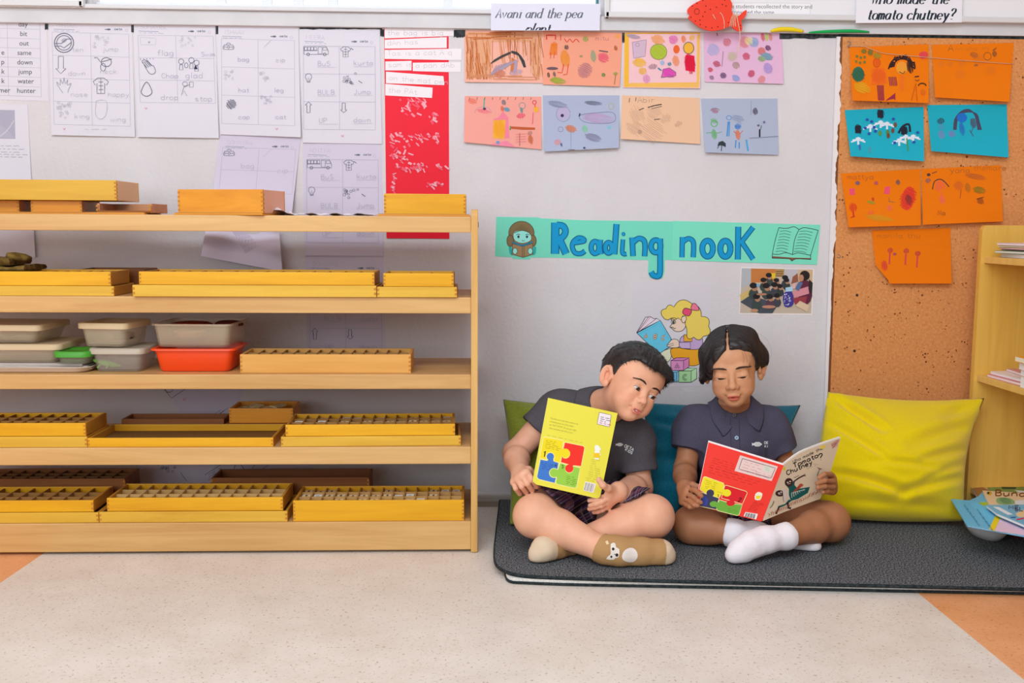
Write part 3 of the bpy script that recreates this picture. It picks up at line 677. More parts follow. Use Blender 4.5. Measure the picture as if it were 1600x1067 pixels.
for i, (q, tx) in enumerate([([(601, 43), (711, 43), (711, 56), (601, 60)], 'the bag is big'), ([(601, 62), (698, 58), (698, 75), (601, 76)], 'dAn has'), ([(601, 78), (721, 76), (721, 94), (601, 92)], 'Tas is a cat A q'), ([(602, 96), (643, 95), (643, 110), (602, 110)], 'sam is'), ([(645, 98), (720, 97), (720, 113), (645, 111)], 'a pan dAb'), ([(603, 112), (693, 119), (694, 133), (603, 130)], 'on the mat pen'), ([(602, 131), (676, 137), (675, 153), (602, 149)], 'the PAt')]):
    d = sheet('paper_strip', q, (236, 228, 232), 'white handwritten paper strip, %s, on the red paper' % ['topmost', 'second from top', 'longest, third from top', 'short left one of fourth row', 'right one of fourth row', 'slanted second from bottom', 'lowest'][i], depth=.0011+.0002*(i % 2), group='handwritten strips on the red paper', n=4)
    write(d, tx, q[0][0]+4, q[3][1]-5, 4.6, .55, (190, 182, 192), jit=.15, ang=(q[1][1]-q[0][1])/(q[1][0]-q[0][0])); d.finish()
# ---------------------------------------------------------------- children's drawings, left block
DW = 'crayon drawings pinned on the white wall'
def crayon(d, x, y, w, h, col, n=10, wd=1.6, ang=1.4): d.scrib(x, y, w, h, col, n, wd, ang)
d = sheet('drawing', [(725, 47), (849, 49), (848.5, 130), (726, 128)], (238, 176, 158), 'crayon drawing all over brown strokes with a black arch', lift=.006)
BR = (196, 110, 58); rng = random.Random(9)
for q_ in ([(728, 50), (847, 51), (846, 66), (728, 66)], [(729, 66), (768, 66), (764, 122), (729, 122)], [(828, 66), (846, 66), (846, 120), (832, 118)]): d.fill(q_, (224, 162, 126))
for i in range(190):
    x = rng.uniform(728, 846); y = rng.uniform(50, 118); 
    if 768 < x < 830 and y > 66: continue
    L = rng.uniform(20, 46); a = 1.5+rng.uniform(-.12, .12)
    x2 = x+L*math.cos(a); y2 = min(y+L*math.sin(a), 124)
    d.stroke([(x, y), (x2, y2)], rng.uniform(.6, 1.3), rng.choice([BR, (210, 134, 84), (184, 98, 50), (216, 150, 106)]), bump=False)
d.L += 1
for i in range(16): y = rng.uniform(50, 62); x = rng.uniform(728, 790); d.stroke([(x, y), (x+rng.uniform(25, 55), y+rng.uniform(-1.5, 1.5))], 1.3, rng.choice([BR, (210, 134, 84)]), bump=False)
for i in range(10): y = rng.uniform(116, 124); x = rng.uniform(728, 800); d.stroke([(x, y), (x+rng.uniform(20, 45), y+rng.uniform(-1.5, 1.5))], 1.2, (212, 140, 100), bump=False)
d.L += 1
for k in range(6): d.stroke([(772-k, 94+k), (784, 87+k*.5), (798, 81+k*.4)], 1.4, (70, 66, 66)); d.stroke([(799, 80+k*.3), (808+k, 82+k), (815+k*.7, 95), (819+k*.4, 105)], 1.8, (64, 62, 64))
for k in range(9): d.stroke([(766+k*2, 118-k), (776+k*4, 102-k)], 1.2, (166, 150, 172)); d.stroke([(800+k, 90+k*.6), (798+k, 112)], 1.3, (200, 120, 70) if k < 5 else (170, 150, 176))
crayon(d, 781, 115, 18, 12, (206, 120, 90), 10, 1.2); crayon(d, 806, 113, 22, 8, (174, 156, 186), 10, 1.2); d.finish()
d = sheet('drawing', [(849, 48), (973, 51), (968, 135), (848, 132)], (248, 158, 132), 'salmon drawing of two orange figures and a round green bush', lift=.006, depth=.001)
RD = (222, 62, 54); d.stroke([(854, 62), (854, 55), (868, 55), (868, 62)], 2.2, RD); d.stroke([(876, 54), (876, 63)], 1.4, RD); d.stroke([(882, 60), (886, 66), (890, 61), (895, 66), (900, 61), (905, 66)], 1.4, RD, 3)
crayon(d, 915, 61, 9, 9, (128, 160, 66), 8, 1.6); crayon(d, 965, 57, 7, 7, (240, 160, 60), 7, 1.8)
write(d, 'mitu', 930, 63, 4, .6, (176, 112, 108), jit=.2)
for k in range(5): d.stroke([(862+k*2, 68), (859+k*2.6, 86)], 2, (228, 122, 36)); 
d.stroke([(861, 82), (860, 92)], 1, RD); d.stroke([(867, 80), (865, 91)], 1, RD); crayon(d, 866, 69, 7, 7, (230, 120, 50), 6, 1.6)
crayon(d, 885, 74, 7, 7, (60, 50, 50), 6, 1.6); crayon(d, 883, 92, 14, 26, (232, 140, 44), 14, 1.6); d.stroke([(881, 100), (878, 114), (871, 113)], 1.2, RD); d.stroke([(888, 100), (886, 116), (880, 117)], 1.2, RD)
d.ell(863, 107, 9, 2.4, (110, 84, 92)); crayon(d, 857, 117, 4, 8, (70, 60, 60), 5, 1.2); crayon(d, 866, 116, 4, 8, (90, 80, 90), 5, 1.2); crayon(d, 871, 126, 24, 9, (160, 172, 60), 16, 1.8, .2)
crayon(d, 914, 110, 20, 26, (170, 112, 132), 16, .7, .5); crayon(d, 908, 88, 5, 4, (150, 150, 80), 5, 1); crayon(d, 927, 88, 8, 18, (150, 164, 130), 8, 1.2); crayon(d, 943, 90, 18, 14, (240, 100, 120), 10, 1.2, .4); d.stroke([(936, 79), (950, 81)], 1.6, (90, 80, 90)); crayon(d, 962, 75, 5, 8, (176, 96, 40), 6, 1.4)
crayon(d, 943, 117, 6, 6, (80, 140, 70), 6, 1.3); crayon(d, 962, 115, 7, 5, (140, 160, 50), 5, 1.2); d.stroke([(962, 116), (960, 132)], 1, (140, 120, 50)); d.finish()
d = sheet('drawing', [(975, 50), (1096, 50), (1094, 138), (973, 137)], (240, 190, 196), 'pink drawing framed in yellow with green blob and red patch', lift=.005)
YE = (240, 180, 60)
for k in range(4): d.stroke([(977+k*1.6, 53), (976+k*1.8, 136)], 2.2, YE); d.stroke([(977, 135-k*1.4), (1092, 136-k*2.2)], 2, (240, 182, 92)); d.stroke([(1090+k, 54), (1089+k, 134)], 1.3, (240, 184, 90))
d.stroke([(977, 52), (1094, 52)], 2, YE)
d.fill([(988, 66), (1010, 62), (1008, 88), (990, 91)], (206, 176, 196)); d.stroke([(988, 66), (1010, 62), (1008, 88), (990, 91)], .8, (150, 130, 150), closed=True); d.ring(996, 70, 3, 3, .7, (150, 130, 150), 10); crayon(d, 999, 98, 20, 14, YE, 12, 2, .2)
crayon(d, 1028, 62, 22, 13, (240, 160, 100), 12, 1.6, .4); d.ell(1029, 81, 13, 12, (186, 200, 70)); crayon(d, 1029, 81, 26, 24, (166, 184, 56), 16, 1.3, .7); d.ring(1029, 81, 13, 12, .8, (140, 120, 90))
crayon(d, 1052, 62, 13, 14, (226, 110, 180), 8, 1.6, .6); crayon(d, 1068, 61, 7, 11, (236, 128, 40), 8, 1.6); crayon(d, 1081, 59, 9, 8, YE, 7, 1.5); d.ell(1057, 77, 5, 6.6, (228, 100, 44)); d.ell(1076, 75, 8, 8.5, (240, 176, 60)); d.ring(1076, 75, 8, 9, 1.4, (140, 110, 90))
d.fill([(1071, 86), (1085, 87), (1086, 112), (1071, 110)], (226, 26, 66)); crayon(d, 1078, 99, 16, 30, (212, 16, 56), 12, 1.6)
crayon(d, 1056, 95, 10, 18, (244, 150, 106), 10, 1.8); crayon(d, 1035, 98, 7, 8, (150, 186, 222), 6, 1.6); crayon(d, 1046, 100, 6, 6, (50, 140, 160), 6, 1.4); crayon(d, 1020, 104, 14, 8, (130, 90, 110), 7, 1); d.stroke([(1028, 106), (1033, 110)], 2, (40, 130, 160))
d.poly([(1033, 121), (1037, 108), (1046, 106), (1056, 113), (1056, 118)], (226, 90, 180)); crayon(d, 1045, 114, 22, 12, (210, 70, 170), 10, 1.4, .3); d.stroke([(1033, 121), (1037, 108), (1046, 106), (1056, 113), (1056, 118)], .9, (110, 100, 110), closed=True)
crayon(d, 1004, 111, 12, 11, YE, 8, 1.6); crayon(d, 1010, 123, 11, 14, (226, 150, 190), 8, 1.4); d.scrib(990, 57, 22, 5, (180, 160, 180), 10, .7, .2); d.finish()
d = sheet('drawing', [(1099, 49), (1222, 51), (1224, 131), (1101, 128)], (222, 178, 208), 'mauve drawing with small rainbow coloured fans', lift=.005)
for (x, y, w_, h_, c_, a_) in ((1136, 66, 14, 11, (200, 90, 100), .8), (1164, 66, 18, 18, (216, 100, 96), .9), (1178, 66, 14, 16, (110, 160, 200), .7), (1170, 64, 8, 16, (226, 214, 150), .8), (1192, 58, 6, 13, (210, 90, 100), 1.4), (1198, 58, 6, 13, (190, 200, 80), 1.4), (1204, 58, 5, 12, (220, 130, 90), 1.4), (1114, 78, 18, 20, (160, 170, 216), .8), (1144, 88, 14, 16, (196, 186, 150), .6), (1150, 102, 12, 10, (180, 150, 140), .6), (1166, 88, 12, 11, (214, 80, 110), .4), (1190, 80, 14, 10, (220, 110, 100), .7), (1200, 75, 10, 7, (120, 60, 110), .6), (1198, 88, 20, 10, (120, 160, 180), .3), (1190, 92, 12, 8, (150, 180, 120), .3), (1120, 100, 13, 8, (200, 90, 120), .5), (1110, 109, 8, 7, (216, 90, 110), .5), (1130, 118, 10, 9, (120, 90, 130), .4), (1150, 122, 14, 8, (150, 170, 220), .5), (1174, 115, 10, 12, (210, 70, 110), .6), (1190, 124, 14, 9, (226, 140, 140), 1), (1200, 107, 13, 18, (180, 150, 210), 1.2), (1112, 121, 8, 6, (150, 120, 150), .4)):
    crayon(d, x, y, w_, h_, c_, 9, 1.2, a_)
d.stroke([(1130, 80), (1128, 104)], .7, (130, 100, 120)); d.stroke([(1120, 51), (1121, 56)], 1, (90, 80, 90)); d.finish()
d = sheet('drawing', [(726, 150), (846, 151), (846, 233.5), (725, 222)], (248, 160, 148), 'salmon pink drawing of a rocket shaped house with an orange door', lift=.014)
crayon(d, 738, 158, 14, 8, (228, 110, 90), 8, 1.2, .3); d.stroke([(757, 153), (756, 170)], 2, (90, 170, 150)); d.ring(755, 176, 13, 9, 1.2, (200, 150, 160), 14, math.pi, 2*math.pi); crayon(d, 756, 174, 22, 5, (236, 120, 130), 10, 1.4, .2); d.ell(757, 170, 2.5, 2, (90, 60, 90))
d.poly([(770, 216), (771, 186), (778, 184), (786, 174), (794, 184), (796, 216)], (238, 128, 150)); d.fill([(771, 188), (790, 187), (788, 217), (770, 216)], (248, 170, 60)); crayon(d, 780, 202, 18, 28, (240, 156, 40), 12, 1.4)
d.scrib(787, 160, 6, 9, (100, 110, 120), 7, .9); crayon(d, 785, 170, 5, 9, (216, 90, 50), 6, 1.6); crayon(d, 792, 171, 10, 6, (60, 160, 190), 7, 1.6, .3)
d.ring(816, 165, 5, 5, 1, (130, 150, 150), 10); crayon(d, 815, 172, 4, 9, (60, 150, 150), 6, 1.2); crayon(d, 814, 181, 14, 8, (232, 80, 110), 8, 1.4); d.ring(835, 160, 3, 3, 1.2, (220, 70, 80), 10); d.fill([(834, 167), (841, 167), (841, 175), (834, 175)], (240, 170, 60)); d.stroke([(833, 176), (832, 194)], 1.4, (230, 100, 120)); d.stroke([(836, 163), (836, 168)], 1, RD)
for k in range(4): d.stroke([(798, 198+k*.8), (816, 199+k), (836, 200+k*.7)], 1.2, (190, 90, 50))
d.stroke([(798, 197), (797, 203)], 2, (90, 140, 70))
for k in range(4): d.stroke([(806, 210+k*4), (822, 209+k*4)], .7, (220, 110, 120))
d.stroke([(812, 208), (812, 228)], .9, (150, 90, 90)); crayon(d, 829, 218, 8, 14, (206, 110, 70), 8, 1.4); d.scrib(828, 208, 8, 6, (130, 90, 80), 5, .8); d.ell(778, 223, 3, 3, (110, 150, 190)); d.poly([(764, 226), (792, 220), (806, 230)], (240, 132, 158)); d.ell(778, 223, 2.5, 2.5, (110, 150, 190))
for k in range(9): d.stroke([(734+k*12, 152), (733+k*12, 156)], .8, (130, 100, 80))
d.finish()
d = sheet('drawing', [(848, 149), (968, 149), (967, 231), (850, 237)], (170, 178, 202), 'grey blue drawing with a purple round face and long purple body', lift=.014)
d.ring(880, 178, 11, 12, .7, (140, 120, 160)); crayon(d, 880, 177, 20, 22, (190, 160, 200), 12, 1.0, .5); d.ell(878.5, 180.5, 2.6, 2.6, (60, 50, 80)); d.scrib(871, 163, 30, 8, (136, 140, 168), 16, .6, .2)
crayon(d, 935, 185, 48, 14, (186, 160, 196), 22, 1.3, .1); d.stroke([(906, 180), (935, 176), (958, 176), (960, 190), (935, 193), (912, 190)], .7, (120, 110, 150), 3, True); d.scrib(927, 161, 26, 6, (120, 124, 150), 12, .7, .1); d.ring(955, 166, 4, 5, 1, (176, 176, 140), 10)
crayon(d, 892, 201, 18, 10, (214, 130, 90), 12, 1.3, .3); d.ring(876, 202, 4, 4, .7, (130, 130, 160), 8); crayon(d, 914, 201, 9, 11, (140, 200, 160), 9, 1.2); d.ell(952, 199, 2.6, 2.6, (120, 190, 210)); d.stroke([(906, 177), (905, 182)], 2, (60, 60, 90))
d.scrib(927, 215, 26, 9, (140, 142, 168), 14, .6, .3); crayon(d, 871, 222, 10, 9, (222, 150, 160), 8, 1.1); crayon(d, 877, 226, 3, 6, (60, 80, 130), 5, 1.4); d.ell(913, 231, 2, 1.5, (70, 80, 120)); d.stroke([(892, 195), (892, 234)], .5, (140, 142, 170)); d.ell(893, 234, 6, .8, (120, 110, 110)); d.finish()
d = sheet('drawing', [(972, 149), (1093, 153), (1094, 225), (970, 217)], (230, 186, 154), 'tan drawing with faint pencil lines only', lift=.014, depth=.001)
GP = (158, 128, 112); d.stroke([(984, 153), (983, 160)], 1, (70, 60, 56)); d.stroke([(994, 152), (993, 158)], 1, (70, 60, 56)); d.stroke([(998, 172), (1006, 169)], 1.4, (70, 60, 60)); d.stroke([(1012, 168), (1022, 165), (1034, 163)], 1.6, (60, 56, 56)); d.stroke([(1018, 170), (1034, 166)], 1, (80, 70, 66)); d.stroke([(1022, 187), (1031, 186)], 1.4, (80, 70, 70))
write(d, 'Abir', 996, 160, 5, .6, GP, jit=.2)
for (x, y, w_, h_) in ((996, 180, 20, 26), (1023, 176, 22, 22), (1040, 185, 20, 10), (992, 200, 26, 18), (1020, 205, 50, 20), (1060, 194, 14, 6), (1000, 206, 8, 5)): d.scrib(x, y, w_, h_, (190, 150, 128), 10, .6, random.uniform(.2, 1.4), .6)
d.finish()
d = sheet('drawing', [(1095, 154), (1215, 154), (1216, 242), (1102, 238)], (170, 178, 200), 'grey blue drawing with green and blue stick people', lift=.012)
GN = (96, 170, 96); BL = (70, 140, 200); crayon(d, 1117, 173, 12, 7, (160, 90, 120), 8, 1.4, .3); d.ring(1117, 173, 7, 4, .8, (120, 110, 110), 10, math.pi, 2*math.pi)
d.ring(1116, 193, 5, 5, 1.4, GN, 12); d.scrib(1116, 189, 12, 6, GN, 6, .9, .4); crayon(d, 1116, 210, 8, 16, GN, 10, 1.6); d.stroke([(1103, 208), (1112, 207)], 1, GN); d.stroke([(1120, 208), (1128, 206)], 1, GN)
d.ring(1139, 184, 4, 3.4, 1, BL, 10); d.stroke([(1138, 190), (1136, 213)], 2.2, BL); d.stroke([(1140, 190), (1139, 213)], 1.6, BL); d.scrib(1153, 185, 20, 10, (130, 140, 170), 8, .5, .2)
crayon(d, 1153, 198, 10, 8, (60, 120, 200), 9, 1.6); d.scrib(1153, 195, 12, 6, (90, 130, 190), 6, .7); crayon(d, 1153, 211, 7, 16, (220, 120, 80), 10, 1.6); d.stroke([(1146, 205), (1152, 209)], 1, (200, 110, 80)); d.stroke([(1161, 204), (1155, 210)], 1, (200, 110, 80)); d.stroke([(1150, 219), (1149, 231)], 1.8, BL); d.stroke([(1155, 222), (1155, 232)], 1.8, BL); d.stroke([(1166, 218), (1169, 236)], 2.6, (70, 160, 210))
d.poly([(1121, 228), (1123, 222), (1129, 220), (1134, 224), (1134, 230), (1128, 227)], (48, 58, 62)); d.stroke([(1128, 226), (1127, 236)], 1.2, (48, 58, 62)); d.stroke([(1123, 228), (1121, 232)], 1, (48, 58, 62)); crayon(d, 1180, 174, 8, 11, (90, 70, 90), 8, 1.1); d.stroke([(1187, 202), (1187, 214)], 2.4, (40, 40, 50)); d.stroke([(1188, 203), (1190, 196)], 1, (60, 90, 70)); d.ell(1194, 191, 2, 2, (110, 110, 150)); d.ell(1185, 196, 2, 1.6, (110, 90, 100)); d.stroke([(1171, 216), (1216, 213)], .7, (100, 104, 130)); d.stroke([(1174, 157), (1173, 180)], .5, (130, 132, 160)); d.finish()
# ---------------------------------------------------------------- drawings on the cork board
WALL_T = PBT+.0012
OR = (250, 120, 10); TQ = (34, 170, 192)
def cl(k, uu=0): return lambda u, v: .03*max(0, v-.35)**2+k*.04*max(0, .25-abs(u-uu))*v*v
d = sheet('drawing', [(1327, 74), (1451, 69), (1451, 161), (1332, 157)], OR, 'orange drawing with a big black haired figure', curl=cl(1), lift=.01)
for k in range(26):
    a = math.pi+math.pi*k/25; d.stroke([(1410+12*math.cos(a), 103+10*math.sin(a)), (1410+18*math.cos(a)+random.uniform(-3, 3), 104+17*math.sin(a)+random.uniform(-3, 3)), (1409+22*math.cos(a)*.95, 108+19*math.sin(a)*.9)], 2.6, (52, 30, 28))
crayon(d, 1422, 104, 10, 22, (48, 28, 26), 12, 2.2); d.ell(1409, 106, 9, 10, (246, 150, 50)); d.ring(1406, 108, 1.2, 1.6, .8, (200, 170, 40), 8); d.ring(1414, 107, 1.2, 1.6, .8, (200, 170, 40), 8); d.stroke([(1405, 112), (1411, 115), (1414, 111)], 1.2, (80, 40, 30), 3)
d.stroke([(1410, 118), (1409, 142)], 6, (238, 110, 20)); crayon(d, 1370, 98, 9, 12, (232, 90, 30), 8, 1.2); d.ring(1370, 98, 5.5, 7, 1, (214, 70, 30)); d.fill([(1362, 107), (1382, 106), (1386, 130), (1362, 133)], (238, 104, 24)); crayon(d, 1373, 119, 22, 22, (228, 92, 20), 14, 1.4)
for k in range(5): d.stroke([(1371+k*2.2, 133), (1373+k*2, 157)], 1.6, (150, 40, 60)); d.stroke([(1389+k*2.6, 120), (1391+k*2.6, 134)], 1.4, (140, 36, 66)); d.stroke([(1385+k*3, 157-k), (1399, 146+k*2.4)], 1.6, (150, 40, 66))
d.ell(1341, 116, 9, 12, (60, 110, 80)); crayon(d, 1341, 116, 16, 24, (46, 96, 70), 12, 1.4, .8)
for x, y in ((1339, 88), (1345, 90), (1351, 89), (1338, 96), (1344, 98), (1351, 97)): d.ell(x, y, 2, 2.2, (120, 120, 50))
d.ell(1350, 80, 4, 3.6, (130, 110, 40)); crayon(d, 1360, 82, 8, 10, (90, 120, 60), 7, 1.6); crayon(d, 1371, 87, 13, 8, (170, 150, 50), 8, 1.6, .3); crayon(d, 1347, 137, 26, 15, (236, 170, 30), 12, 1, .4); crayon(d, 1443, 86, 14, 12, (232, 64, 90), 12, 1.8)
d.stroke([(1429, 120), (1436, 119)], 1.6, (60, 40, 30)); d.ring(1433, 124, 3, 2, .9, (90, 60, 40), 8, 0, math.pi); d.ring(1441, 134, 6, 4, 1.6, (60, 40, 30), 8, math.pi, 2*math.pi); d.stroke([(1424, 157), (1431, 130), (1433, 158)], 1, (200, 80, 20)); crayon(d, 1442, 144, 8, 10, (226, 110, 30), 6, 1.2); d.finish()
d = sheet('drawing', [(1456, 70), (1584, 67), (1577, 159), (1461, 152)], OR, 'orange drawing with faint pencil writing, at the top right', curl=cl(1), lift=.008)
OP = (206, 112, 34); write(d, 'A', 1481, 80, 6, 1, (150, 90, 40)); write(d, 'Anisha', 1492, 79, 4, .7, OP, jit=.3); write(d, 'my', 1534, 78, 4, .7, OP, jit=.2); crayon(d, 1522, 86, 14, 7, (170, 90, 40), 9, .9, .4); d.ring(1543, 88, 6, 6, 1, (130, 80, 40), 10); crayon(d, 1554, 84, 7, 10, (130, 76, 40), 7, 1); d.stroke([(1551, 79), (1557, 75)], 1.4, (110, 70, 40)); crayon(d, 1525, 102, 7, 4, (140, 90, 60), 6, 1)
for (x, y, w_, h_) in ((1470, 100, 10, 12), (1485, 100, 8, 8), (1503, 98, 10, 12), (1500, 116, 16, 14), (1548, 110, 16, 14), (1530, 92, 30, 5)): d.scrib(x, y, w_, h_, (222, 122, 40), 8, .6, .7, .5)
d.finish()
d = sheet('drawing', [(1320, 172), (1443, 167), (1444, 252), (1329, 244)], TQ, 'turquoise drawing of three white winged figures with black hair', curl=cl(1), lift=.01)
def wings(d, x, y, s):
    for k in range(6): a = math.pi*k/5; d.stroke([(x, y), (x+s*1.4*math.cos(a), y-s*.5*math.sin(a)+s*.5*abs(math.cos(a)))], 2.2, (214, 224, 236))
    d.stroke([(x, y-s*.5), (x, y+s)], 3, (216, 226, 238))
for (x, y, hx, hy) in ((1341, 218, 1341, 202), (1376, 192, 1376, 178), (1415, 214, 1413, 204), (1360, 198, None, 0), (1386, 194, None, 0), (1405, 220, None, 0), (1427, 214, None, 0)):
    wings(d, x, y, 8)
    if hx: d.fill([(hx-5, hy-6), (hx+4, hy-6), (hx+4, hy+6), (hx-5, hy+6)], (38, 40, 56), 3); crayon(d, hx, hy, 11, 15, (32, 34, 50), 8, 2)
d.stroke([(1404, 208), (1410, 198), (1420, 194), (1422, 206)], 3.4, (36, 38, 52), 3)
for x, y in ((1355, 187), (1362, 190), (1368, 205), (1358, 209), (1352, 200), (1396, 186), (1366, 199), (1434, 207), (1398, 223), (1428, 222)): d.ell(x, y, 2.6, 2.2, (40, 80, 170))
for x, y, c_ in ((1375, 208, (90, 140, 60)), (1387, 207, (90, 130, 60)), (1388, 212, (110, 70, 50)), (1395, 204, (110, 70, 60)), (1399, 195, (110, 80, 60))): d.ell(x, y, 2.6, 4, c_)
d.stroke([(1417, 216), (1419, 236)], 2, (70, 150, 80)); d.stroke([(1343, 226), (1344, 234)], 3, (60, 100, 180)); d.ring(1359, 234, 2, 4, .8, (110, 140, 150), 8); d.finish()
d = sheet('drawing', [(1449, 164), (1573, 163), (1576, 246), (1455, 236)], TQ, 'turquoise drawing of a dark arch over a blue figure', curl=cl(1), lift=.01)
for k in range(5): d.stroke([(1490+k, 203), (1492+k, 186), (1502, 174+k), (1514, 171+k), (1522+k, 178), (1526+k, 190), (1528+k*1.4, 203)], 1.5, (70, 70, 96), 3)
crayon(d, 1521, 192, 10, 16, (76, 72, 100), 9, 1.8); d.ell(1503, 184, 8, 7.5, (30, 110, 200)); crayon(d, 1503, 201, 7, 22, (40, 110, 190), 10, 1.6); crayon(d, 1470, 189, 12, 9, (50, 70, 90), 8, 1.2); crayon(d, 1471, 210, 10, 13, (120, 140, 190), 9, 1.6); crayon(d, 1487, 209, 12, 9, (120, 130, 190), 9, 1.6, .4); d.ring(1471, 198, 3, 3, 1, (120, 120, 170), 8); d.stroke([(1515, 203), (1521, 213)], 1.2, (80, 80, 110)); d.stroke([(1522, 196), (1517, 208)], 1, (80, 80, 110)); d.finish()
d = sheet('drawing', [(1314, 271), (1438, 264), (1439, 352), (1326, 355)], OR, 'orange drawing with a red oval blob and a red figure', curl=cl(1), lift=.008)
d.ell(1419, 310, 10, 19, (232, 70, 40), rot=.15); crayon(d, 1419, 310, 20, 38, (214, 50, 36), 14, 1.6, .4); d.scrib(1420, 312, 8, 18, (130, 50, 50), 10, .8); crayon(d, 1333, 324, 12, 14, (220, 60, 30), 10, 1.8); d.stroke([(1333, 330), (1334, 339)], 2.4, (206, 50, 30)); d.stroke([(1329, 340), (1336, 338)], 1.6, (206, 50, 30))
d.fill([(1327, 295), (1335, 294), (1336, 304), (1328, 305)], (234, 80, 110), 3); d.fill([(1383, 292), (1391, 291), (1390, 303), (1381, 303)], (234, 80, 110), 3); d.ell(1340, 286, 3.6, 3.2, (130, 90, 110)); d.ell(1369, 286, 3.2, 3, (190, 80, 90)); crayon(d, 1403, 285, 7, 8, (110, 80, 90), 7, 1.2); crayon(d, 1361, 316, 14, 4, (150, 160, 50), 8, 1.4, .2); crayon(d, 1364, 311, 4, 6, (200, 50, 40), 5, 1.4); d.stroke([(1388, 314), (1397, 316)], 1.2, (160, 110, 60)); d.stroke([(1389, 308), (1390, 316)], 1, (170, 110, 50)); crayon(d, 1374, 341, 44, 8, (220, 150, 30), 18, 1.4, .15); crayon(d, 1361, 332, 10, 6, (240, 100, 70), 6, 1); crayon(d, 1390, 325, 8, 8, (240, 110, 90), 6, 1); write(d, 'mattya', 1324, 280, 4.6, .8, (190, 100, 40), jit=.2); d.finish()
d = sheet('drawing', [(1440, 264), (1564, 258), (1567, 346), (1442, 351)], OR, 'orange drawing of a figure with black hair and a green rectangle', curl=cl(.5), lift=.006)
d.ell(1469, 291, 8, 9, (240, 104, 50)); d.stroke([(1457, 296), (1460, 284), (1468, 280), (1475, 283), (1483, 292)], 1.6, (70, 50, 50), 3); crayon(d, 1472, 312, 8, 15, (240, 100, 80), 8, 1.6); d.stroke([(1470, 300), (1471, 306)], 2, (240, 100, 60)); d.scrib(1450, 282, 9, 7, (140, 90, 90), 7, 1.2); d.ell(1451, 273, 3, 2.4, (80, 60, 50)); d.stroke([(1456, 271), (1464, 268)], 1.2, (90, 60, 50)); write(d, 'yana', 1484, 270, 5, .8, (176, 96, 44), jit=.2); write(d, 'themare', 1520, 266, 5, .7, (190, 104, 40), jit=.2); crayon(d, 1525, 276, 34, 5, (200, 100, 40), 16, .8, .2)
crayon(d, 1498, 290, 14, 14, (220, 104, 30), 9, 1.4, .4); d.stroke([(1502, 296), (1500, 310)], 1.4, (190, 90, 30)); crayon(d, 1512, 293, 8, 16, (190, 110, 30), 7, 1); crayon(d, 1530, 297, 20, 10, (150, 120, 30), 14, 1.6, .2); crayon(d, 1532, 314, 12, 9, (170, 84, 30), 9, 1.2, .4); d.stroke([(1526, 311), (1537, 308)], 1.2, (90, 50, 30)); write(d, 'Na', 1465, 336, 4, 1, (150, 80, 30)); d.finish()
d = sheet('drawing', [(1362, 360), (1485, 356), (1487, 443), (1392, 444), (1368, 416)][:3]+[(1390, 443)], OR, 'lowest orange drawing, a folded corner and three red flowers', lift=.006, curl=lambda u, v: .012*v*v)
d.poly([(1362, 361), (1392, 444), (1388, 438), (1368, 414)], OR, mat=M(OR, .85, .15)); d.stroke([(1364, 380), (1400, 381), (1480, 384)], .8, (226, 116, 16))
for x, y in ((1391, 391), (1416, 392), (1434, 396)): crayon(d, x, y, 9, 8, (190, 50, 60), 8, 1.4); d.stroke([(x-.5, y+4), (x-1.5, y+22)], 2.6, (214, 70, 70))
crayon(d, 1398, 397, 6, 5, (170, 60, 90), 6, 1.2); crayon(d, 1382, 415, 9, 16, (220, 60, 50), 10, 1.6); write(d, 'manila thu', 1370, 372, 5, .7, (196, 106, 36), jit=.2); d.finish()
WALL_T = 0.0
# ================================================================== signs, banner, pictures, toys on the wall
WALL_T = 0.0
BK = (44, 46, 58)
# the title signs: bold italic book lettering
d = sheet('title_sign', [(767, 5), (938, 6), (937, 47.5), (767, 47.5)], (222, 220, 236), 'white paper sign in italic letters above the brown drawing, second line half covered', depth=.0236)
m0 = d.m; d.m = lambda px, py, L=0: m0(px, min(py, 47), L)
serif(d, 'Avani and the pea', 774, 28, 8.4, 2.3, (104, 108, 122), wide=.655); serif(d, 'plant', 822, 51.5, 8.4, 2.6, (52, 54, 66), wide=.66); d.finish()
d = sheet('title_sign', [(1338, -14), (1504, -14), (1503, 35), (1337, 36)], (232, 229, 237), 'white paper sign in bold italic letters ending in a question mark', depth=.031)
serif(d, 'Who made the', 1361, 6, 9.6, 3.0, (36, 46, 58), wide=.70); serif(d, 'tomato chutney?', 1354, 30.5, 9.6, 3.0, (36, 46, 58), wide=.635); d.finish()
d = sheet('caption_label', [(1106, 3), (1267, 4), (1267, 27), (1106, 26)], (236, 233, 236), 'small printed caption label on the white board beside the red fish', depth=.0226)
d.stroke([(1107, 4), (1266, 5), (1266, 26.4), (1107, 25.4)], .6, (190, 190, 194), closed=True)
print_text(d, 'The students recollected the story and', 1133.5, 12.6, 6.2, (112, 112, 118), .006, wide=.97); print_text(d, 'conveyed the same.', 1143, 21.8, 6.2, (112, 112, 118), .006, wide=.97); d.finish()
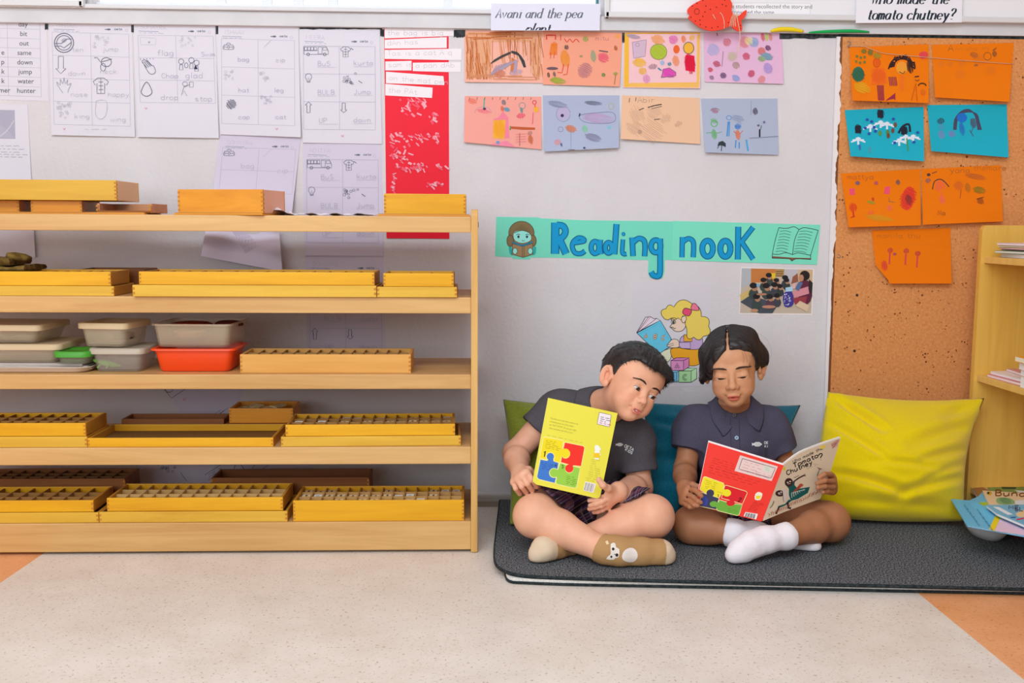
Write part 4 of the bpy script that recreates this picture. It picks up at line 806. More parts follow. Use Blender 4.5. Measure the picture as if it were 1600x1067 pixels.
# reading corner banner
GRN = (118, 216, 190); BLU = (18, 150, 204); OUT = (16, 92, 140)
def c4(*a): return [(760+x/5.333, 320+y/5.333) for x, y in a]
def c5(*a): return [(1040+x/5.335, 320+y/5.335) for x, y in a]
def tri_sheet(name, pts, col, label, depth, cat):
    d = Draw(lambda px, py, L=0: P(px, py, Y=-(depth+L*LAY)))
    f = [d.m(*p) for p in pts]; d.mb.prism(f, (0, .0004, 0), M(col, .8, .2)); d.finish = lambda: tag(d.build(name), label, cat); return d
def fat(d, strokes):
    l0 = d.L
    for pts, w_, sm, cl_ in strokes: d.stroke(pts, (w_+11)/5.333, OUT, 6 if sm else 0, cl_, bump=False)
    d.L = l0+1
    for pts, w_, sm, cl_ in strokes: d.stroke(pts, (w_-4)/5.333, BLU, 6 if sm else 0, cl_, bump=False)
    d.L = l0+2
def oval(cx, cy, rx, ry, n=14): return [(cx+rx*math.cos(2*math.pi*i/n), cy+ry*math.sin(2*math.pi*i/n)) for i in range(n)]
d = tri_sheet('banner', c4((82, 100), (440, 105), (445, 112), (800, 128), (1556, 138), (1548, 460), (1486, 460), (1484, 560), (1468, 612), (1420, 622), (1360, 606), (1346, 560), (1350, 462), (530, 440), (368, 440), (362, 456), (222, 452), (214, 438), (72, 428)), GRN, 'mint green banner piece with a girl reading and the word Reading', .0006, 'banner')
# girl with book
for q, c_, sm in ((oval(292, 235, 104, 96), (128, 108, 74), 0), (oval(198, 300, 26, 46), (128, 108, 74), 0), (oval(388, 300, 26, 46), (128, 108, 74), 0)): d.stroke(c4(*q), 1.6, (60, 56, 48), 3, True); d.poly(c4(*q), c_, 3)
d.poly(c4((236, 226), (290, 214), (350, 228), (372, 262), (362, 300), (300, 318), (244, 300), (226, 262)), (150, 226, 216), 4); d.stroke(c4((232, 236), (262, 222), (300, 214), (350, 228), (368, 250)), .8, BK, 4)
for x in (267, 338): d.ell(*c4((x, 266))[0], 1.8, 2.2, BK, 10)
d.stroke(c4((248, 252), (262, 244), (280, 250)), .9, BK, 3); d.stroke(c4((326, 250), (342, 244), (358, 252)), .9, BK, 3); d.stroke(c4((296, 296), (306, 301), (318, 296)), .8, BK, 3)
for i in range(14): d.stroke(c4((230+i*9, 210+abs(i-7)*4), (222+i*11, 160+abs(i-7)*9)), .5, (104, 86, 58))
d.stroke(c4((196, 350), (204, 400), (220, 412)), 4, (40, 170, 166), 3); d.stroke(c4((404, 350), (400, 400), (384, 410)), 4, (40, 170, 166), 3)
d.poly(c4((216, 322), (300, 346), (384, 322), (388, 412), (306, 438), (212, 412)), (156, 128, 92)); d.stroke(c4((216, 322), (300, 346), (384, 322), (388, 412), (306, 438), (212, 412)), .9, (84, 70, 54), closed=True); d.stroke(c4((299, 346), (300, 436)), .8, (90, 74, 56)); d.stroke(c4((314, 344), (314, 434)), .8, (90, 74, 56))
d.stroke(c4((216, 310), (300, 338), (386, 308)), 2.2, (24, 130, 170), 3)
for x in (238, 366): d.poly(c4(*oval(x, 386, 20, 26, 10)), (150, 226, 214)); d.stroke(c4(*oval(x, 386, 20, 26, 10)), .7, BK, closed=True)
fat(d, [(c4((575, 148), (572, 408)), 60, 0, 0), (c4((585, 168), (640, 178), (658, 226), (632, 270), (585, 284)), 46, 1, 0), (c4((606, 280), (664, 408)), 52, 0, 0)])
fat(d, [(c4((722, 318), (812, 302), (800, 280), (765, 276), (726, 306), (716, 350), (738, 398), (785, 406), (822, 384)), 32, 1, 0)])
fat(d, [(c4(*oval(905, 355, 32, 50)), 34, 1, 1), (c4((950, 290), (946, 360), (956, 412)), 34, 1, 0)])
fat(d, [(c4(*oval(1018, 358, 28, 44)), 34, 1, 1), (c4((1084, 160), (1066, 412)), 40, 0, 0)])
fat(d, [(c4((1138, 288), (1132, 390), (1146, 410), (1168, 408)), 27, 1, 0)]); l0 = d.L; d.poly(c4(*oval(1142, 243, 16, 17)), OUT); d.poly(c4(*oval(1142, 243, 12, 13)), BLU)
fat(d, [(c4((1214, 272), (1222, 426)), 36, 0, 0), (c4((1226, 310), (1268, 280), (1312, 296), (1322, 350), (1318, 428)), 36, 1, 0)])
fat(d, [(c4(*oval(1412, 345, 40, 52)), 36, 1, 1), (c4((1448, 280), (1448, 440), (1446, 560), (1432, 594), (1392, 588), (1372, 558)), 38, 1, 0)])
d.finish()
d = tri_sheet('banner', c5((60, 134), (1290, 166), (1262, 500), (52, 462)), (124, 220, 192), 'mint green banner piece with the word nook and an open book', .0012, 'banner')
fat(d, [(c5((140, 268), (136, 438)), 34, 0, 0), (c5((146, 308), (188, 282), (226, 300), (234, 350), (230, 438)), 34, 1, 0)])
fat(d, [(c5(*oval(350, 365, 44, 66)), 40, 1, 1)]); fat(d, [(c5(*oval(498, 366, 42, 66)), 42, 1, 1)])
fat(d, [(c5((606, 182), (602, 456)), 40, 0, 0), (c5((730, 186), (628, 316)), 34, 0, 0), (c5((628, 300), (730, 454)), 34, 0, 0)])
BKO = (40, 62, 66)
d.poly(c5((888, 428), (1052, 440), (1212, 444), (1210, 458), (1090, 450), (1052, 468), (1030, 452), (888, 446)), (130, 84, 62))
for q in (((944, 190), (1010, 196), (1070, 182), (1112, 206)), ((1112, 206), (1150, 190), (1200, 196), (1272, 212)), ((944, 190), (912, 300), (890, 410)), ((1272, 212), (1236, 330), (1208, 420)), ((1112, 206), (1076, 290), (1058, 412)), ((890, 410), (950, 412), (1000, 398), (1058, 414)), ((1058, 414), (1100, 400), (1150, 408), (1208, 420)), ((890, 410), (888, 446)), ((888, 444), (1030, 450), (1052, 468), (1090, 450), (1210, 456)), ((1208, 420), (1210, 458))): d.stroke(c5(*q), .9, BKO, 4)
for k in range(8):
    y = 222+k*24; x = 952-k*5; d.stroke(c5((x, y), (x+48, y-6), (x+95, y+6)), .7, (70, 110, 106), 3); d.stroke(c5((x+165-k*2, y), (x+220-k*2, y-4), (x+275-k*3, y+10)), .7, (70, 110, 106), 3)
d.finish()
# coloured picture of a girl with a book and letter blocks
d = tri_sheet('coloured_picture', [(988, 441), (1111, 440), (1112, 603), (990, 605)], (214, 207, 214), 'coloured-in picture of a blond girl reading, with letter blocks, between the children', .0006, 'picture')
def c6(*a): return [(960+x/5.335, 440+y/5.335) for x, y in a]
def shape(pts, col, sm=0, wd=.9, oc=(40, 36, 44)):
    p = c6(*pts); d.poly(p, col, sm); d.stroke(p, wd, oc, sm, True)
shape([(330, 610), (400, 580), (470, 560), (470, 640), (420, 680), (360, 650)], (226, 224, 196), 3)
shape([(472, 560), (560, 552), (640, 560), (700, 560), (742, 510), (742, 640), (690, 696), (620, 698), (560, 660), (486, 636)], (248, 164, 40), 3)
shape([(560, 460), (620, 440), (700, 450), (735, 480), (728, 540), (680, 566), (560, 552), (545, 500)], (196, 164, 206), 3)
shape([(580, 440), (650, 456), (648, 498), (578, 498)], (248, 170, 44))
shape([(478, 290), (480, 350), (462, 376), (480, 390), (510, 414), (560, 412), (590, 380), (604, 330), (590, 280), (540, 262)], (240, 206, 186), 3)
shape([(185, 426), (260, 296), (282, 294), (300, 292), (330, 310), (352, 306), (382, 324), (270, 380)], (232, 214, 226)); d.stroke(c6((190, 424), (282, 296)), .7, (40, 36, 44)); d.stroke(c6((196, 420), (302, 294)), .7, (200, 110, 160)); d.stroke(c6((205, 416), (348, 310)), .7, (40, 36, 44))
shape([(188, 428), (382, 322), (474, 476), (466, 540), (368, 604)], (104, 196, 226)); d.stroke(c6((210, 436), (375, 345), (462, 488)), .5, (80, 170, 206))
for ch, x, y in (('A', 246, 470), ('B', 322, 476), ('C', 392, 486)): p_ = c6((x, y))[0]; l0 = d.L; write(d, ch, p_[0], p_[1], 3.6, 2.4, (40, 50, 70), slant=.3, ang=-.1); write(d, ch, p_[0], p_[1], 3.6, 1.2, (246, 190, 150), slant=.3, ang=-.1)
shape([(440, 530), (478, 484), (520, 482), (542, 510), (536, 546), (480, 552), (450, 544)], (240, 206, 186), 3); d.stroke(c6((440, 530), (492, 512)), .7, BK); d.stroke(c6((450, 544), (496, 526)), .7, BK)
shape([(540, 505), (632, 505), (634, 560), (560, 556), (540, 540)], (200, 170, 210))
hp = []
for (p, q, b) in zip(*[iter([(396, 284), (430, 226), .35, (430, 226), (495, 212), .38, (495, 212), (645, 182), .30, (645, 182), (724, 290), .22, (724, 290), (785, 372), .36, (785, 372), (742, 455), .40, (742, 455), (662, 462), .34, (662, 462), (598, 436), .42])]*3):
    dx, dy = q[0]-p[0], q[1]-p[1]
    for k in range(5): t = k/5; e_ = 4*t*(1-t)*b; hp.append((p[0]+dx*t+dy*e_, p[1]+dy*t-dx*e_))
shape(hp+[(604, 400), (590, 352), (596, 296), (570, 284), (556, 320), (530, 302), (504, 320), (474, 302), (448, 320), (420, 312)], (236, 206, 96))
shape([(560, 300), (590, 286), (600, 312), (580, 344), (562, 330)], (240, 206, 186), 3)
shape([(568, 250), (590, 220), (640, 236), (640, 260), (620, 286), (580, 274)], (226, 76, 116), 3); shape([(640, 232), (650, 186), (676, 184), (704, 222), (700, 240)], (238, 120, 150), 3)
d.ell(*c6((492, 338))[0], 3.6, 2.9, (246, 240, 238)); d.ell(*c6((492, 338))[0], 2.2, 2.4, (90, 74, 64)); d.ring(*c6((492, 337))[0], 3.6, 3, .9, BK, 12); d.stroke(c6((468, 318), (490, 300), (520, 312)), .8, BK, 3); d.stroke(c6((484, 376), (500, 392), (512, 386)), .8, BK, 3); d.stroke(c6((470, 376), (482, 384)), .8, BK)
for x, y, w_, h_, c_, c2, ch in ((428, 756, 92, 80, (120, 190, 226), (140, 200, 232), 'B'), (536, 744, 104, 94, (170, 216, 160), (186, 226, 176), 'C'), (470, 658, 106, 82, (222, 146, 196), (214, 130, 186), 'A')):
    shape([(x, y), (x+46, y-24), (x+w_+46, y-24), (x+w_, y)], c2); shape([(x+w_, y), (x+w_+46, y-24), (x+w_+46, y+h_-30), (x+w_, y+h_)], c2); shape([(x, y), (x+w_, y), (x+w_, y+h_), (x, y+h_)], c_)
    p_ = c6((x+w_*.34, y+h_*.78))[0]; write(d, ch, p_[0], p_[1], 4.2, 2.8, (36, 40, 56)); write(d, ch, p_[0], p_[1], 4.2, 1.2, c_)
d.finish()
# printed photograph of a class sitting on the mat
d = tri_sheet('photo_print', c5((628, 520), (1238, 536), (1222, 918), (612, 912)), (236, 226, 224), 'small printed group photo with a white border, beneath the nook banner', .0006, 'photo')
def pf(pts, col, sm=0): d.poly(c5(*pts), col, sm)
pf([(634, 528), (1228, 540), (1214, 906), (620, 902)], (196, 178, 160)); pf([(634, 528), (712, 530), (706, 660), (628, 700)], (178, 180, 186)); pf([(712, 530), (920, 534), (910, 640), (712, 650)], (196, 122, 66)); pf([(985, 536), (1110, 538), (1090, 660), (990, 650)], (190, 184, 190)); pf([(916, 534), (990, 536), (984, 600), (916, 600)], (176, 140, 90))
for k in range(3): pf([(920, 552+k*18), (982, 552+k*18), (980, 560+k*18), (920, 560+k*18)], (120, 88, 50))
pf([(620, 750), (706, 700), (760, 740), (624, 800)], (206, 176, 110)); pf([(622, 810), (710, 750), (940, 830), (890, 905), (780, 905)], (74, 80, 88)); pf([(1110, 538), (1228, 540), (1222, 700), (1090, 640)], (206, 176, 140))
pf([(880, 570), (915, 568), (912, 615), (880, 615)], (228, 190, 40)); pf([(1046, 660), (1060, 600), (1100, 570), (1106, 640)], (150, 90, 70))
rng = random.Random(11)
for (x, y, s) in ((862, 600, 1.0), (818, 640, 1.0), (734, 690, 1.25), (998, 620, 1.0), (926, 640, .9), (840, 690, 1.2), (910, 680, 1.1), (955, 690, .9), (760, 780, 1.2), (870, 780, 1.1), (930, 770, 1.0), (1010, 640, .9)):
    pf(oval(x, y+44*s, 34*s, 40*s, 10), rng.choice([(54, 62, 62), (66, 66, 74), (86, 60, 74), (62, 74, 70)])); pf(oval(x+6*s, y+2*s, 20*s, 22*s, 10), (176, 126, 100)); pf(oval(x-2*s, y-14*s, 26*s, 20*s, 10), (36, 32, 36))
pf(oval(800, 745, 46, 10, 8), (180, 126, 100)); pf(oval(740, 880, 34, 14, 8), (190, 140, 110)); pf(oval(860, 850, 60, 14, 8), (190, 134, 110)); pf(oval(770, 672, 14, 12, 8), (120, 170, 220))
pf([(1120, 640), (1200, 640), (1222, 760), (1180, 830), (1110, 800)], (96, 40, 64), 2); pf([(1060, 720), (1190, 680), (1196, 740), (1070, 776)], (214, 140, 150)); pf([(980, 740), (1050, 720), (1070, 800), (1050, 846), (990, 846)], (66, 60, 140), 2); pf([(1060, 780), (1180, 760), (1160, 850), (1080, 830)], (150, 60, 70)); pf([(1120, 800), (1200, 840), (1180, 890), (1080, 840)], (216, 190, 160)); pf(oval(1160, 590, 42, 42, 14), (40, 34, 36)); pf(oval(1132, 610, 20, 30, 10), (186, 132, 104)); pf([(1196, 620), (1226, 650), (1220, 760), (1190, 700)], (50, 40, 46)); pf([(1000, 690), (1060, 680), (1060, 720), (1000, 724)], (170, 206, 226)); pf([(1080, 700), (1110, 640), (1144, 650), (1110, 720)], (90, 110, 150)); pf([(1060, 660), (1090, 650), (1080, 700), (1060, 700)], (220, 170, 170))
for i in range(26): pf(oval(rng.uniform(990, 1050), rng.uniform(740, 840), 4, 4, 6), (220, 214, 230))
d.finish()
# red lacing fish hanging over the board's edge
fz = -.040
fish = thing('lacing_fish', 'red plastic lacing fish with punched holes hanging on the board edge', 'toy', P(1120, 25, Y=fz))
def cf(*a): return [(960+x/4.267, y/4.267) for x, y in a]
mb = MB(); out = smooth_path(cf((486, 70), (505, 42), (560, 8), (620, -16), (700, -34), (758, -14), (786, 24), (782, 70), (800, 100), (830, 104), (852, 84), (880, 66), (880, 92), (862, 122), (846, 140), (852, 170), (850, 204), (822, 206), (796, 190), (774, 172), (730, 192), (650, 206), (580, 186), (524, 148), (488, 112)), 4, True)[:-4]+cf((494, 112), (506, 96), (490, 84))
RF = M((238, 58, 30), .38, .5); pts = [P(x, y, Y=fz) for x, y in out]
mb.prism(pts, (0, .006, 0), RF); fb = mb.build('fish_body', fish, bevel=.0012)
mb = MB(); HO = M((120, 24, 16), .7)
holes = cf((520, 40), (550, 22), (590, 4), (640, -8), (690, -10), (735, 0), (510, 116), (540, 140), (572, 164), (610, 180), (650, 186), (690, 178), (730, 170), (760, 150), (640, 62), (680, 48), (720, 30), (744, 40), (610, 40), (570, 134), (590, 110), (604, 80), (840, 170), (838, 190))
for x, y in holes: c0 = P(x, y, Y=fz-.0001); mb.tube([c0, c0+Vector((0, -.0003, 0))], .0016, HO, 8)
hh = mb.build('punched_holes', fish); hh['kind'] = 'stuff'
mb = MB(); mb.tube([P(*p, Y=fz-.0006) for p in [(960+550/4.267+math.cos(a)*4, 76/4.267+math.sin(a)*4.4) for a in [2*math.pi*i/14 for i in range(14)]]], .0005, HO, 5, True); mb.build('eye_ring', fish)
mb = MB(); STG = M((226, 190, 160), .8)
for k in range(4):
    x0 = 796+k*9; mb.tube([P(*p, Y=fz-.002+.0005*k) for p in smooth_path(cf((x0, 88+k*3), (x0-18, 130), (x0-26+k*4, 178)), 4)], .0009, STG, 5)
mb.tube([P(*p, Y=fz-.003) for p in smooth_path(cf((816, 90), (822, 140), (836, 210), (834, 290), (822, 352)), 5)], .0010, STG, 6)
mb.tube([P(*p, Y=fz-.0015) for p in smooth_path(cf((704, 84), (722, 108), (732, 150), (732, 192)), 4)], .0009, STG, 5); mb.tube([P(*p, Y=fz-.0015) for p in cf((656, 96), (676, 132))], .0009, STG, 5)
mb.build('lace', fish)['label'] = 'pale string lace wound round the tail'
# coloured foam strips tucked behind the board
for (q, r, col, lab) in ((((1205, 48.5), (1218, 46), (1236, 46), (1255, 49)), (.003, .0058, .0058, .003), (238, 206, 30), 'yellow foam strip lying along the top of the white wall panel'), (((1264, 51), (1290, 49.5), (1330, 48.5), (1358, 50)), (.002, .004, .0045, .002), (30, 164, 84), 'green foam strip lying along the black tape above the pinboard')):
    mb = MB(); mb.tube([P(*p, Y=-.016) for p in smooth_path(q, 5)], [float(np.interp(i/15, [0, .33, .66, 1], r)) for i in range(16)], M(col, .8), 8); tag(mb.build('foam_strip'), lab, 'foam strip')
# ================================================================== low open shelf with wooden letter boxes
SHY = -.384
def zs_(y): return P(370, y, Y=SHY).z
ZT = [zs_(336), zs_(463.5), zs_(585), zs_(699), zs_(816.5)]; ZB = [zs_(361.5), zs_(489), zs_(608), zs_(726), zs_(861)]
MAP = wood((218, 174, 114), (190, 141, 82), 0, .38); MAPV = wood((218, 172, 104), (194, 143, 74), 2, .38)
sx1 = P(736, 600, Y=SHY).x; sx2 = P(746.5, 600, Y=SHY).x; sx0 = -1.62; SBK = -.10
shelf = thing('shelf_unit', 'long low maple shelf unit with five open boards along the wall', 'shelf', ((sx0+sx2)/2, -.24, 0))
for i in range(5):
    mb = MB(); mb.box((sx0, SHY if i < 4 else SHY+.0203, ZB[i] if i < 4 else ZT[i]-.022), (sx1, SBK, ZT[i]), MAP, bev=.0025)
    mb.build('shelf_board', shelf)
mb = MB(); mb.box((sx0, SHY, ZB[4]), (sx1, SHY+.02, ZT[4]), MAP, bev=.002); mb.build('kick_board', shelf)
for xa, xb in ((sx1, sx2), (sx0-.016, sx0)):
    mb = MB(); zt_ = P(742, 327, Y=SHY).z
    prof = [(SHY-.004, .001), (SHY-.004, zt_-.012), (SHY+.002, zt_-.002), (SHY+.012, zt_), (SBK-.012, zt_), (SBK-.002, zt_-.004), (SBK, zt_-.014), (SBK, .001)]
    mb.prism([Vector((xa, y, z)) for y, z in prof], (xb-xa, 0, 0), MAPV); mb.build('side_panel', shelf, bevel=.0025)
mb = MB()
for z in (ZT[0]-.018,):
    c0 = Vector((sx2+.0002, SHY+.02, z)); mb.tube([c0, c0+Vector((.0012, 0, 0))], .006, M((150, 100, 60), .5), 12)
mb.build('screw_cap', shelf)
YW = wood((230, 172, 28), (206, 140, 10), 0, .4); YW2 = wood((222, 176, 62), (200, 148, 40), 0, .45); OW = wood((224, 150, 40), (204, 124, 20), 0, .4); NW = wood((226, 170, 92), (208, 146, 66), 0, .5); BW = wood((150, 92, 44), (120, 66, 26), 0, .55)
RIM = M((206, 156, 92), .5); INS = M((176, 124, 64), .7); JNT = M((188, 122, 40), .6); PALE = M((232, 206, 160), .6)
SHADED_SIDE = wood((196, 138, 48), (170, 108, 28), 1, .45)  # same wood as the box fronts, with side shade put into its colour
def wbox(name, label, xl, xr, z0, h, dp, mat=YW, Yf=SHY+.004, yaw=0.0, comps=None, th=.006, lid=False, group=None, side=None, ins=None, nofront=False, joints=True, py=None, cat='box'):
    """a finger-jointed wooden box or tray; xl, xr = photo columns of its front face"""
    pyr = py or 600
    a = P(xl, pyr, Y=Yf); W = (P(xr, pyr, Y=Yf)-a).x/math.cos(yaw)
    # same columns at the box's own height
    for _ in range(3):
        pa = proj((a.x, Yf, z0+h/2)); a.x += (xl-pa[0])*1.43e-3
    e = Vector((a.x, Yf, z0)); W = 0.1
    for _ in range(6):
        q = e+Vector((math.cos(yaw)*W, -math.sin(yaw)*W, h/2)); W += (xr-proj(q)[0])*1.4e-3
    mt = Matrix.Translation(e) @ Matrix.Rotation(-yaw, 4, 'Z')
    t_ = thing(name, label, cat, mt @ Vector((W/2, dp/2, 0)), group, (0, 0, -yaw))
    sd = side or (SHADED_SIDE if mat in (YW, YW2) else mat); fl = ins or INS
    mb = MB(); bv = .0012
    if not nofront: mb.box((0, 0, 0), (W, th, h), mat, mt, bv)
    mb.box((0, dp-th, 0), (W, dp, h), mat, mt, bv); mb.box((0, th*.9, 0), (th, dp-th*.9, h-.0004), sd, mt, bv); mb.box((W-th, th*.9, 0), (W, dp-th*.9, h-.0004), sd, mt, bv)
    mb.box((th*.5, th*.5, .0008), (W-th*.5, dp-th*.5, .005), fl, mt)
    if lid: mb.box((0.001, 0.001, h-.005), (W-.001, dp-.001, h-.0006), mat, mt)
    if joints:
        n = max(2, int(h/.009)); s_ = h/(2*n+1)
        for k in range(n):
            za = s_*(2*k+1)
            for x_ in (0, W-th*.8): mb.box((x_-.0001, -.00035, za), (x_+th*.8, .001, za+s_), JNT, mt)
            mb.box((W-.001, 0.0002, za-s_), (W+.0003, th, za), JNT, mt)
    mb.build('box_frame', t_)
    if comps:
        nx, ny = comps; mb = MB(); iw = (W-2*th); idp = dp-2*th; dm = RIM if ins is None else ins
        for i in range(1, nx): x_ = th+iw*i/nx; mb.box((x_-.0013, th*.8, .004), (x_+.0013, dp-th*.8, h-.003), dm, mt)
        for j in range(1, ny): y_ = th+idp*j/ny; mb.box((th*.8, y_-.0013, .004), (W-th*.8, y_+.0013, h-.0034), dm, mt)
        mb.build('dividers', t_)
    return dict(t=t_, mt=mt, W=W, dp=dp, h=h, comps=comps, th=th)
def stack(lab_u, lab_l, U, Lw, i, hu, hl, dp, comps, mu=YW, ml=YW2, over=.0, yaw=0.0, gap=0.0004, **kw):
    lo = wbox('wooden_tray', lab_l, *Lw, ZT[i]+gap, hl, dp+.012, ml, SHY+.004-over, yaw, cat='tray')
    up = wbox('wooden_box', lab_u, *U, ZT[i]+gap+hl+.0004, hu, dp, mu, SHY+.009-over, yaw, comps, **kw)
    return up
# ---- top board
zt0 = ZT[0]
wbox('wooden_box', 'small yellow box under the left end of the long box', -22, 30, zt0+.003, .0275, .11, OW, -.30)
wbox('wooden_box', 'small yellow box propping up the middle of the long box', 48, 128, zt0+.003, .0275, .11, OW, -.31)
wbox('wooden_tray', 'thin orange tray under the two small boxes on the top board', -30, 168, zt0+.0002, .003, .14, OW, -.318, joints=False, cat='tray')
wbox('wooden_box', 'long yellow finger jointed box lying across two small boxes', -70, 182, zt0+.031, .045, .15, YW2, -.325, lid=True, side=M((226, 184, 142), .55))
wbox('wooden_box', 'open fronted shallow box at the right of the propped long box', 150, 236, zt0+.004, .021, .10, wood((206, 150, 108), (182, 120, 80), 0, .5), -.33, yaw=.06, nofront=True, ins=M((150, 90, 44), .7))
wbox('wooden_tray', 'thin orange tray under the open fronted box', 132, 226, zt0+.0002, .0034, .12, OW, -.352, joints=False, cat='tray')
wbox('wooden_box', 'orange wooden box standing alone in the middle of the top board', 278, 411, zt0+.004, .052, .125, OW, -.35, yaw=.2, side=M((224, 170, 146), .6))
wbox('wooden_tray', 'thin orange tray under the lone orange box', 271, 410, zt0+.0002, .0034, .135, OW, -.357, yaw=.19, joints=False, cat='tray')
wbox('wooden_box', 'yellow wooden box at the right end of the top board', 600, 728, zt0+.004, .046, .12, YW, -.345)
wbox('wooden_tray', 'thin orange tray under the right end yellow box', 589, 735, zt0+.0002, .0034, .13, OW, -.36, joints=False, cat='tray')
mb = MB(); TP = M((236, 228, 232), .85); rows = []
rng = random.Random(4)
for i in range(26):
    x = 425+i*6.4; ro = []
    for j in range(4): ro.append(Vector((P(x, 333, Y=-.32).x, -.34+.03*j+rng.uniform(-.003, .003), zt0+.0012+(.0042*abs(math.sin(i*.5+j*.7)+.3*math.sin(i*1.7))*(1 if i > 3 else 3.5)))))
    rows.append(ro)
mb.grid(rows, TP); rb_ = [[p+Vector((0, 0, -.0006)) for p in r] for r in rows]; mb.grid(rb_, TP); tag(mb.build('torn_paper'), 'crumpled strip of torn white paper on the top board', 'paper')
# ---- second board
stack('yellow letter box at the left of the second board', 'yellow tray under the left letter box of the second board', (-60, 173), (-60, 178), 1, .031, .0215, .12, (12, 3))
wbox('wooden_box', 'dark side of a box behind the left letter box, second board', 120, 226, ZT[1]+.0002, .052, .10, BW, -.225)
stack('long yellow letter box in the middle of the second board', 'long yellow tray under the middle letter box, second board', (217, 585), (207, 588), 1, .0285, .0255, .13, (14, 3), over=.014)
stack('short yellow letter box at the right of the second board', 'short yellow tray under the right letter box, second board', (599, 709), (589, 714), 1, .0295, .023, .12, (3, 2), over=.012)
# folded cloth
mb = MB(); CL = noisy('olive_cloth', (92, 70, 30), (128, 100, 50), 60.0, .95, .0012); zc = ZT[1]+.0535
for k, (x0_, x1_, hh_) in enumerate(((-60, 54, .010), (-60, 30, .016))):
    rows = []
    for i in range(14):
        x = x0_+(x1_-x0_)*i/13; X_ = P(x, 420, Y=-.30).x; sag = .004*math.sin(i*1.1+k*2)
        rows.append([Vector((X_, -.352+.01*k, zc+.0115*k)), Vector((X_+.002, -.36+.01*k, zc+hh_*.5+.0115*k)), Vector((X_, -.35, zc+hh_+.0115*k+sag*.6)), Vector((X_, -.29, zc+hh_+.0115*k+sag)), Vector((X_, -.24, zc+hh_+.0115*k)), Vector((X_, -.232, zc+hh_*.4+.0115*k)), Vector((X_, -.24, zc+.0115*k))])
    mb.grid(rows, CL); mb.add(rows[-1], [tuple(range(7))], CL)
rol = [(P(x, 405, Y=-.33)) for x in (12, 22, 34, 41)]
mb.tube([Vector((p.x, -.335+.01*i, zc+.034-.003*i)) for i, p in enumerate(rol)], [.006, .010, .009, .005], CL, 10)
tag(mb.build('folded_cloth'), 'folded olive brown cloth on top of the left letter box', 'cloth')
# ---- third board: plastic tubs
def clear_mat(name, col, a=.55, rough=.35):
    m, t, b = base_mat(name, rough, .5); b.inputs['Base Color'].default_value = (*alb(col), 1); b.inputs['Alpha'].default_value = a; return m
CLR = clear_mat('cloudy_plastic', (214, 196, 168), .34); LIDM = clear_mat('cloudy_lid', (224, 196, 154), .72, .45); DRK = M((52, 48, 50), .6)
def rr(w, d_, r, n=5):
    pts = []
    for cx, cy, a0 in ((w/2-r, d_/2-r, 0), (-w/2+r, d_/2-r, 90), (-w/2+r, -d_/2+r, 180), (w/2-r, -d_/2+r, 270)):
        for k in range(n+1): a = math.radians(a0+90*k/n); pts.append((cx+r*math.cos(a), cy+r*math.sin(a)))
    return pts
def tub(name, label, xl, xr, z0, h, dp, mat, Yf, yaw=0.0, taper=.88, lid=None, rim=.004, rmat=None, r=.016, cat='tub', open_top=True):
    a = P(xl, 540, Y=Yf).x; b_ = P(xr, 540, Y=Yf).x; W = b_-a
    mt = Matrix.Translation(((a+b_)/2, Yf+dp/2, z0)) @ Matrix.Rotation(-yaw, 4, 'Z')
    t_ = thing(name, label, cat, ((a+b_)/2, Yf+dp/2, z0), None, (0, 0, -yaw))
    mb = MB()
    def ringz(k, z, ex=0): return [mt @ Vector((x*k+(ex if x > 0 else -ex), y*k+(ex if y > 0 else -ex), z)) for x, y in rr(W, dp, r)]
    th = .0022
    outer = [ringz(taper*.96, .0008), ringz(taper, .004), ringz(1-(1-taper)*.15, h*.88), ringz(1, h)]
    lipo = [ringz(1, h), ringz(1, h, rim), ringz(1, h-.004, rim)]
    inner = [ringz(1, h, -th), ringz(taper, .006, -th)]
    def loft(rs, close=True):
        n = len(rs[0])
        vs = [p for r_ in rs for p in r_]; fs = [(i*n+k, i*n+(k+1) % n, (i+1)*n+(k+1) % n, (i+1)*n+k) for i in range(len(rs)-1) for k in range(n)]
        mb.add(vs, fs, mat, True)
    loft(outer); loft(inner[::-1]); loft(lipo); loft([ringz(1, h), ringz(1, h, -th)])
    mb.add(outer[0], [tuple(range(len(outer[0])))], mat); mb.add(inner[-1], [tuple(range(len(inner[-1])))], mat)
    mb.build('tub_body', t_)
    if lid is not None:
        mb = MB(); lz = h+.0004
        rs = [ringz(1, lz-.008, rim+.0012), ringz(1, lz+.003, rim+.0014), ringz(1, lz+.005, rim-.001), ringz(.93, lz+.0052), ringz(.91, lz+.0035)]
        n = len(rs[0]); vs = [p for r_ in rs for p in r_]; mb.add(vs, [(i*n+k, i*n+(k+1) % n, (i+1)*n+(k+1) % n, (i+1)*n+k) for i in range(len(rs)-1) for k in range(n)]+[tuple((len(rs)-1)*n+k for k in range(n))], lid, True)
        mb.build('lid', t_)
    return mt, W
z3 = ZT[2]
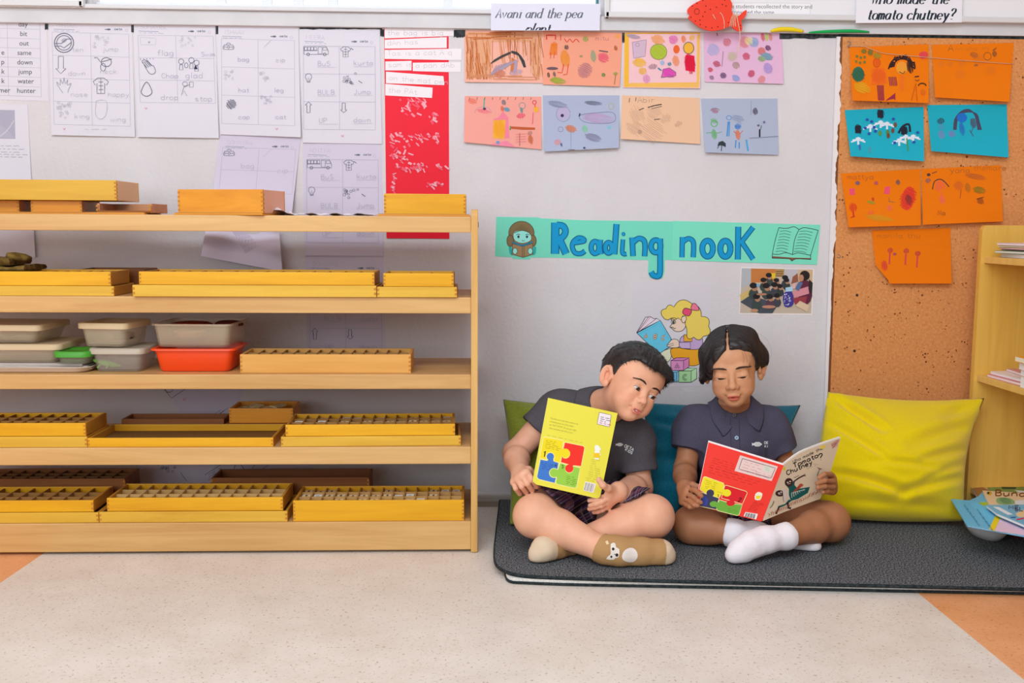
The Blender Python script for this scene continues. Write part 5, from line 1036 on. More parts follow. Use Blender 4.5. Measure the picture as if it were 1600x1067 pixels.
# white tray with sheets of paper
mb = MB(); TR = M((214, 194, 178), .4, .4); a = P(-40, 570, Y=-.36).x; b_ = P(138, 570, Y=-.36).x; W = b_-a; mt = Matrix.Translation(((a+b_)/2, -.27, z3))
rs = []
for k, z, ex in ((.93, .0008, 0), (.97, .004, 0), (1, .012, 0), (1, .0135, .002), (1, .012, .004), (.985, .012, -.002), (.95, .005, 0)): rs.append([mt @ Vector((x*k+(ex if x > 0 else -ex), y*k+(ex if y > 0 else -ex), z)) for x, y in rr(W, .19, .03)])
n = len(rs[0]); mb.add([p for r_ in rs for p in r_], [(i*n+k, i*n+(k+1) % n, (i+1)*n+(k+1) % n, (i+1)*n+k) for i in range(len(rs)-1) for k in range(n)]+[tuple(range(n)), tuple((len(rs)-1)*n+k for k in range(n))], TR, True)
tag(mb.build('plastic_tray'), 'white plastic tray with a rim under the left tubs', 'tray')
rng = random.Random(2)
for k in range(5):
    mb = MB(); x1_ = P(136-k*1.5+rng.uniform(-4, 2), 560, Y=-.35).x; mtx = Matrix.Translation((x1_-.12, -.27, z3+.0062+k*.0026)) @ Matrix.Rotation(rng.uniform(-.05, .05), 4, 'Z')
    mb.box((-.12, -.075, 0), (.12, .075, .0022), M(rng.choice([(196, 180, 170), (206, 192, 184), (186, 168, 158)]), .8), mtx); tag(mb.build('paper_stack'), 'grey paper bundle lying in the white tray under the tubs', 'paper', 'papers in the white tray')
zp = z3+.020
tub('plastic_tub', 'cloudy lidded tub at the far left, lower of two stacked', -60, 92, zp, .038, .15, CLR, -.35, lid=LIDM)
tub('plastic_tub', 'cloudy lidded tub at the far left, upper of two stacked', -75, 66, zp+.0445, .036, .15, CLR, -.345, .06, lid=LIDM)
tub('plastic_tub', 'small clear tub with a bright green lid', 84, 136, zp, .0235, .085, clear_mat('clear_plastic', (170, 176, 150), .34), -.366, lid=M((70, 150, 42), .4, .4), r=.02)
tub('plastic_tub', 'cloudy lidded tub with a green toy lizard inside, lower of two', 141, 222, z3+.0004, .049, .12, clear_mat('cloudy_grey_plastic', (190, 178, 166), .30), -.355, .02, lid=clear_mat('grey_lid', (204, 188, 166), .7))
tub('plastic_tub', 'cloudy lidded tub with odds and ends, upper of two in the middle', 128, 205, z3+.0564, .049, .12, CLR, -.35, .16, lid=LIDM)
tub('plastic_basket', 'bright orange red plastic basket', 238, 364, z3+.0004, .053, .13, M((240, 72, 22), .35, .5), -.352, lid=None, rim=.006, cat='basket')
tub('plastic_tub', 'open cloudy tub resting on the orange red basket', 240, 364, z3+.0542, .054, .155, CLR, -.342, .05, lid=None, taper=.92)
# things in the tubs
mb = MB(); GRL = M((120, 190, 60), .5); c0 = P(166, 566, Y=-.335)
zz = z3+.0105
mb.tube([Vector((c0.x-.022, -.33, zz+.012)), Vector((c0.x-.010, -.332, zz+.009)), Vector((c0.x+.012, -.33, zz+.004)), Vector((c0.x+.03, -.328, zz+.001))], [.003, .007, .0065, .002], GRL, 10)
for dx in (-.012, .008): mb.tube([Vector((c0.x+dx, -.336, zz+.006)), Vector((c0.x+dx-.006, -.342, zz-.002))], .002, GRL, 6)
mb.tube([Vector((c0.x-.022, -.33, zz+.012)), Vector((c0.x-.03, -.331, zz+.016))], [.0055, .003], GRL, 8); tag(mb.build('toy_lizard'), 'green plastic toy lizard inside the lower middle tub', 'toy')
def lump(label, px, z, col, sx, sy, sz, Y=-.30, name='small_toy'):
    bm = bmesh.new(); bmesh.ops.create_icosphere(bm, subdivisions=3, radius=1); x = P(px, 540, Y=Y).x; rg = random.Random(px)
    ph = [rg.uniform(0, 6) for _ in range(6)]
    for v in bm.verts:
        q = v.co; f_ = 1+.18*math.sin(3*q.x+ph[0])*math.sin(4*q.y+ph[1])+.12*math.sin(6*q.z+ph[2]); v.co = Vector((x+q.x*sx*f_, Y+q.y*sy*f_, z+sz+q.z*sz*f_))
    me = bpy.data.meshes.new(name); bm.to_mesh(me); bm.free(); me.materials.append(M(col, .6))
    for p in me.polygons: p.use_smooth = True
    tag(link_mesh(name, me), label, 'toy')
lump('dark lump of toys in the upper far left tub', 34, zp+.0560, (56, 52, 58), .040, .034, .011, -.29)
lump('dark lump of toys in the upper middle tub', 196, z3+.0680, (48, 42, 42), .020, .03, .010, -.31)
lump('pale papers bunched in the tub on the basket', 300, z3+.0680, (196, 150, 112), .036, .022, .013, -.265)
lump('pale papers bunched in the orange red basket', 300, z3+.0140, (206, 110, 80), .032, .020, .015, -.287)
# bowls lying upside down on top of the open tub
for (px, w_, col, dz, lab) in ((300, .05, (110, 30, 24), .002, 'dark red bowl lying in the open tub on the basket'), (358, .034, (74, 26, 24), .004, 'brown bowl at the right side of the open tub')):
    mb = MB(); x = P(px, 500, Y=-.26).x; zb = z3+.0935+dz; n = 24; rs = []
    for k, (rr_, hz) in enumerate(((1.0, 0), (1.0, .003), (.95, .010), (.75, .0165), (.4, .0195), (.02, .020))): rs.append([Vector((x+w_*rr_*math.cos(2*math.pi*i/n), -.262+.7*w_*rr_*math.sin(2*math.pi*i/n), zb+hz*.62)) for i in range(n)])
    mb.add([p for r_ in rs for p in r_], [(i*n+k, i*n+(k+1) % n, (i+1)*n+(k+1) % n, (i+1)*n+k) for i in range(len(rs)-1) for k in range(n)]+[tuple(range(n))[::-1]], M(col, .45), True); tag(mb.build('bowl'), lab, 'bowl')
wbox('wooden_box', 'natural wood compartment box beside the orange red basket', 375, 642, z3+.0003, .0425, .115, NW, SHY+.018, comps=(14, 2), ins=M((160, 116, 66), .7))
# ---- fourth board
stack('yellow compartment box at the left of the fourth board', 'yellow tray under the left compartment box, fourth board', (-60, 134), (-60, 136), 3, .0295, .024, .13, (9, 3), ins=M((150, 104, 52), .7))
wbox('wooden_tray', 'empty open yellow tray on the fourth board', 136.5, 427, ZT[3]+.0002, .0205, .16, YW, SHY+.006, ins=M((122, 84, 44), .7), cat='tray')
wbox('wooden_tray', 'dark wooden tray behind the empty yellow tray', 190, 350, ZT[3]+.0002, .03, .07, BW, -.205, cat='tray', joints=False)
lo = wbox('wooden_tray', 'brown tray under the box of loose letters', 352, 478, ZT[3]+.0002, .0205, .10, BW, -.215, cat='tray')
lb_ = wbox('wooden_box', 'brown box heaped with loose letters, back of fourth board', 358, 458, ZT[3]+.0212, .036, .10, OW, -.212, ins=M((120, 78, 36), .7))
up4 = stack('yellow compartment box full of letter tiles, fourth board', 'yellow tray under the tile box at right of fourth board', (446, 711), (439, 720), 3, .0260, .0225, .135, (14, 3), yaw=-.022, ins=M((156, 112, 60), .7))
# ---- lowest board
stack('yellow compartment box at the front left of the lowest board', 'yellow tray under the front left box, lowest board', (-60, 146), (-60, 154), 4, .0265, .0235, .125, (8, 3), ins=M((150, 104, 54), .7))
wbox('wooden_box', 'dark compartment box behind the front left box, lowest board', -60, 196, ZT[4]+.0002, .062, .105, BW, -.225, comps=(11, 3), ins=M((120, 80, 40), .7))
up5m = stack('yellow compartment box in the middle of the lowest board', 'yellow tray under the middle box, lowest board', (167, 442), (155, 449), 4, .0305, .0245, .13, (13, 3), ins=M((196, 156, 98), .7))
wbox('wooden_tray', 'long dark tray at the back of the lowest board', 330, 577, ZT[4]+.0002, .062, .09, BW, -.222, cat='tray')
up5 = wbox('wooden_box', 'deep yellow compartment box full of tiles at right of lowest board', 458, 725, ZT[4]+.0002, .0485, .13, YW, SHY+.006, comps=(14, 3), ins=M((190, 144, 86), .7))
# letter tiles: one, then copies
mb = MB(); tw, td, tt = .0195, .024, .0032
mb.box((-tw/2, -td/2, 0), (tw/2, td/2, tt), M((236, 210, 168), .6), None, .0006); mb.box((-.0022, -.006, tt), (.0022, .006, tt+.00005), M((120, 84, 60), .7)); 
tile0 = mb.build('letter_tile'); first = True
mb = MB(); mb.box((-tw/2, -td/2, 0), (tw/2, td/2, tt), M((244, 238, 230), .6), None, .0006); mb.box((-.004, -.004, tt), (.004, -.002, tt+.00005), M((120, 84, 80), .7)); tilew = mb.build('letter_tile')
def tiles(B, prob, group, label, labw, rng, lift=.0):
    nx, ny = B['comps']; th = B['th']
    for j in range(ny):
        for i in range(nx):
            if rng.random() > prob: continue
            src = tilew if (rng.random() < .28 and labw) else tile0
            c_ = src.copy(); C.objects.link(c_)
            x_ = th+(B['W']-2*th)*(i+.5)/nx+rng.uniform(-.0008, .0008); y_ = th+(B['dp']-2*th)*(j+.5)/ny
            hz = B['h']-.0062-tt-rng.uniform(0, .003)-lift
            # a short pile of tiles fills the cell below the top one
            c_.matrix_world = B['mt'] @ Matrix.Translation((x_, y_, .0052)) @ Matrix.Rotation(rng.uniform(-.06, .06), 4, 'Z') @ Matrix.Diagonal((1, 1, (hz+tt-.0052)/tt, 1))
            if src is tilew: tag(c_, labw, 'letter tile', group+', white ones')
            else: tag(c_, label, 'letter tile', group)
rng = random.Random(6)
tiles(up4, .78, 'wooden tiles in the fourth board box', 'small pale wooden letter tile in the compartment box, right of fourth board', 'small white letter tile in the compartment box, right of fourth board', rng)
tiles(up5, .72, 'wooden tiles in the deep box', 'small pale wooden letter tile in the deep box, right of lowest board', 'small white letter tile in the deep box, right of lowest board', rng)
tiles(up5m, .12, 'wooden tiles in the middle box', 'small pale wooden letter tile in the middle box of the lowest board', None, rng, .006)
bpy.data.objects.remove(tile0); bpy.data.objects.remove(tilew)
# loose cut-out letters heaped in the brown box
rng = random.Random(8)
for k in range(6):
    mb = MB(); mtl = lb_['mt'] @ Matrix.Translation((.02+lb_['W']*.7*k/6+rng.uniform(-.004, .004), .042+rng.uniform(-.012, .012), .0232+.0045*(k % 3)+rng.uniform(0, .003))) @ Matrix.Rotation(rng.uniform(0, 3), 4, 'Z') @ Matrix.Rotation(rng.uniform(-.3, .3), 4, 'X')
    ring_ = [(-.018, -.011), (.018, -.011), (.02, .002), (.008, .012), (-.004, .004), (-.02, .010)]
    mb.prism([mtl @ Vector((x, y, 0)) for x, y in ring_], (mtl.to_3x3() @ Vector((0, 0, .003))), M((206, 186, 140), .7)); tag(mb.build('cutout_letter'), 'loose beige cut-out letter heaped in the brown box, fourth board', 'letter', 'loose letters in the brown box')
# ================================================================== reading corner: folded mat, cushions, bookcase
MZ = .020
FELT = noisy('charcoal_felt', (40, 42, 46), (132, 134, 138), 300.0, .97, .0020, 2.0, .40, .64, .1)
BIND = noisy('black_binding', (30, 36, 38), (52, 58, 60), 140.0, .8, .0004)
MATW = noisy('white_mesh_underside', (206, 200, 194), (232, 226, 220), 420.0, .9, .0006, 1.0)
mat = thing('folded_mat', 'dark grey folded floor mat with black binding under the two children', 'mat', (.75, -.3, 0))
XR = 1.75
def mat_outline(z, pts, xr=XR):
    q = [P(x, y, Z=z) for x, y in pts]; q = [Vector((a, b, z)) for a, b, c in smooth_path([tuple(p) for p in q], 5)]
    return q
top_f = mat_outline(MZ, [(774, 850), (773.5, 868), (777, 881), (790, 890), (812, 896), (860, 899.5), (1000, 904), (1200, 909), (1400, 913), (1598, 918)])
fy = top_f[-1].y; ly = P(783, 792, Z=MZ)
outline = [Vector((XR, -.012, MZ)), Vector((ly.x, -.012, MZ)), Vector((P(778, 815, Z=MZ).x, P(778, 815, Z=MZ).y, MZ))]+top_f+[Vector((XR, fy-.008, MZ))]
mb = MB(); mb.prism([p-Vector((0, 0, .0078)) for p in outline], (0, 0, .0078), FELT); mb.build('top_layer', mat)
mb = MB(); path = outline[1:]; mb.tube([p+Vector((0, 0, -.0039)) for p in path], .0040, BIND, 10); mb.build('top_binding', mat)
bot_f = mat_outline(.0, [(790, 899), (792, 907), (799, 911.5), (815, 913), (900, 916), (1100, 920), (1400, 926), (1598, 930)])
bl = P(790, 893, Z=0)
ob = [Vector((XR, -.02, .0008)), Vector((bl.x, -.02, .0008)), Vector((bl.x, bl.y+.02, .0008))]+[Vector((p.x, p.y+.002, .0008)) for p in bot_f]+[Vector((XR, bot_f[-1].y, .0008))]
mb = MB(); mb.prism(ob, (0, 0, .0112), MATW); mb.build('folded_under_layer', mat)['label'] = 'white mesh underside'
mb = MB(); mb.tube([p+Vector((0, -.001, .0026)) for p in ob[1:]], .0030, BIND, 8); mb.build('under_binding', mat)
# ------------------------------------------------------------------ yellow bookcase at the right edge
BKW = wood((234, 188, 92), (212, 162, 66), 2, .4, .7); BKE = wood((232, 192, 110), (216, 172, 88), 2, .4, .8)
YP = -.092; PT = .018; xf0 = P(1521, 600, Y=YP-PT).x
bc = thing('bookcase', 'yellow wooden bookcase along the right edge of the photo', 'bookcase', (xf0+.2, YP-.4, 0))
ztop = P(1560, 352, Y=YP-PT).z; xb = xf0+.36
prof = [(xf0, MZ+.0006), (xf0, ztop-.014)]+[(xf0+.014-.014*math.cos(a), ztop-.014+.014*math.sin(a)) for a in [math.pi/2*i/6 for i in range(1, 7)]]+[(xb, ztop), (xb, MZ+.0006)]
for y in (YP, YP-.95):
    mb = MB(); mb.prism([Vector((x, y, z)) for x, z in prof], (0, -PT, 0), BKW); mb.build('side_panel', bc, bevel=.003)
zsh1 = P(1535, 401, Y=YP-PT).z; zsh2 = P(1524, 585.5, Y=YP-PT).z
for z in (zsh1, zsh2, .075):
    mb = MB(); mb.box((xf0+.008, YP-.949, z-.0165), (xb-.006, YP-PT, z), BKE, bev=.002); mb.build('shelf_board', bc)
mb = MB(); mb.box((xb-.006, YP-.95, .03), (xb, YP-PT, ztop-.01), BKW); mb.build('back_panel', bc)
# books lying on its boards
def slab_book(label, pts, z, th, col, group=None, page=(236, 226, 216), draw=None, zz=None, cover2=None):
    """a closed paperback lying flat: cover outline given where it shows in the photo, at height z"""
    t_ = thing('picture_book', label, 'book', P(*pts[0], Z=z), group)
    q = [P(x, y, Z=z+th) for x, y in pts]; c = sum(q, Vector())/len(q)
    mb = MB(); mb.prism([c+(p-c)*.985-Vector((0, 0, .0006)) for p in q], (0, 0, -(th-.0012)), M(page, .9)); mb.build('page_block', t_)
    for k, (zo, cc) in enumerate(((0, col), (-(th-.0006), cover2 or col))):
        d = Draw(lambda px, py, L=0: P(px, py, Z=z+th+.00006*L) if True else None)
        d.mb.prism([p+Vector((0, 0, zo)) for p in q], (0, 0, -.0006), M(cc, .35, .4))
        if k == 0 and draw: draw(d)
        d.build('cover', t_)
    return t_
def shelf_books(z, specs, labels, group, y_front, seed):
    rg = random.Random(seed); zz = z+.0004
    for (x0, wdt, th, col, page), lab in zip(specs, labels):
        t_ = thing('picture_book', lab, 'book', (x0+wdt/2, y_front+.1, zz), group); mt = Matrix.Translation((x0, y_front, zz)) @ Matrix.Rotation(rg.uniform(-.09, .05), 4, 'Z')
        mb = MB(); mb.box((.001, .001, .0006), (wdt-.001, .199, th-.0006), M(page, .9), mt); mb.build('page_block', t_)
        mb = MB(); mb.box((0, 0, th-.0006), (wdt, .2, th), M(col, .35, .4), mt); mb.build('cover', t_); mb = MB(); mb.box((0, 0, 0), (wdt, .2, .0006), M(col, .35, .4), mt); mb.build('cover', t_)
        zz += th+.0006
xs = xf0+.012
shelf_books(zsh1, [(xs+.002, .28, .010, (206, 188, 184), (232, 224, 222)), (xs+.006, .28, .006, (60, 140, 84), (226, 222, 214)), (xs+.02, .26, .003, (40, 52, 52), (222, 216, 210)), (xs+.001, .27, .004, (214, 80, 76), (230, 220, 220)), (xs+.004, .28, .004, (196, 206, 90), (230, 222, 216)), (xs, .27, .006, (226, 190, 196), (236, 226, 226))],
            ['white paged book at the bottom of the top bookcase pile', 'thin green covered book in the top bookcase pile', 'thin black covered book in the top bookcase pile', 'thin red covered book in the top bookcase pile', 'thin lime covered book in the top bookcase pile', 'pale pink book topmost on the upper bookcase board'], 'books on the upper bookcase board', YP-PT-.24, 1)
shelf_books(zsh2, [(xs+.012, .26, .007, (222, 120, 130), (236, 222, 224)), (xs+.02, .26, .007, (236, 226, 226), (240, 232, 230)), (xs+.035, .24, .006, (214, 140, 150), (236, 228, 226))],
            ['pink book lowest of the three at the far end, lower bookcase board', 'white book in the middle of the far pile, lower bookcase board', 'rose book topmost of the far pile, lower bookcase board'], 'books at the far end of the lower bookcase board', YP-PT-.235, 2)
shelf_books(zsh2, [(xs-.012, .27, .026, (244, 240, 240), (244, 238, 236)), (xs-.004, .27, .016, (220, 120, 110), (242, 234, 232)), (xs-.014, .27, .018, (242, 238, 240), (240, 232, 230)), (xs-.018, .26, .012, (236, 160, 40), (240, 226, 200))],
            ['thick white paged book lowest of the near pile, lower bookcase board', 'book with a coral cover in the near pile, lower bookcase board', 'white covered book in the near pile, lower bookcase board', 'orange covered book topmost of the near pile, lower bookcase board'], 'books at the near end of the lower bookcase board', YP-PT-.395, 3)
# tub of picture books on the mat
bt = thing('book_tub', 'cloudy white plastic tub holding a heap of picture books', 'tub', P(1552, 850, Z=MZ))
cb = P(1553, 846, Z=MZ); n = 30; mb = MB(); CW = clear_mat('milky_plastic', (226, 226, 228), .75, .3)
def el(z, rx, ry): return [Vector((cb.x+rx*math.cos(2*math.pi*i/n), cb.y+.038+ry*math.sin(2*math.pi*i/n), z)) for i in range(n)]
rs = [el(MZ+.0008, .018, .03), el(MZ+.003, .030, .045), el(MZ+.02, .042, .060), el(MZ+.05, .050, .068), el(MZ+.062, .053, .071), el(MZ+.062, .051, .069), el(MZ+.05, .048, .066), el(MZ+.02, .040, .058), el(MZ+.005, .027, .042)]
mb.add([p for r_ in rs for p in r_], [(i*n+k, i*n+(k+1) % n, (i+1)*n+(k+1) % n, (i+1)*n+k) for i in range(len(rs)-1) for k in range(n)]+[tuple(range(n))[::-1], tuple((len(rs)-1)*n+k for k in range(n))], CW, True); mb.build('tub_body', bt)
def c7(*a): return [(1470+x/5.93, 720+y/5.93) for x, y in a]
z0 = MZ+.064
slab_book('brown covered book at the far side of the book tub heap', c7((296, 250), (392, 244), (560, 330), (350, 345)), z0, .008, (150, 96, 60))
slab_book('book with a green and white cover lying behind the tub heap', c7((430, 246), (771, 240), (900, 300), (480, 300)), z0+.0006, .009, (96, 140, 70), draw=lambda d: (d.poly(c7((560, 240), (700, 242), (690, 262), (570, 262)), (60, 80, 50)), d.poly(c7((680, 270), (800, 280), (800, 300), (720, 292)), (226, 226, 222))))
def dr1(d):
    d.poly(c7((450, 380), (500, 500), (440, 600), (260, 380)), (108, 190, 226)); d.poly(c7((505, 508), (556, 520), (496, 650), (446, 634)), (244, 206, 30)); d.poly(c7((556, 520), (700, 560), (900, 620), (900, 720), (771, 690), (500, 648)), (226, 194, 216)); d.poly(c7((345, 384), (430, 380), (446, 398), (400, 420)), (170, 190, 50))
    for k in range(2):
        for j in range(5): write(d, random.choice(['hat', 'sun', 'one', 'and']), *c7((210+k*120+j*28, 410+k*40+j*38))[0], 2.0, .5, (66, 130, 164), ang=.95)
slab_book('light blue folder with a yellow stripe sticking out of the tub', c7((95, 352), (262, 366), (345, 330), (392, 282), (700, 330), (900, 420), (900, 716), (771, 694), (445, 635), (245, 598)), z0+.0102, .003, (92, 186, 226), draw=dr1)
def dr2(d):
    write(d, 'Bunao', *c7((500, 322))[0], 5.2, 2.0, (130, 70, 30), ang=.03, wide=1.5); d.ell(*c7((450, 300))[0], 4, 3, (210, 170, 40)); d.ell(*c7((440, 297))[0], 2, 1.8, (60, 50, 40)); d.poly(c7((520, 345), (640, 345), (690, 395), (540, 400)), (140, 176, 120), 3); d.poly(c7((690, 370), (771, 365), (800, 400), (700, 402)), (226, 226, 226), 2); d.scrib(*c7((600, 370))[0], 20, 7, (110, 150, 100), 12, .8, .3)
slab_book('beige picture book with brown lettering on top of the tub heap', c7((385, 274), (771, 298), (940, 310), (940, 402), (450, 406)), z0+.0138, .005, (232, 204, 166), draw=dr2)
def dr3(d):
    d.poly(c7((480, 424), (540, 428), (670, 496), (620, 500)), (228, 232, 236)); d.poly(c7((690, 490), (771, 450), (800, 520), (720, 520)), (240, 200, 150)); d.stroke(c7((700, 545), (771, 530)), 2.2, (210, 60, 90)); d.poly(c7((640, 520), (700, 516), (690, 530), (650, 530)), (40, 100, 170))
    write(d, 'ME 1', *c7((628, 446))[0], 3.4, 1.3, (50, 40, 60), ang=.03, wide=1.5); write(d, 'SLE', *c7((680, 462))[0], 3.4, 1.3, (70, 50, 70), ang=.03, wide=1.4)
slab_book('blue picture book with a white label topmost at the front of the heap', c7((420, 408), (771, 404), (960, 410), (960, 660), (771, 592), (520, 486)), z0+.0194, .006, (106, 184, 220), draw=dr3)
mb = MB(); xk = cb.x+.057; yk = cb.y+.02  # dark red crate; its maroon also stands for the shade beside the tub
for (lo, hi) in (((xk, yk, MZ+.0006), (xk+.2, yk+.008, MZ+.034)), ((xk, yk+.008, MZ+.0006), (xk+.008, yk+.15, MZ+.034)), ((xk+.192, yk+.008, MZ+.0006), (xk+.2, yk+.15, MZ+.034)), ((xk, yk+.15, MZ+.0006), (xk+.2, yk+.158, MZ+.034)), ((xk+.004, yk+.004, MZ+.0006), (xk+.196, yk+.154, MZ+.006))): mb.box(lo, hi, M((96, 30, 30), .6), bev=.002)
tag(mb.build('shaded_crate'), 'dark maroon crate standing mostly for shade at the right edge beside the book tub', 'crate')
# ================================================================== smooth solid modelling for bodies and clothes
f32 = np.float32
def euler(rx, ry, rz):
    return np.array(Matrix.Rotation(rz, 3, 'Z') @ Matrix.Rotation(ry, 3, 'Y') @ Matrix.Rotation(rx, 3, 'X'))
class Sdf:
    def __init__(s, org=(0, 0, 0), R=None, sc=1.0):
        s.pr = []; s.o = np.array(org, float); s.R = np.eye(3) if R is None else np.array(R); s.sc = sc; s.warp = None
    def frame(s, org, R, sc): s.o = np.array(org, float); s.R = np.array(R); s.sc = sc; return s
    def home(s): return s.frame((0, 0, 0), np.eye(3), 1.0)
    def w(s, p): return s.o+s.R @ (np.array(p, float)*s.sc)
    def cap(s, a, b, ra, rb=None, k=.012, op='u', g=0.0):
        rb = ra if rb is None else rb
        a = s.w(a); b = s.w(b); ra = ra*s.sc+g; rb = rb*s.sc+g; ab = b-a; L2 = max(float(ab @ ab), 1e-12)
        def f(X):
            t = np.clip(((X-a.astype(f32)) @ ab.astype(f32))/f32(L2), 0, 1)
            q = X-a.astype(f32)-t[:, None]*ab.astype(f32)
            return np.sqrt(np.einsum('ij,ij->i', q, q))-(f32(ra)+t*f32(rb-ra))
        r = max(ra, rb); s.pr.append((f, np.minimum(a, b)-r, np.maximum(a, b)+r, k*s.sc if s.sc < 1 else k, op)); return s
    def chain(s, pts, rs, k=.006, op='u', g=0.0):
        for i in range(len(pts)-1): s.cap(pts[i], pts[i+1], rs[i], rs[i+1], k, op, g)
        return s
    def ell(s, c, r, rot=(0, 0, 0), k=.012, op='u', g=0.0):
        c = s.w(c); Rl = (s.R @ (euler(*rot) if len(np.shape(rot)) == 1 else np.array(rot))); r = np.array(r, float)*s.sc+g
        Ri = Rl.astype(f32); ir = (1/r).astype(f32); cf_ = c.astype(f32)
        def f(X):
            q = (X-cf_) @ Ri; q0 = q*ir; q1 = q0*ir
            k0 = np.sqrt(np.einsum('ij,ij->i', q0, q0)); k1 = np.sqrt(np.einsum('ij,ij->i', q1, q1))
            return k0*(k0-1)/np.maximum(k1, 1e-6)
        e = np.sqrt(((Rl*r)**2).sum(1)); s.pr.append((f, c-e, c+e, k*s.sc if s.sc < 1 else k, op)); return s
    def plane(s, p, n, k=.004, op='i'):
        p = s.w(p).astype(f32); n = s.R @ np.array(n, float); n = (n/np.linalg.norm(n)).astype(f32)
        s.pr.append((lambda X: (X-p) @ n, None, None, k, op)); return s
    def fun(s, fn, lo, hi, k=.004, op='i'):
        """fn gets coordinates in the present frame; returns a distance in frame units"""
        o = s.o.astype(f32); R = s.R.astype(f32); sc = s.sc
        s.pr.append((lambda X: fn(((X-o) @ R)/f32(sc))*f32(sc), lo, hi, k, op)); return s
    def ev(s, X, lo=None, hi=None):
        X = np.ascontiguousarray(X, dtype=f32)
        if lo is None: lo = X.min(0); hi = X.max(0)
        d = np.full(len(X), .5, f32)
        for f, a, b, k, op in s.pr:
            m = k+.012
            if a is not None and (np.any(a-m > hi) or np.any(b+m < lo)): continue
            v = f(X)
            if op == 'u':
                h = np.maximum(k-np.abs(d-v), 0)/f32(k); d = np.minimum(d, v)-h*h*f32(k*.25)
            elif op == 's':
                v = -v; h = np.maximum(k-np.abs(d-v), 0)/f32(k); d = np.maximum(d, v)+h*h*f32(k*.25)
            elif op == 'i':
                h = np.maximum(k-np.abs(d-v), 0)/f32(k); d = np.maximum(d, v)+h*h*f32(k*.25)
            elif op == 'd': d = d+v          # displacement
        return d
    def bounds(s):
        L = [p for p in s.pr if p[1] is not None and p[4] == 'u']
        return np.min([p[1] for p in L], 0), np.max([p[2] for p in L], 0)
    def grad(s, X, e=.0008):
        g = np.stack([s.ev(X+np.eye(3, dtype=f32)[i]*f32(e))-s.ev(X-np.eye(3, dtype=f32)[i]*f32(e)) for i in range(3)], 1)
        return g/np.maximum(np.linalg.norm(g, axis=1, keepdims=True), 1e-9)
    def trace(s, O, D, tmax=6.0, n=60, t0=0.0):
        O = np.array(O, float); D = np.array(D, float); D = D/np.linalg.norm(D, axis=1, keepdims=True)
        t = np.full(len(O), t0); hit = np.zeros(len(O), bool)
        for _ in range(n):
            d = s.ev((O+D*t[:, None])); t += np.clip(d*.8, -.01, .1); hit = np.abs(d) < .0006
        return O+D*t[:, None], hit
    def mesh(s, h, B=30):
        lo, hi = s.bounds(); lo = lo-3*h; hi = hi+3*h; N = np.ceil((hi-lo)/h).astype(int)+1
        V = []; ID = []; Q = []
        S1, S2 = int(N[1]+2), int(N[2]+2)
        for bi in range(0, N[0], B):
            for bj in range(0, N[1], B):
                for bk in range(0, N[2], B):
                    base = np.array([bi, bj, bk]); l = lo+base*h; u = l+(B+1)*h
                    if not any((p[1] is not None and p[4] == 'u' and np.all(p[1]-.004 < u) and np.all(p[2]+.004 > l)) for p in s.pr): continue
                    c8 = np.array([[l[0] if a else u[0], l[1] if b else u[1], l[2] if c else u[2]] for a in (0, 1) for b in (0, 1) for c in (0, 1)]+[(l+u)/2])
                    dc = s.ev(c8)
                    if np.min(np.abs(dc)) > B*h*.95 and (np.all(dc > 0) or np.all(dc < 0)): continue
                    n = B+2
                    # corner samples -1..B so that each cell's edges and the neighbours' vertices agree
                    ax = [(np.arange(-1, B+1)+base[i])*h+lo[i] for i in range(3)]
                    X = np.stack(np.meshgrid(*ax, indexing='ij'), -1).reshape(-1, 3)
                    d = s.ev(X, X[0], X[-1]).reshape(n, n, n)
                    sg = d < 0
                    if sg.all() or not sg.any(): continue
                    # vertices for cells owned by this block: corners 1..B  (cell c uses corners c, c+1); cells index -1..B-1 -> own 0.. with corners (-1..)
                    C_ = [d[i:n-1+i, j:n-1+j, k:n-1+k] for i in (0, 1) for j in (0, 1) for k in (0, 1)]
                    mn = np.minimum.reduce(C_); mx_ = np.maximum.reduce(C_); act = (mn < 0) & (mx_ >= 0)
                    idx = np.argwhere(act)
                    if len(idx):
                        vals = np.stack([c[act] for c in C_], 1); offs = np.array([[i, j, k] for i in (0, 1) for j in (0, 1) for k in (0, 1)], float)
                        acc = np.zeros((len(idx), 3)); cnt = np.zeros(len(idx))
                        for a in range(8):
                            for b in range(a+1, 8):
                                if np.abs(offs[a]-offs[b]).sum() != 1: continue
                                va, vb = vals[:, a], vals[:, b]; cr = (va < 0) != (vb < 0)
                                t = np.where(cr, va/np.where(cr, va-vb, 1), 0)
                                acc += np.where(cr[:, None], offs[a]+(offs[b]-offs[a])*t[:, None], 0); cnt += cr
                        p = (idx-1+base)*h+lo+acc/cnt[:, None]*h
                        g = idx-1+base+1
                        V.append(p); ID.append((g[:, 0]*S1+g[:, 1])*S2+g[:, 2])
                    # faces: grid edges starting at corners 0..B-1 (array index 1..B)
                    for axis in range(3):
                        a = sg[1:n-1, 1:n-1, 1:n-1]; sl = [slice(1, n-1)]*3; sl[axis] = slice(2, n); b = sg[tuple(sl)]
                        e = np.argwhere(a != b)
                        if not len(e): continue
                        flip = a[tuple(e.T)]; g = e+base+1; o1, o2 = [(1, 2), (2, 0), (0, 1)][axis]
                        def cid(d1, d2):
                            q = g.copy(); q[:, o1] -= d1; q[:, o2] -= d2; return (q[:, 0]*S1+q[:, 1])*S2+q[:, 2]
                        quad = np.stack([cid(1, 1), cid(0, 1), cid(0, 0), cid(1, 0)], 1)
                        quad[~flip] = quad[~flip][:, ::-1]; Q.append(quad)
        V = np.concatenate(V); ID = np.concatenate(ID); Q = np.concatenate(Q)
        uid, first = np.unique(ID, return_index=True); V = V[first]
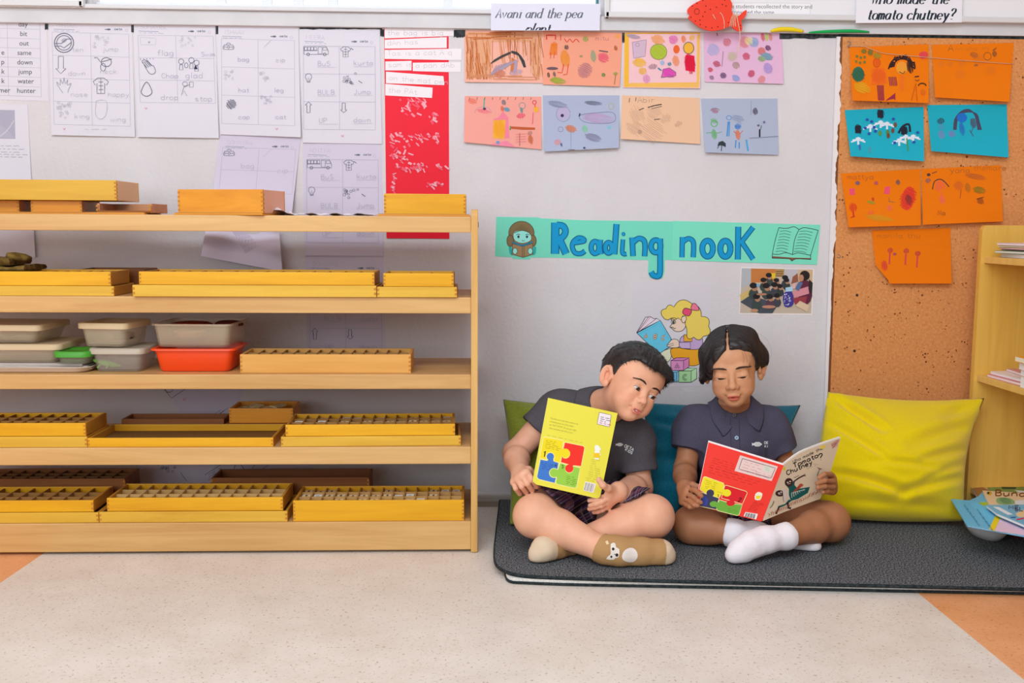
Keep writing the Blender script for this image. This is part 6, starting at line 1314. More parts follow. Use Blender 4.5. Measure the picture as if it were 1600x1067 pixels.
        pos = np.searchsorted(uid, Q); pos = np.clip(pos, 0, len(uid)-1); ok = (uid[pos] == Q).all(1)
        return V, pos[ok]
def np_mesh(name, V, Qd, mat, parent=None, col=None, smooth=True):
    me = bpy.data.meshes.new(name); n = len(Qd)
    me.vertices.add(len(V)); me.vertices.foreach_set('co', V.astype(f32).ravel())
    me.loops.add(n*4); me.loops.foreach_set('vertex_index', Qd.astype(np.int32).ravel())
    me.polygons.add(n); me.polygons.foreach_set('loop_start', np.arange(0, n*4, 4, dtype=np.int32)); me.polygons.foreach_set('loop_total', np.full(n, 4, np.int32))
    me.polygons.foreach_set('use_smooth', np.full(n, smooth)); me.update(calc_edges=True); me.validate()
    for m in (mat if isinstance(mat, (list, tuple)) else [mat]): me.materials.append(m)
    if col is not None:
        a = me.color_attributes.new('Col', 'FLOAT_COLOR', 'POINT'); c4_ = np.ones((len(V), 4), f32); c4_[:, :3] = col; a.data.foreach_set('color', c4_.ravel())
    return link_mesh(name, me, parent)
def relax(V, Q, it=1, lam=.5):
    """light smoothing of the extracted surface"""
    e = np.concatenate([Q[:, [0, 1]], Q[:, [1, 2]], Q[:, [2, 3]], Q[:, [3, 0]]])
    for _ in range(it):
        acc = np.zeros_like(V); cnt = np.zeros(len(V)); 
        for a, b in ((0, 1), (1, 0)):
            for k in range(3): acc[:, k] += np.bincount(e[:, a], V[e[:, b], k], len(V))
            cnt += np.bincount(e[:, a], minlength=len(V))
        V = V+lam*(acc/np.maximum(cnt, 1)[:, None]-V)
    return V
def wob(X, fr, seed=0.0):
    """cheap smooth 3D noise in about -1..1"""
    x, y, z = (X*f32(fr)).T
    a = np.sin(x*1.0+1.7*np.sin(y*.9+seed)+seed)+np.sin(y*1.2+1.3*np.sin(z*1.1+2*seed))+np.sin(z*1.05+1.5*np.sin(x*.8-seed)+1.3)
    return a/3
# ------------------------------------------------------------------ materials of people
def skin_mat(name, c):
    m, t, b = base_mat(name, .5, .35)
    at = nd(t, 'ShaderNodeAttribute'); at.attribute_name = 'Col'; at.attribute_type = 'GEOMETRY'
    n = nd(t, 'ShaderNodeTexNoise', Scale=45.0, Detail=4.0); t.links.new(coords(t), n.inputs['Vector'])
    r = ramp(t, n.outputs['Fac'], [(.3, (.93, .91, .90)), (.7, (1.0, 1.0, 1.0))])
    mx = nd(t, 'ShaderNodeMix', data_type='RGBA', blend_type='MULTIPLY'); mx.inputs[0].default_value = 1.0
    t.links.new(at.outputs['Color'], mx.inputs[6]); t.links.new(r, mx.inputs[7]); t.links.new(mx.outputs[2], b.inputs['Base Color'])
    b.inputs['Subsurface Weight'].default_value = .12; b.inputs['Subsurface Radius'].default_value = (1.0, .35, .2); b.inputs['Subsurface Scale'].default_value = .006
    b.inputs['Roughness'].default_value = .48; return m
HAIRM, _t, _b = base_mat('black_hair', .42, .5); _b.inputs['Base Color'].default_value = (*alb((40, 34, 34)), 1)
_n = nd(_t, 'ShaderNodeTexNoise', Scale=260.0, Detail=2.0); _t.links.new(coords(_t), _n.inputs['Vector']); bump(_t, _b, _n.outputs['Fac'], .0008, .5)
POLO = noisy('charcoal_pique', (78, 74, 80), (88, 84, 89), 500.0, .92, .0007, 2.0, .35, .65, .1, bscale=700.0)
POLO2 = noisy('slate_pique', (76, 72, 90), (86, 81, 99), 500.0, .92, .0007, 2.0, .35, .65, .1, bscale=700.0)
def plaid(name, base, c1, c2, c3):
    m, t, b = base_mat(name, .95, .1); prev = None
    v = coords(t, rot=(.3, .5, .6)); out = None
    for i, (axis, sc, c, lo, hi, fac) in enumerate((('X', 15.0, c1, .55, .75, .5), ('Z', 15.0, c1, .55, .75, .4), ('X', 24.0, c2, .95, .98, .28), ('Z', 24.0, c2, .95, .98, .28), ('X', 19.0, c3, .90, .94, .35), ('Z', 19.0, c3, .90, .94, .35))):
        wv = nd(t, 'ShaderNodeTexWave', Scale=sc); wv.bands_direction = axis; t.links.new(v, wv.inputs['Vector'])
        k = ramp(t, wv.outputs['Fac'], [(lo, (0, 0, 0)), (hi, (fac, fac, fac))])
        mx = nd(t, 'ShaderNodeMix', data_type='RGBA'); t.links.new(k, mx.inputs[0])
        if out is None: mx.inputs[6].default_value = (*alb(base), 1)
        else: t.links.new(out, mx.inputs[6])
        mx.inputs[7].default_value = (*alb(c), 1); out = mx.outputs[2]
    t.links.new(out, b.inputs['Base Color']); return m
PLAID = plaid('purple_plaid', (38, 28, 38), (84, 50, 92), (190, 176, 180), (140, 90, 84))
# ------------------------------------------------------------------ heads
def view_frame(px, py, Y, pitch, yaw, roll):
    c = P(px, py, Y=Y); f = (c-CAM).normalized(); r = f.cross(Vector((0, 0, 1))).normalized(); u = r.cross(f)
    r2 = (r*math.cos(ROLL)+u*math.sin(ROLL)); u2 = r2.cross(f); B = np.array([r2, f, u2]).T
    cp, sp = math.cos(pitch), math.sin(pitch); cy, sy = math.cos(yaw), math.sin(yaw); cr, sr = math.cos(roll), math.sin(roll)
    X = np.array([[1, 0, 0], [0, cp, -sp], [0, sp, cp]]); Z = np.array([[cy, -sy, 0], [sy, cy, 0], [0, 0, 1]]); Yr = np.array([[cr, 0, sr], [0, 1, 0], [-sr, 0, cr]])
    return np.array(c), B @ Yr @ Z @ X
EX, EY, EZ = .0272, -.0640, -.011
def head(s, ap_z, ap_r, smile=0.0, mouth=.0009, wx=1.0, ck=1.0, ear=.9, cr=1.0):
    """a child's head in its own frame: x to its left, -y forward, z up; chin -.1, crown +.1"""
    s.ell((0, .016+.03*(cr-1), .026+.055*(cr-1)), (.069*wx*cr, .083*cr, .074*cr), k=.02); c2 = 1+.5*(cr-1); s.ell((0, -.022, .030), (.0575*wx*c2, .054*c2, .052*c2), k=.02)
    s.ell((0, -.022, -.030), (.0515*wx, .052, .062), k=.02); s.ell((0, -.046, -.079), (.0235*wx, .027, .0190), k=.022)
    s.ell((0, .004, -.041), (.0485*wx, .055, .040), k=.02)
    for sd in (-1, 1):
        s.ell((sd*.0275*wx, -.044, -.047), (.0235*ck, .026*ck, .0245*ck), k=.018)
        s.ell((sd*.0265, -.066, .010), (.0175, .010, .008), (0, sd*-.12, sd*.3), k=.014)           # brow
        s.ell((sd*.0275, -.092, -.010), (.0170, .0135, .0105), k=.014, op='s')                        # socket
        s.ell((sd*EX, EY-.0005, EZ), (.0158, .0148, .0142), k=.007)                                   # lids
        s.ell((sd*.0305*wx, -.064, -.028), (.0165, .010, .010), (0, sd*.2, sd*.35), k=.014)
    s.cap((0, -.070, .002), (0, -.085, -.030), .0055, .0068, k=.014); s.ell((0, -.0885, -.0362), (.0095, .0090, .0078), k=.009)
    for sd in (-1, 1):
        s.ell((sd*.0108, -.0802, -.0390), (.0062, .0078, .0058), k=.0065)
    s.ell((0, -.073, -.055), (.017, .010, .012), k=.012)
    for sd in (-1, 1):
        s.ell((sd*.0065, -.0795, -.0615-smile*.002), (.0105, .0060, .0038), (0, sd*.22, sd*.30), k=.004)
        s.ell((sd*.0195, -.0735, -.0640+smile*.0015), (.0036, .003, .003), k=.004, op='s')
    s.ell((0, -.0778, -.0702), (.0118, .0072, .0052), k=.004)
    s.ell((0, -.0850, -.0655), (.0130, .0095, mouth), k=.002, op='s')
    s.ell((0, -.0780, -.0800), (.011, .006, .0036), k=.006, op='s')
    for sd in (-1, 1):
        s.ell((sd*.0048, -.0885, -.0446), (.0027, .0045, .0022), k=.002, op='s')
        s.ell((sd*EX, -.0800, ap_z), (.0138, .0180, ap_r), (0, sd*-.08, sd*.28), k=.0012, op='s')           # opening between the lids
        cr_ = [(sd*(EX+u*.0128), EY-.0010-.0150*math.sqrt(max(.05, 1-(u*.0128/.0158)**2-((.0105-.0045*u*u)/.0142)**2)), EZ+.0105-.0045*u*u) for u in np.linspace(-1, 1, 9)]
        s.chain(cr_[1:-1], [.0009]*7, k=.0022, op='s')                       # fold of the upper lid
        # ear: shell, hollow, rim, lobe
        R_ = euler(-.15, sd*.16, sd*-.48); ex = .0700*wx+.002; e_ = ear
        s.ell((sd*ex, .017, -.012), (.0062, .0185*e_, .0300*e_), R_, k=.006)
        s.ell((sd*(ex+.0040), .0165, -.010), (.0075, .0130*e_, .0205*e_), R_, k=.003, op='s')
        ec = np.array((sd*(ex+.0015), .017, -.012)); s.chain([tuple(ec+R_ @ np.array((sd*.0012, .0165*e_*math.cos(a), .0275*e_*math.sin(a)))) for a in np.linspace(2.6, -1.0, 22)], [.0031]*22, k=.0035)
        s.chain([tuple(ec+R_ @ np.array((sd*-.0012, .0080*e_*math.cos(a)+.001, .0180*e_*math.sin(a)))) for a in np.linspace(2.0, -.9, 14)], [.0023]*14, k=.003)
        s.ell((sd*(ex-.002), .010, -.012-.0245*e_), (.0042, .0090, .0090), R_, k=.008); s.ell((sd*(ex-.004), .0010, -.016), (.0035, .0050, .0070), k=.006)
    return s
def head_local(V, org, R, sc): return ((V-org) @ R)/sc
def face_colour(L, base, lip, cheek=.10):
    """natural colouring of the face: lips, blush, ears"""
    c = np.tile(np.array(alb(base)), (len(L), 1)); x, y, z = L.T
    def mix(m, col): return c*(1-m[:, None])+np.array(alb(col))*m[:, None]
    fr = (y < -.062)
    up = np.exp(-(((np.abs(x)-.004)/.0115)**4+((z+.0625+np.abs(x)*.06)/.0034)**4)); lo = np.exp(-((x/.0128)**4+((z+.0695)/.0046)**4)); m = np.clip((up+lo)*fr, 0, 1)*.85; c = mix(m, lip)
    ch = np.exp(-(((np.abs(x)-.038)/.018)**2+((z+.044)/.018)**2))*(y < -.02)*cheek; c = mix(np.clip(ch, 0, 1), tuple(min(255, q) for q in (base[0]+6, base[1]-28, base[2]-26)))
    ea = (np.abs(x) > .072)*(np.abs(z+.01) < .04)*.22; c = mix(ea, (base[0], base[1]-34, base[2]-34))
    no = np.exp(-((x/.010)**2+((z+.037)/.009)**2))*(y < -.08)*.12; c = mix(no, (base[0], base[1]-26, base[2]-26))
    mo = (np.abs(x) < .0095)*(np.abs(z+.0655) < .0016)*(y > -.0745)*(y < -.06); c = mix(mo*1.0, (110, 44, 40))
    return c
def eyeball(name, parent, org, R, sc, sd, look, white=(196, 182, 174), iris=(48, 30, 24)):
    c = org+R @ (np.array((sd*EX, EY, EZ))*sc); r = .0139*sc; lk = R @ np.array(look, float); lk /= np.linalg.norm(lk)
    q = Vector(lk).to_track_quat('Z', 'Y').to_matrix(); mb = MB(); n = 28; rings = [0, .14, .2, .26, .34, .42, .47, .52, .58, .7, .9, 1.2, 1.6, 2.1, 2.6, 3.1]
    rows = [[Vector(c)+q @ Vector((math.sin(a)*math.cos(b)*r, math.sin(a)*math.sin(b)*r, math.cos(a)*r*(1+.05*max(0, 1-a/.55)**1.0))) for b in [2*math.pi*i/n for i in range(n+1)]] for a in rings]
    W_, I_, P_, ED = M(white, .12, .6), M(iris, .1, .7), M((10, 8, 8), .08, .8), M((26, 18, 16), .1, .7)
    mb.grid(rows, W_, True, lambda i, j: P_ if rings[i] < .2 else I_ if rings[i] < .47 else ED if rings[i] < .56 else W_)
    return mb.build(name, parent)
def hair_tufts(mb, roots, dirs, length, r, mat, seg=3, bend=None, rg=random):
    for p, d in zip(roots, dirs):
        p = Vector(p); d = Vector(d); L = length*rg.uniform(.7, 1.2); pts = [p]
        for k in range(seg): dd = d+(Vector(bend)*(k/seg) if bend is not None else Vector()); pts.append(pts[-1]+dd.normalized()*L/seg)
        mb.tube(pts, [r*(1-.8*k/seg) for k in range(seg+1)], mat, 3, caps=False)
def brows(parent, body, org, R, sc, sd, z0=.0085, n=90, r=.00042, tilt=.0, col=(84, 60, 50), rise=.0055):
    rg = random.Random(5+sd); o = []; d = []; us = []
    for i in range(n):
        u = (i+rg.random())/n; x = .0105+.0355*u; z = z0+rise*math.sin(math.pi*min(1, u*.95+.1))-.0015*u+rg.uniform(-1, 1)*(.0028*(1-u*.7)*(min(1, .45+3*u)))+tilt*u
        o.append(org+R @ (np.array((sd*x, -.2, z))*sc)); d.append(R @ np.array((0, 1, 0))); us.append(u)
    h, ok = body.trace(o, d, t0=.08*sc); g = body.grad(h.astype(f32)); mb = MB(); mt = M(col, .6)
    for p, nn, u, k in zip(h, g, us, ok):
        if not k: continue
        dr = R @ np.array((sd*(1.0), 0, .55*(1-u)-.45*u)); dr = dr/np.linalg.norm(dr)+nn*.22
        a = Vector(p+nn*.0001); b = a+Vector(dr)*.0048*sc*rg.uniform(.8, 1.2); mb.tube([a, (a+b)/2+Vector(nn)*.0004, b], [r, r*.9, r*.25], mt, 3, caps=False)
    return mb.build('eyebrow', parent)
def lashes(parent, body, org, R, sc, sd, z_edge, down, n=22, length=.0065, col=(24, 18, 18)):
    mb = MB(); mt = M(col, .5); rg = random.Random(9)
    o = []; 
    for i in range(n):
        u = -1+2*i/(n-1); x = EX+u*.0098; zz = z_edge-.0022*u*u+.0008*u
        o.append(org+R @ (np.array((sd*x, -.2, zz))*sc))
    h, ok = body.trace(o, [R @ np.array((0, 1, 0))]*n, t0=.09*sc)
    rim = []
    for i, p in enumerate(h):
        u = -1+2*i/(n-1); a = Vector(p)+Vector(R @ np.array((0, -1, 0)))*.0002; rim.append(a)
        dr = Vector(R @ np.array((sd*(u*.5+.15), -.75, -down))).normalized(); b = a+dr*length*sc*(.7+.3*(1-u*u)); c = b+Vector(R @ np.array((sd*u*.3, -.4, .5-down*.4))).normalized()*length*.4*sc
        mb.tube([a, b, c], [.00018, .00014, .00006], mt, 3, caps=False)
    mb.tube(rim, .00085*sc/.88, mt, 4)
    return mb.build('eyelashes', parent)
class Depth:
    """positions on a solid as seen through a patch of photo pixels (for things printed on or lying on it)"""
    def __init__(s, sdf, x0, y0, x1, y1, st=2.0, t0=1.7):
        s.x0, s.y0, s.st = x0, y0, st; xs = np.arange(x0, x1+st, st); ys = np.arange(y0, y1+st, st); s.n = (len(ys), len(xs))
        D = np.array([ray(x, y) for y in ys for x in xs]); nrm = np.linalg.norm(D, axis=1, keepdims=True)
        h, ok = sdf.trace(np.tile(np.array(CAM), (len(D), 1)), D, t0=t0, n=70); s.h = (h-np.array(CAM)) @ np.array(_F); s.h = s.h.reshape(s.n)
    def __call__(s, px, py, L=0):
        a = min(max((px-s.x0)/s.st, 0), s.n[1]-1.001); b = min(max((py-s.y0)/s.st, 0), s.n[0]-1.001); i, j = int(b), int(a); u, v = a-j, b-i; H = s.h
        d = (H[i, j]*(1-u)+H[i, j+1]*u)*(1-v)+(H[i+1, j]*(1-u)+H[i+1, j+1]*u)*v-.0005-.00008*L
        return CAM+ray(px, py)*d
# ================================================================== the two children
def J(px, py, Y): return np.array(P(px, py, Y=Y))
def lerp(a, b, t): return a+(b-a)*t
def tube_cut(s, a, b, ra, rb, k=.01, g=0.0, cp=None, cn=None):
    """a sleeve: tapered tube that ends flat at b"""
    a = np.array(a, float); b = np.array(b, float); ab = b-a; n = ab/np.linalg.norm(ab); L2 = float(ab @ ab); n = n if cn is None else np.array(cn, float)/np.linalg.norm(cn); af, abf, nf, bf = a.astype(f32), ab.astype(f32), n.astype(f32), (b if cp is None else np.array(cp)).astype(f32)
    def f(X):
        t = np.clip(((X-af) @ abf)/f32(L2), 0, 1.2); q = X-af-t[:, None]*abf
        return np.maximum(np.sqrt(np.einsum('ij,ij->i', q, q))-(f32(ra+g)+t*f32(rb-ra)), (X-bf) @ nf)
    r = max(ra, rb)+g; s.pr.append((f, np.minimum(a, b)-r, np.maximum(a, b)+r, k, 'u')); return s
def hand(s, wrist, bases, fingers, thumb, r=.0066, wr=.019):
    for bq in bases: s.cap(wrist, bq, wr*.72, .0092, k=.012)
    for bq, f in zip(bases, fingers):
        pts = [bq]+list(f); n = len(pts); s.chain(pts, [r*1.18]+[r*1.05-(r*.25)*i/(n-1) for i in range(1, n)], k=.0022)
    s.chain([lerp(wrist, bases[0], .35)]+list(thumb), [.011]+[r*1.2-(r*.3)*i/len(thumb) for i in range(len(thumb))], k=.005)
def vcol(rgb, n): return np.tile(np.array(alb(rgb)), (n, 1))
def col_cloth(name, rough=.95, bscale=600.0):
    m, t, b = base_mat(name, rough, .1); at = nd(t, 'ShaderNodeAttribute'); at.attribute_name = 'Col'
    t.links.new(at.outputs['Color'], b.inputs['Base Color']); n = nd(t, 'ShaderNodeTexNoise', Scale=bscale, Detail=2.0); t.links.new(coords(t), n.inputs['Vector']); bump(t, b, n.outputs['Fac'], .0008, .6); return m
SOCKM = col_cloth('knit_sock')
HB = .0014
def person(label, loc): return thing('person', label, 'person', loc)
def fold(s, amp, fr, seed): s.pr.append((lambda X: f32(amp)*wob(X, fr, seed)+f32(amp*.45)*wob(X, fr*2.3, seed+2.1), None, None, .001, 'd'))
def shirt_logo(dm, x, y, k, parent, mat_col=(232, 232, 232), txt='oeta'):
    d = Draw(dm); d.step = 2
    d.poly([(x-7*k, y-2*k), (x-5*k, y-1*k), (x-2*k, y-3*k), (x+3*k, y-3*k), (x+7*k, y), (x+3*k, y+3*k), (x-2*k, y+3*k), (x-5*k, y+1*k), (x-7*k, y+2.4*k)], mat_col)
    for i in range(3): d.stroke([(x-2*k+2.4*k*i, y-2*k), (x-1*k+2.4*k*i, y), (x-2*k+2.4*k*i, y+2*k)], .5, (110, 108, 120), bump=False)
    d.L += 1; return d
TLb, TRb, BRb, BLb = J(856.5, 622, -.392), J(965, 645.5, -.400), J(937, 778, -.462), J(832, 755, -.440)
S0, S1 = J(1225, 725, -.470), J(1191, 814, -.480); A0, A1 = J(1107, 689, -.436), J(1086, 788, -.458); B0, B1 = J(1313.5, 684.5, -.398), J(1282, 779, -.412)
def carve(s, p00, p10, p01, back=.0075, front=.0028):
    """leave room for a thin board spanned by three corners"""
    p00, p10, p01 = (np.array(p, float) for p in (p00, p10, p01)); e1, e2 = p10-p00, p01-p00; n = np.cross(e1, e2); n /= np.linalg.norm(n); n = n if n[1] < 0 else -n
    G = np.linalg.inv(np.stack([e1, e2, n], 1)); L1, L2 = np.linalg.norm(e1), np.linalg.norm(e2)
    def f(X):
        q = (X-p00.astype(f32)) @ G.T.astype(f32); a = (np.abs(q[:, 0]-.5)-.5)*f32(L1)-f32(.0012); b = (np.abs(q[:, 1]-.5)-.5)*f32(L2)-f32(.0012); c = np.maximum(q[:, 2]-f32(front), -f32(back)-q[:, 2]); return np.maximum(np.maximum(a, b), c)
    P4 = np.stack([p00, p10, p01, p10+p01-p00]); s.pr.append((f, P4.min(0)-.01, P4.max(0)+.01, .0012, 's'))
# ------------------------------------------------------------------ boy
hc, HR = view_frame(987.5, 601, -.335, math.radians(-8), math.radians(32), math.radians(30)); hs = .842
boy = person('person in a dark grey polo and plaid shorts reading a yellow book, head tilted', P(905, 812, Y=-.22))
pel = J(904, 786, -.205); che = J(924, 692, -.215); nb = J(940, 636, -.245); shR = J(873, 635, -.215); shL = J(990, 680, -.265)
elR = J(805, 708, -.235); wrR = J(813, 738, -.375); elL = J(1000, 762, -.285); wrL = J(966, 767, -.425)
hipR = J(882, 792, -.235); hipL = J(936, 792, -.235); knR = J(836, 806, -.445); knL = J(1019, 807, -.455); anR = J(944, 859, -.530); anL = J(890, 852, -.445)
toeR = J(1040, 864, -.520); toeL = J(842, 860, -.505)
tR = (che-pel)/np.linalg.norm(che-pel); xa = (shL-shR)/np.linalg.norm(shL-shR); za = tR; ya = np.cross(za, xa); ya /= np.linalg.norm(ya); xa = np.cross(ya, za); TR_ = np.array([xa, ya, za]).T
s = Sdf()
s.cap(pel, che, .074, .072, k=.03); s.ell(che, (.088, .060, .085), TR_, k=.03); s.cap(hipR, hipL, .070, k=.03); s.cap(lerp(nb, che, .1), shR, .034, .034, k=.03); s.cap(lerp(nb, che, .1), shL, .034, .034, k=.03)
for sh, el, wr in ((shR, elR, wrR), (shL, elL, wrL)):
    s.cap(sh, el, .034, .0285, k=.02); s.cap(el, lerp(el, wr, .35), .0290, .0295, k=.012); s.cap(lerp(el, wr, .35), wr, .0290, .0195, k=.012)
for hp, kn, an in ((hipR, knR, anR), (hipL, knL, anL)):
    s.cap(hp, kn, .066, .046, k=.03); s.ell(kn, (.044, .046, .044), k=.02); c_ = lerp(kn, an, .36)+np.array((0, .004, -.003)); s.cap(kn, c_, .039, .0405, k=.014); s.cap(c_, an, .0405, .0255, k=.014)
s.cap(anR, lerp(anR, toeR, .5), .023, .021, k=.02); s.cap(anL, lerp(anL, toeL, .4), .022, .016, k=.02)
# neck and head
s.frame(hc, HR, hs); nk = s.w((0, .020, -.050)); s.home(); s.cap(nk, nb+np.array((0, .0, .0)), .038, .042, k=.022)
s.frame(hc, HR, hs); head(s, -.0116, .0052, smile=1.0, mouth=.0034, wx=1.05, ck=1.14, cr=1.13); s.home()
# right hand closed round the book's lower left corner, left hand with the thumb on the cover
bsR = [J(823, 738, -.418), J(816, 743, -.420), J(809, 748, -.415), J(803, 753, -.405)]
fgR = [[J(832, 750, -.428), J(838, 760, -.412), J(842, 762, -.395)], [J(824, 756, -.432), J(831, 766, -.416), J(834, 767, -.398)], [J(815, 760, -.428), J(822, 769, -.412), J(825, 770, -.396)], [J(806, 763, -.415), J(812, 771, -.402), J(815, 771, -.388)]]
hand(s, wrR, bsR, fgR, [J(826, 734, -.395), J(838, 742, -.385), J(848, 748, -.385)])
bsL = [J(953, 770, -.446), J(951, 777, -.442), J(949, 784, -.436), J(948, 790, -.428)]
fgL = [[J(942, 775, -.444), J(931, 780, -.438), J(921, 782, -.432)], [J(940, 784, -.450), J(930, 788, -.446), J(922, 790, -.440)], [J(939, 790, -.446), J(929, 793, -.442), J(921, 795, -.436)], [J(941, 796, -.436), J(934, 799, -.432), J(928, 800, -.428)]]
hand(s, wrL, bsL, fgL, [J(950, 763, -.462), J(942, 758, -.474), J(936, 750, -.474)])
carve(s, TLb, TRb, BLb); s.plane((0, 0, MZ+.0008), (0, 0, -1), .008)
BOY = s
V, Q = s.mesh(HB); V = relax(V, Q, 1, .35)
L = head_local(V, hc, HR, hs); SKB = (230, 172, 142); cl_ = vcol(SKB, len(V)); hm = (np.abs(L[:, 0]) < .085) & (np.abs(L[:, 1]) < .115) & (np.abs(L[:, 2]) < .105); cl_[hm] = face_colour(L[hm], (230, 170, 138), (206, 104, 96), .30)
np_mesh('body', V, Q, skin_mat('light_brown_skin', SKB), boy, cl_)
for sd in (-1, 1):
    eyeball('eye', boy, hc, HR, hs, sd, (.28, -1.0, -.30)); brows(boy, s, hc, HR, hs, sd, .0072, 300, .00028, rise=.0042, tilt=.0045); lashes(boy, s, hc, HR, hs, sd, -.0066, .15, length=.0060)
# teeth showing in the half open mouth
mb = MB(); TE = M((240, 232, 222), .25, .5)
for i in range(5):
    x = (-2+i)*.0048; c0 = hc+HR @ (np.array((x, -.0760+abs(x)*.25, -.0638))*hs); mt = Matrix.Translation(c0) @ Matrix(HR.tolist()).to_4x4(); mb.box((-.0021, -.0018, -.0022), (.0021, .0018, .0018), TE, mt, .0007)
mb.build('teeth', boy)
# short thick hair
h = Sdf().frame(hc, HR, hs); h.ell((0, .022, .034), (.0855, .1020, .0880), k=.02); h.ell((0, -.030, .056), (.064, .054, .044), k=.02); h.ell((.010, -.058, .060), (.052, .026, .022), (.5, 0, 0), k=.02); h.ell((.052, -.040, .046), (.020, .032, .032), k=.02)
YS = np.array([-.12, -.09, -.075, -.058, -.044, -.030, -.018, -.006, .004, .022, .034, .045, .06, .14]); TS = np.array([.054, .054, .055, .057, .052, .034, .010, -.006, .016, .020, -.02, -.044, -.056, -.058])
h.fun(lambda X: (np.interp(X[:, 1]+.10*np.maximum(np.abs(X[:, 0])-.055, 0), YS, TS).astype(f32)-X[:, 2])*f32(.7), None, None, .005, 'i')
_org, _R, _s = hc.copy(), HR.copy(), hs
h.pr.append((lambda X: (lambda Lx: f32(.0006)*np.sin(Lx[:, 0]*420+3*np.sin(Lx[:, 1]*60))*np.sin(Lx[:, 1]*130+2*np.sin(Lx[:, 0]*70))+f32(.0007)*wob(Lx, 130, 1.0))(((X-_org.astype(f32)) @ _R.astype(f32))/f32(_s)), None, None, .001, 'd'))
h.home(); V, Q = h.mesh(.0020); hair = np_mesh('hair', V, Q, HAIRM, boy)
rng = np.random.default_rng(3); Lv = head_local(V, hc, HR, hs); out_ = (s.ev(V.astype(f32)) > .001) & ~((np.abs(Lv[:, 0]) > .060) & (np.abs(Lv[:, 1]-.017) < .030) & (Lv[:, 2] < .024)); cand = np.where(out_)[0]; pick = rng.choice(cand, 9000)
Nn = h.grad(V[pick].astype(f32), .002); Ll = Lv[pick]; flow = np.stack([np.sign(Ll[:, 0])*.25+.15, -np.clip(.9-6*np.abs(Ll[:, 1]+.02), .1, 1)+np.where(Ll[:, 1] > .04, .9, 0), -np.clip(.75-9*(Ll[:, 2]-.02), -.25, 1.2)], 1); fw = flow @ HR.T
fw = fw-Nn*np.einsum('ij,ij->i', fw, Nn)[:, None]; fw /= np.maximum(np.linalg.norm(fw, axis=1, keepdims=True), 1e-6); sh_ = np.where(Ll[:, 2] > .03, .10, .05)[:, None]; dd = fw+Nn*sh_+rng.normal(0, .10, fw.shape); dd /= np.linalg.norm(dd, axis=1, keepdims=True)
mb = MB(); rg = random.Random(2)
for p, d_, l_ in zip(V[pick]-Nn*.001, dd, np.where(Ll[:, 2] > .035, .0115, .0065)): a = Vector(p); d_ = Vector(d_); le = l_*rg.uniform(.6, 1.25); mb.tube([a, a+d_*le*.55, a+d_*le+Vector((0, 0, -.0012))], [.00036, .0003, .00008], HAIRM, 3, caps=False)
mb.build('hair_strands', hair, recalc=False)['kind'] = 'stuff'
# polo shirt
sh = Sdf(); g = .010
sh.cap(pel+np.array((0, 0, .0)), che, .074, .074, k=.03, g=g+.006); sh.ell(che, (.088, .060, .085), TR_, k=.03, g=g+.003)
sh.cap(lerp(nb, che, .12), shR, .034, .034, k=.035, g=g); sh.cap(lerp(nb, che, .12), shL, .034, .034, k=.035, g=g); sh.cap(che, lerp(shL, elL, .2), .05, .04, k=.03); sh.cap(che, lerp(shR, elR, .15), .05, .038, k=.03)
for a_, b_, t_, e_ in ((shR, elR, .50, .008), (shL, elL, .66, .006)):
    e = lerp(a_, b_, t_); tube_cut(sh, a_, e, .040, .0385+e_, k=.02)
fold(sh, .0040, 40, .7); 
sh.cap(lerp(nb, nk, -.25), lerp(nb, nk, 1.0), .040, .049, k=.006, op='s'); dn = pel-che; dn /= np.linalg.norm(dn); sh.plane(pel+dn*.02, dn); sh.plane((0, 0, MZ+.0012), (0, 0, -1), .004); carve(sh, TLb, TRb, BLb)
for (a_, b_, r_) in ((J(992, 745, -.33), J(952, 728, -.345), .006), (J(985, 765, -.30), J(945, 752, -.33), .006), (J(880, 668, -.30), J(905, 700, -.315), .007), (J(972, 700, -.33), J(955, 740, -.335), .008), (J(985, 712, -.33), J(975, 745, -.325), .006)): sh.cap(a_, b_, r_, r_*.5, k=.012, op='s')
V, Q = sh.mesh(.0024); V = relax(V, Q, 1, .5); shirt_o = np_mesh('polo_shirt', V, Q, POLO, boy)
# plaid shorts
so = Sdf(); so.cap(hipR, hipL, .070, k=.03, g=.010); so.cap(pel, lerp(pel, che, .25), .078, k=.03, g=.004)
tube_cut(so, hipR, lerp(hipR, knR, .85), .068, .054, k=.02, g=.006, cp=J(878, 792, -.40), cn=(-.70, -.15, -.70)); tube_cut(so, hipL, lerp(hipL, knL, .85), .068, .054, k=.02, g=.006, cp=J(952, 793, -.38), cn=(.50, -.15, -.85)); so.cap(J(905, 800, -.27), J(915, 818, -.33), .040, .022, k=.03); so.cap(J(842, 838, -.36), J(870, 842, -.34), .018, .026, k=.02)
fold(so, .0026, 55, 1.9); carve(so, TLb, TRb, BLb); so.plane((0, 0, MZ+.0010), (0, 0, -1), .006); PUSH_B = [BOY, so, sh]; V, Q = so.mesh(.0026); V = relax(V, Q, 2, .5); np_mesh('plaid_shorts', V, Q, PLAID, boy)
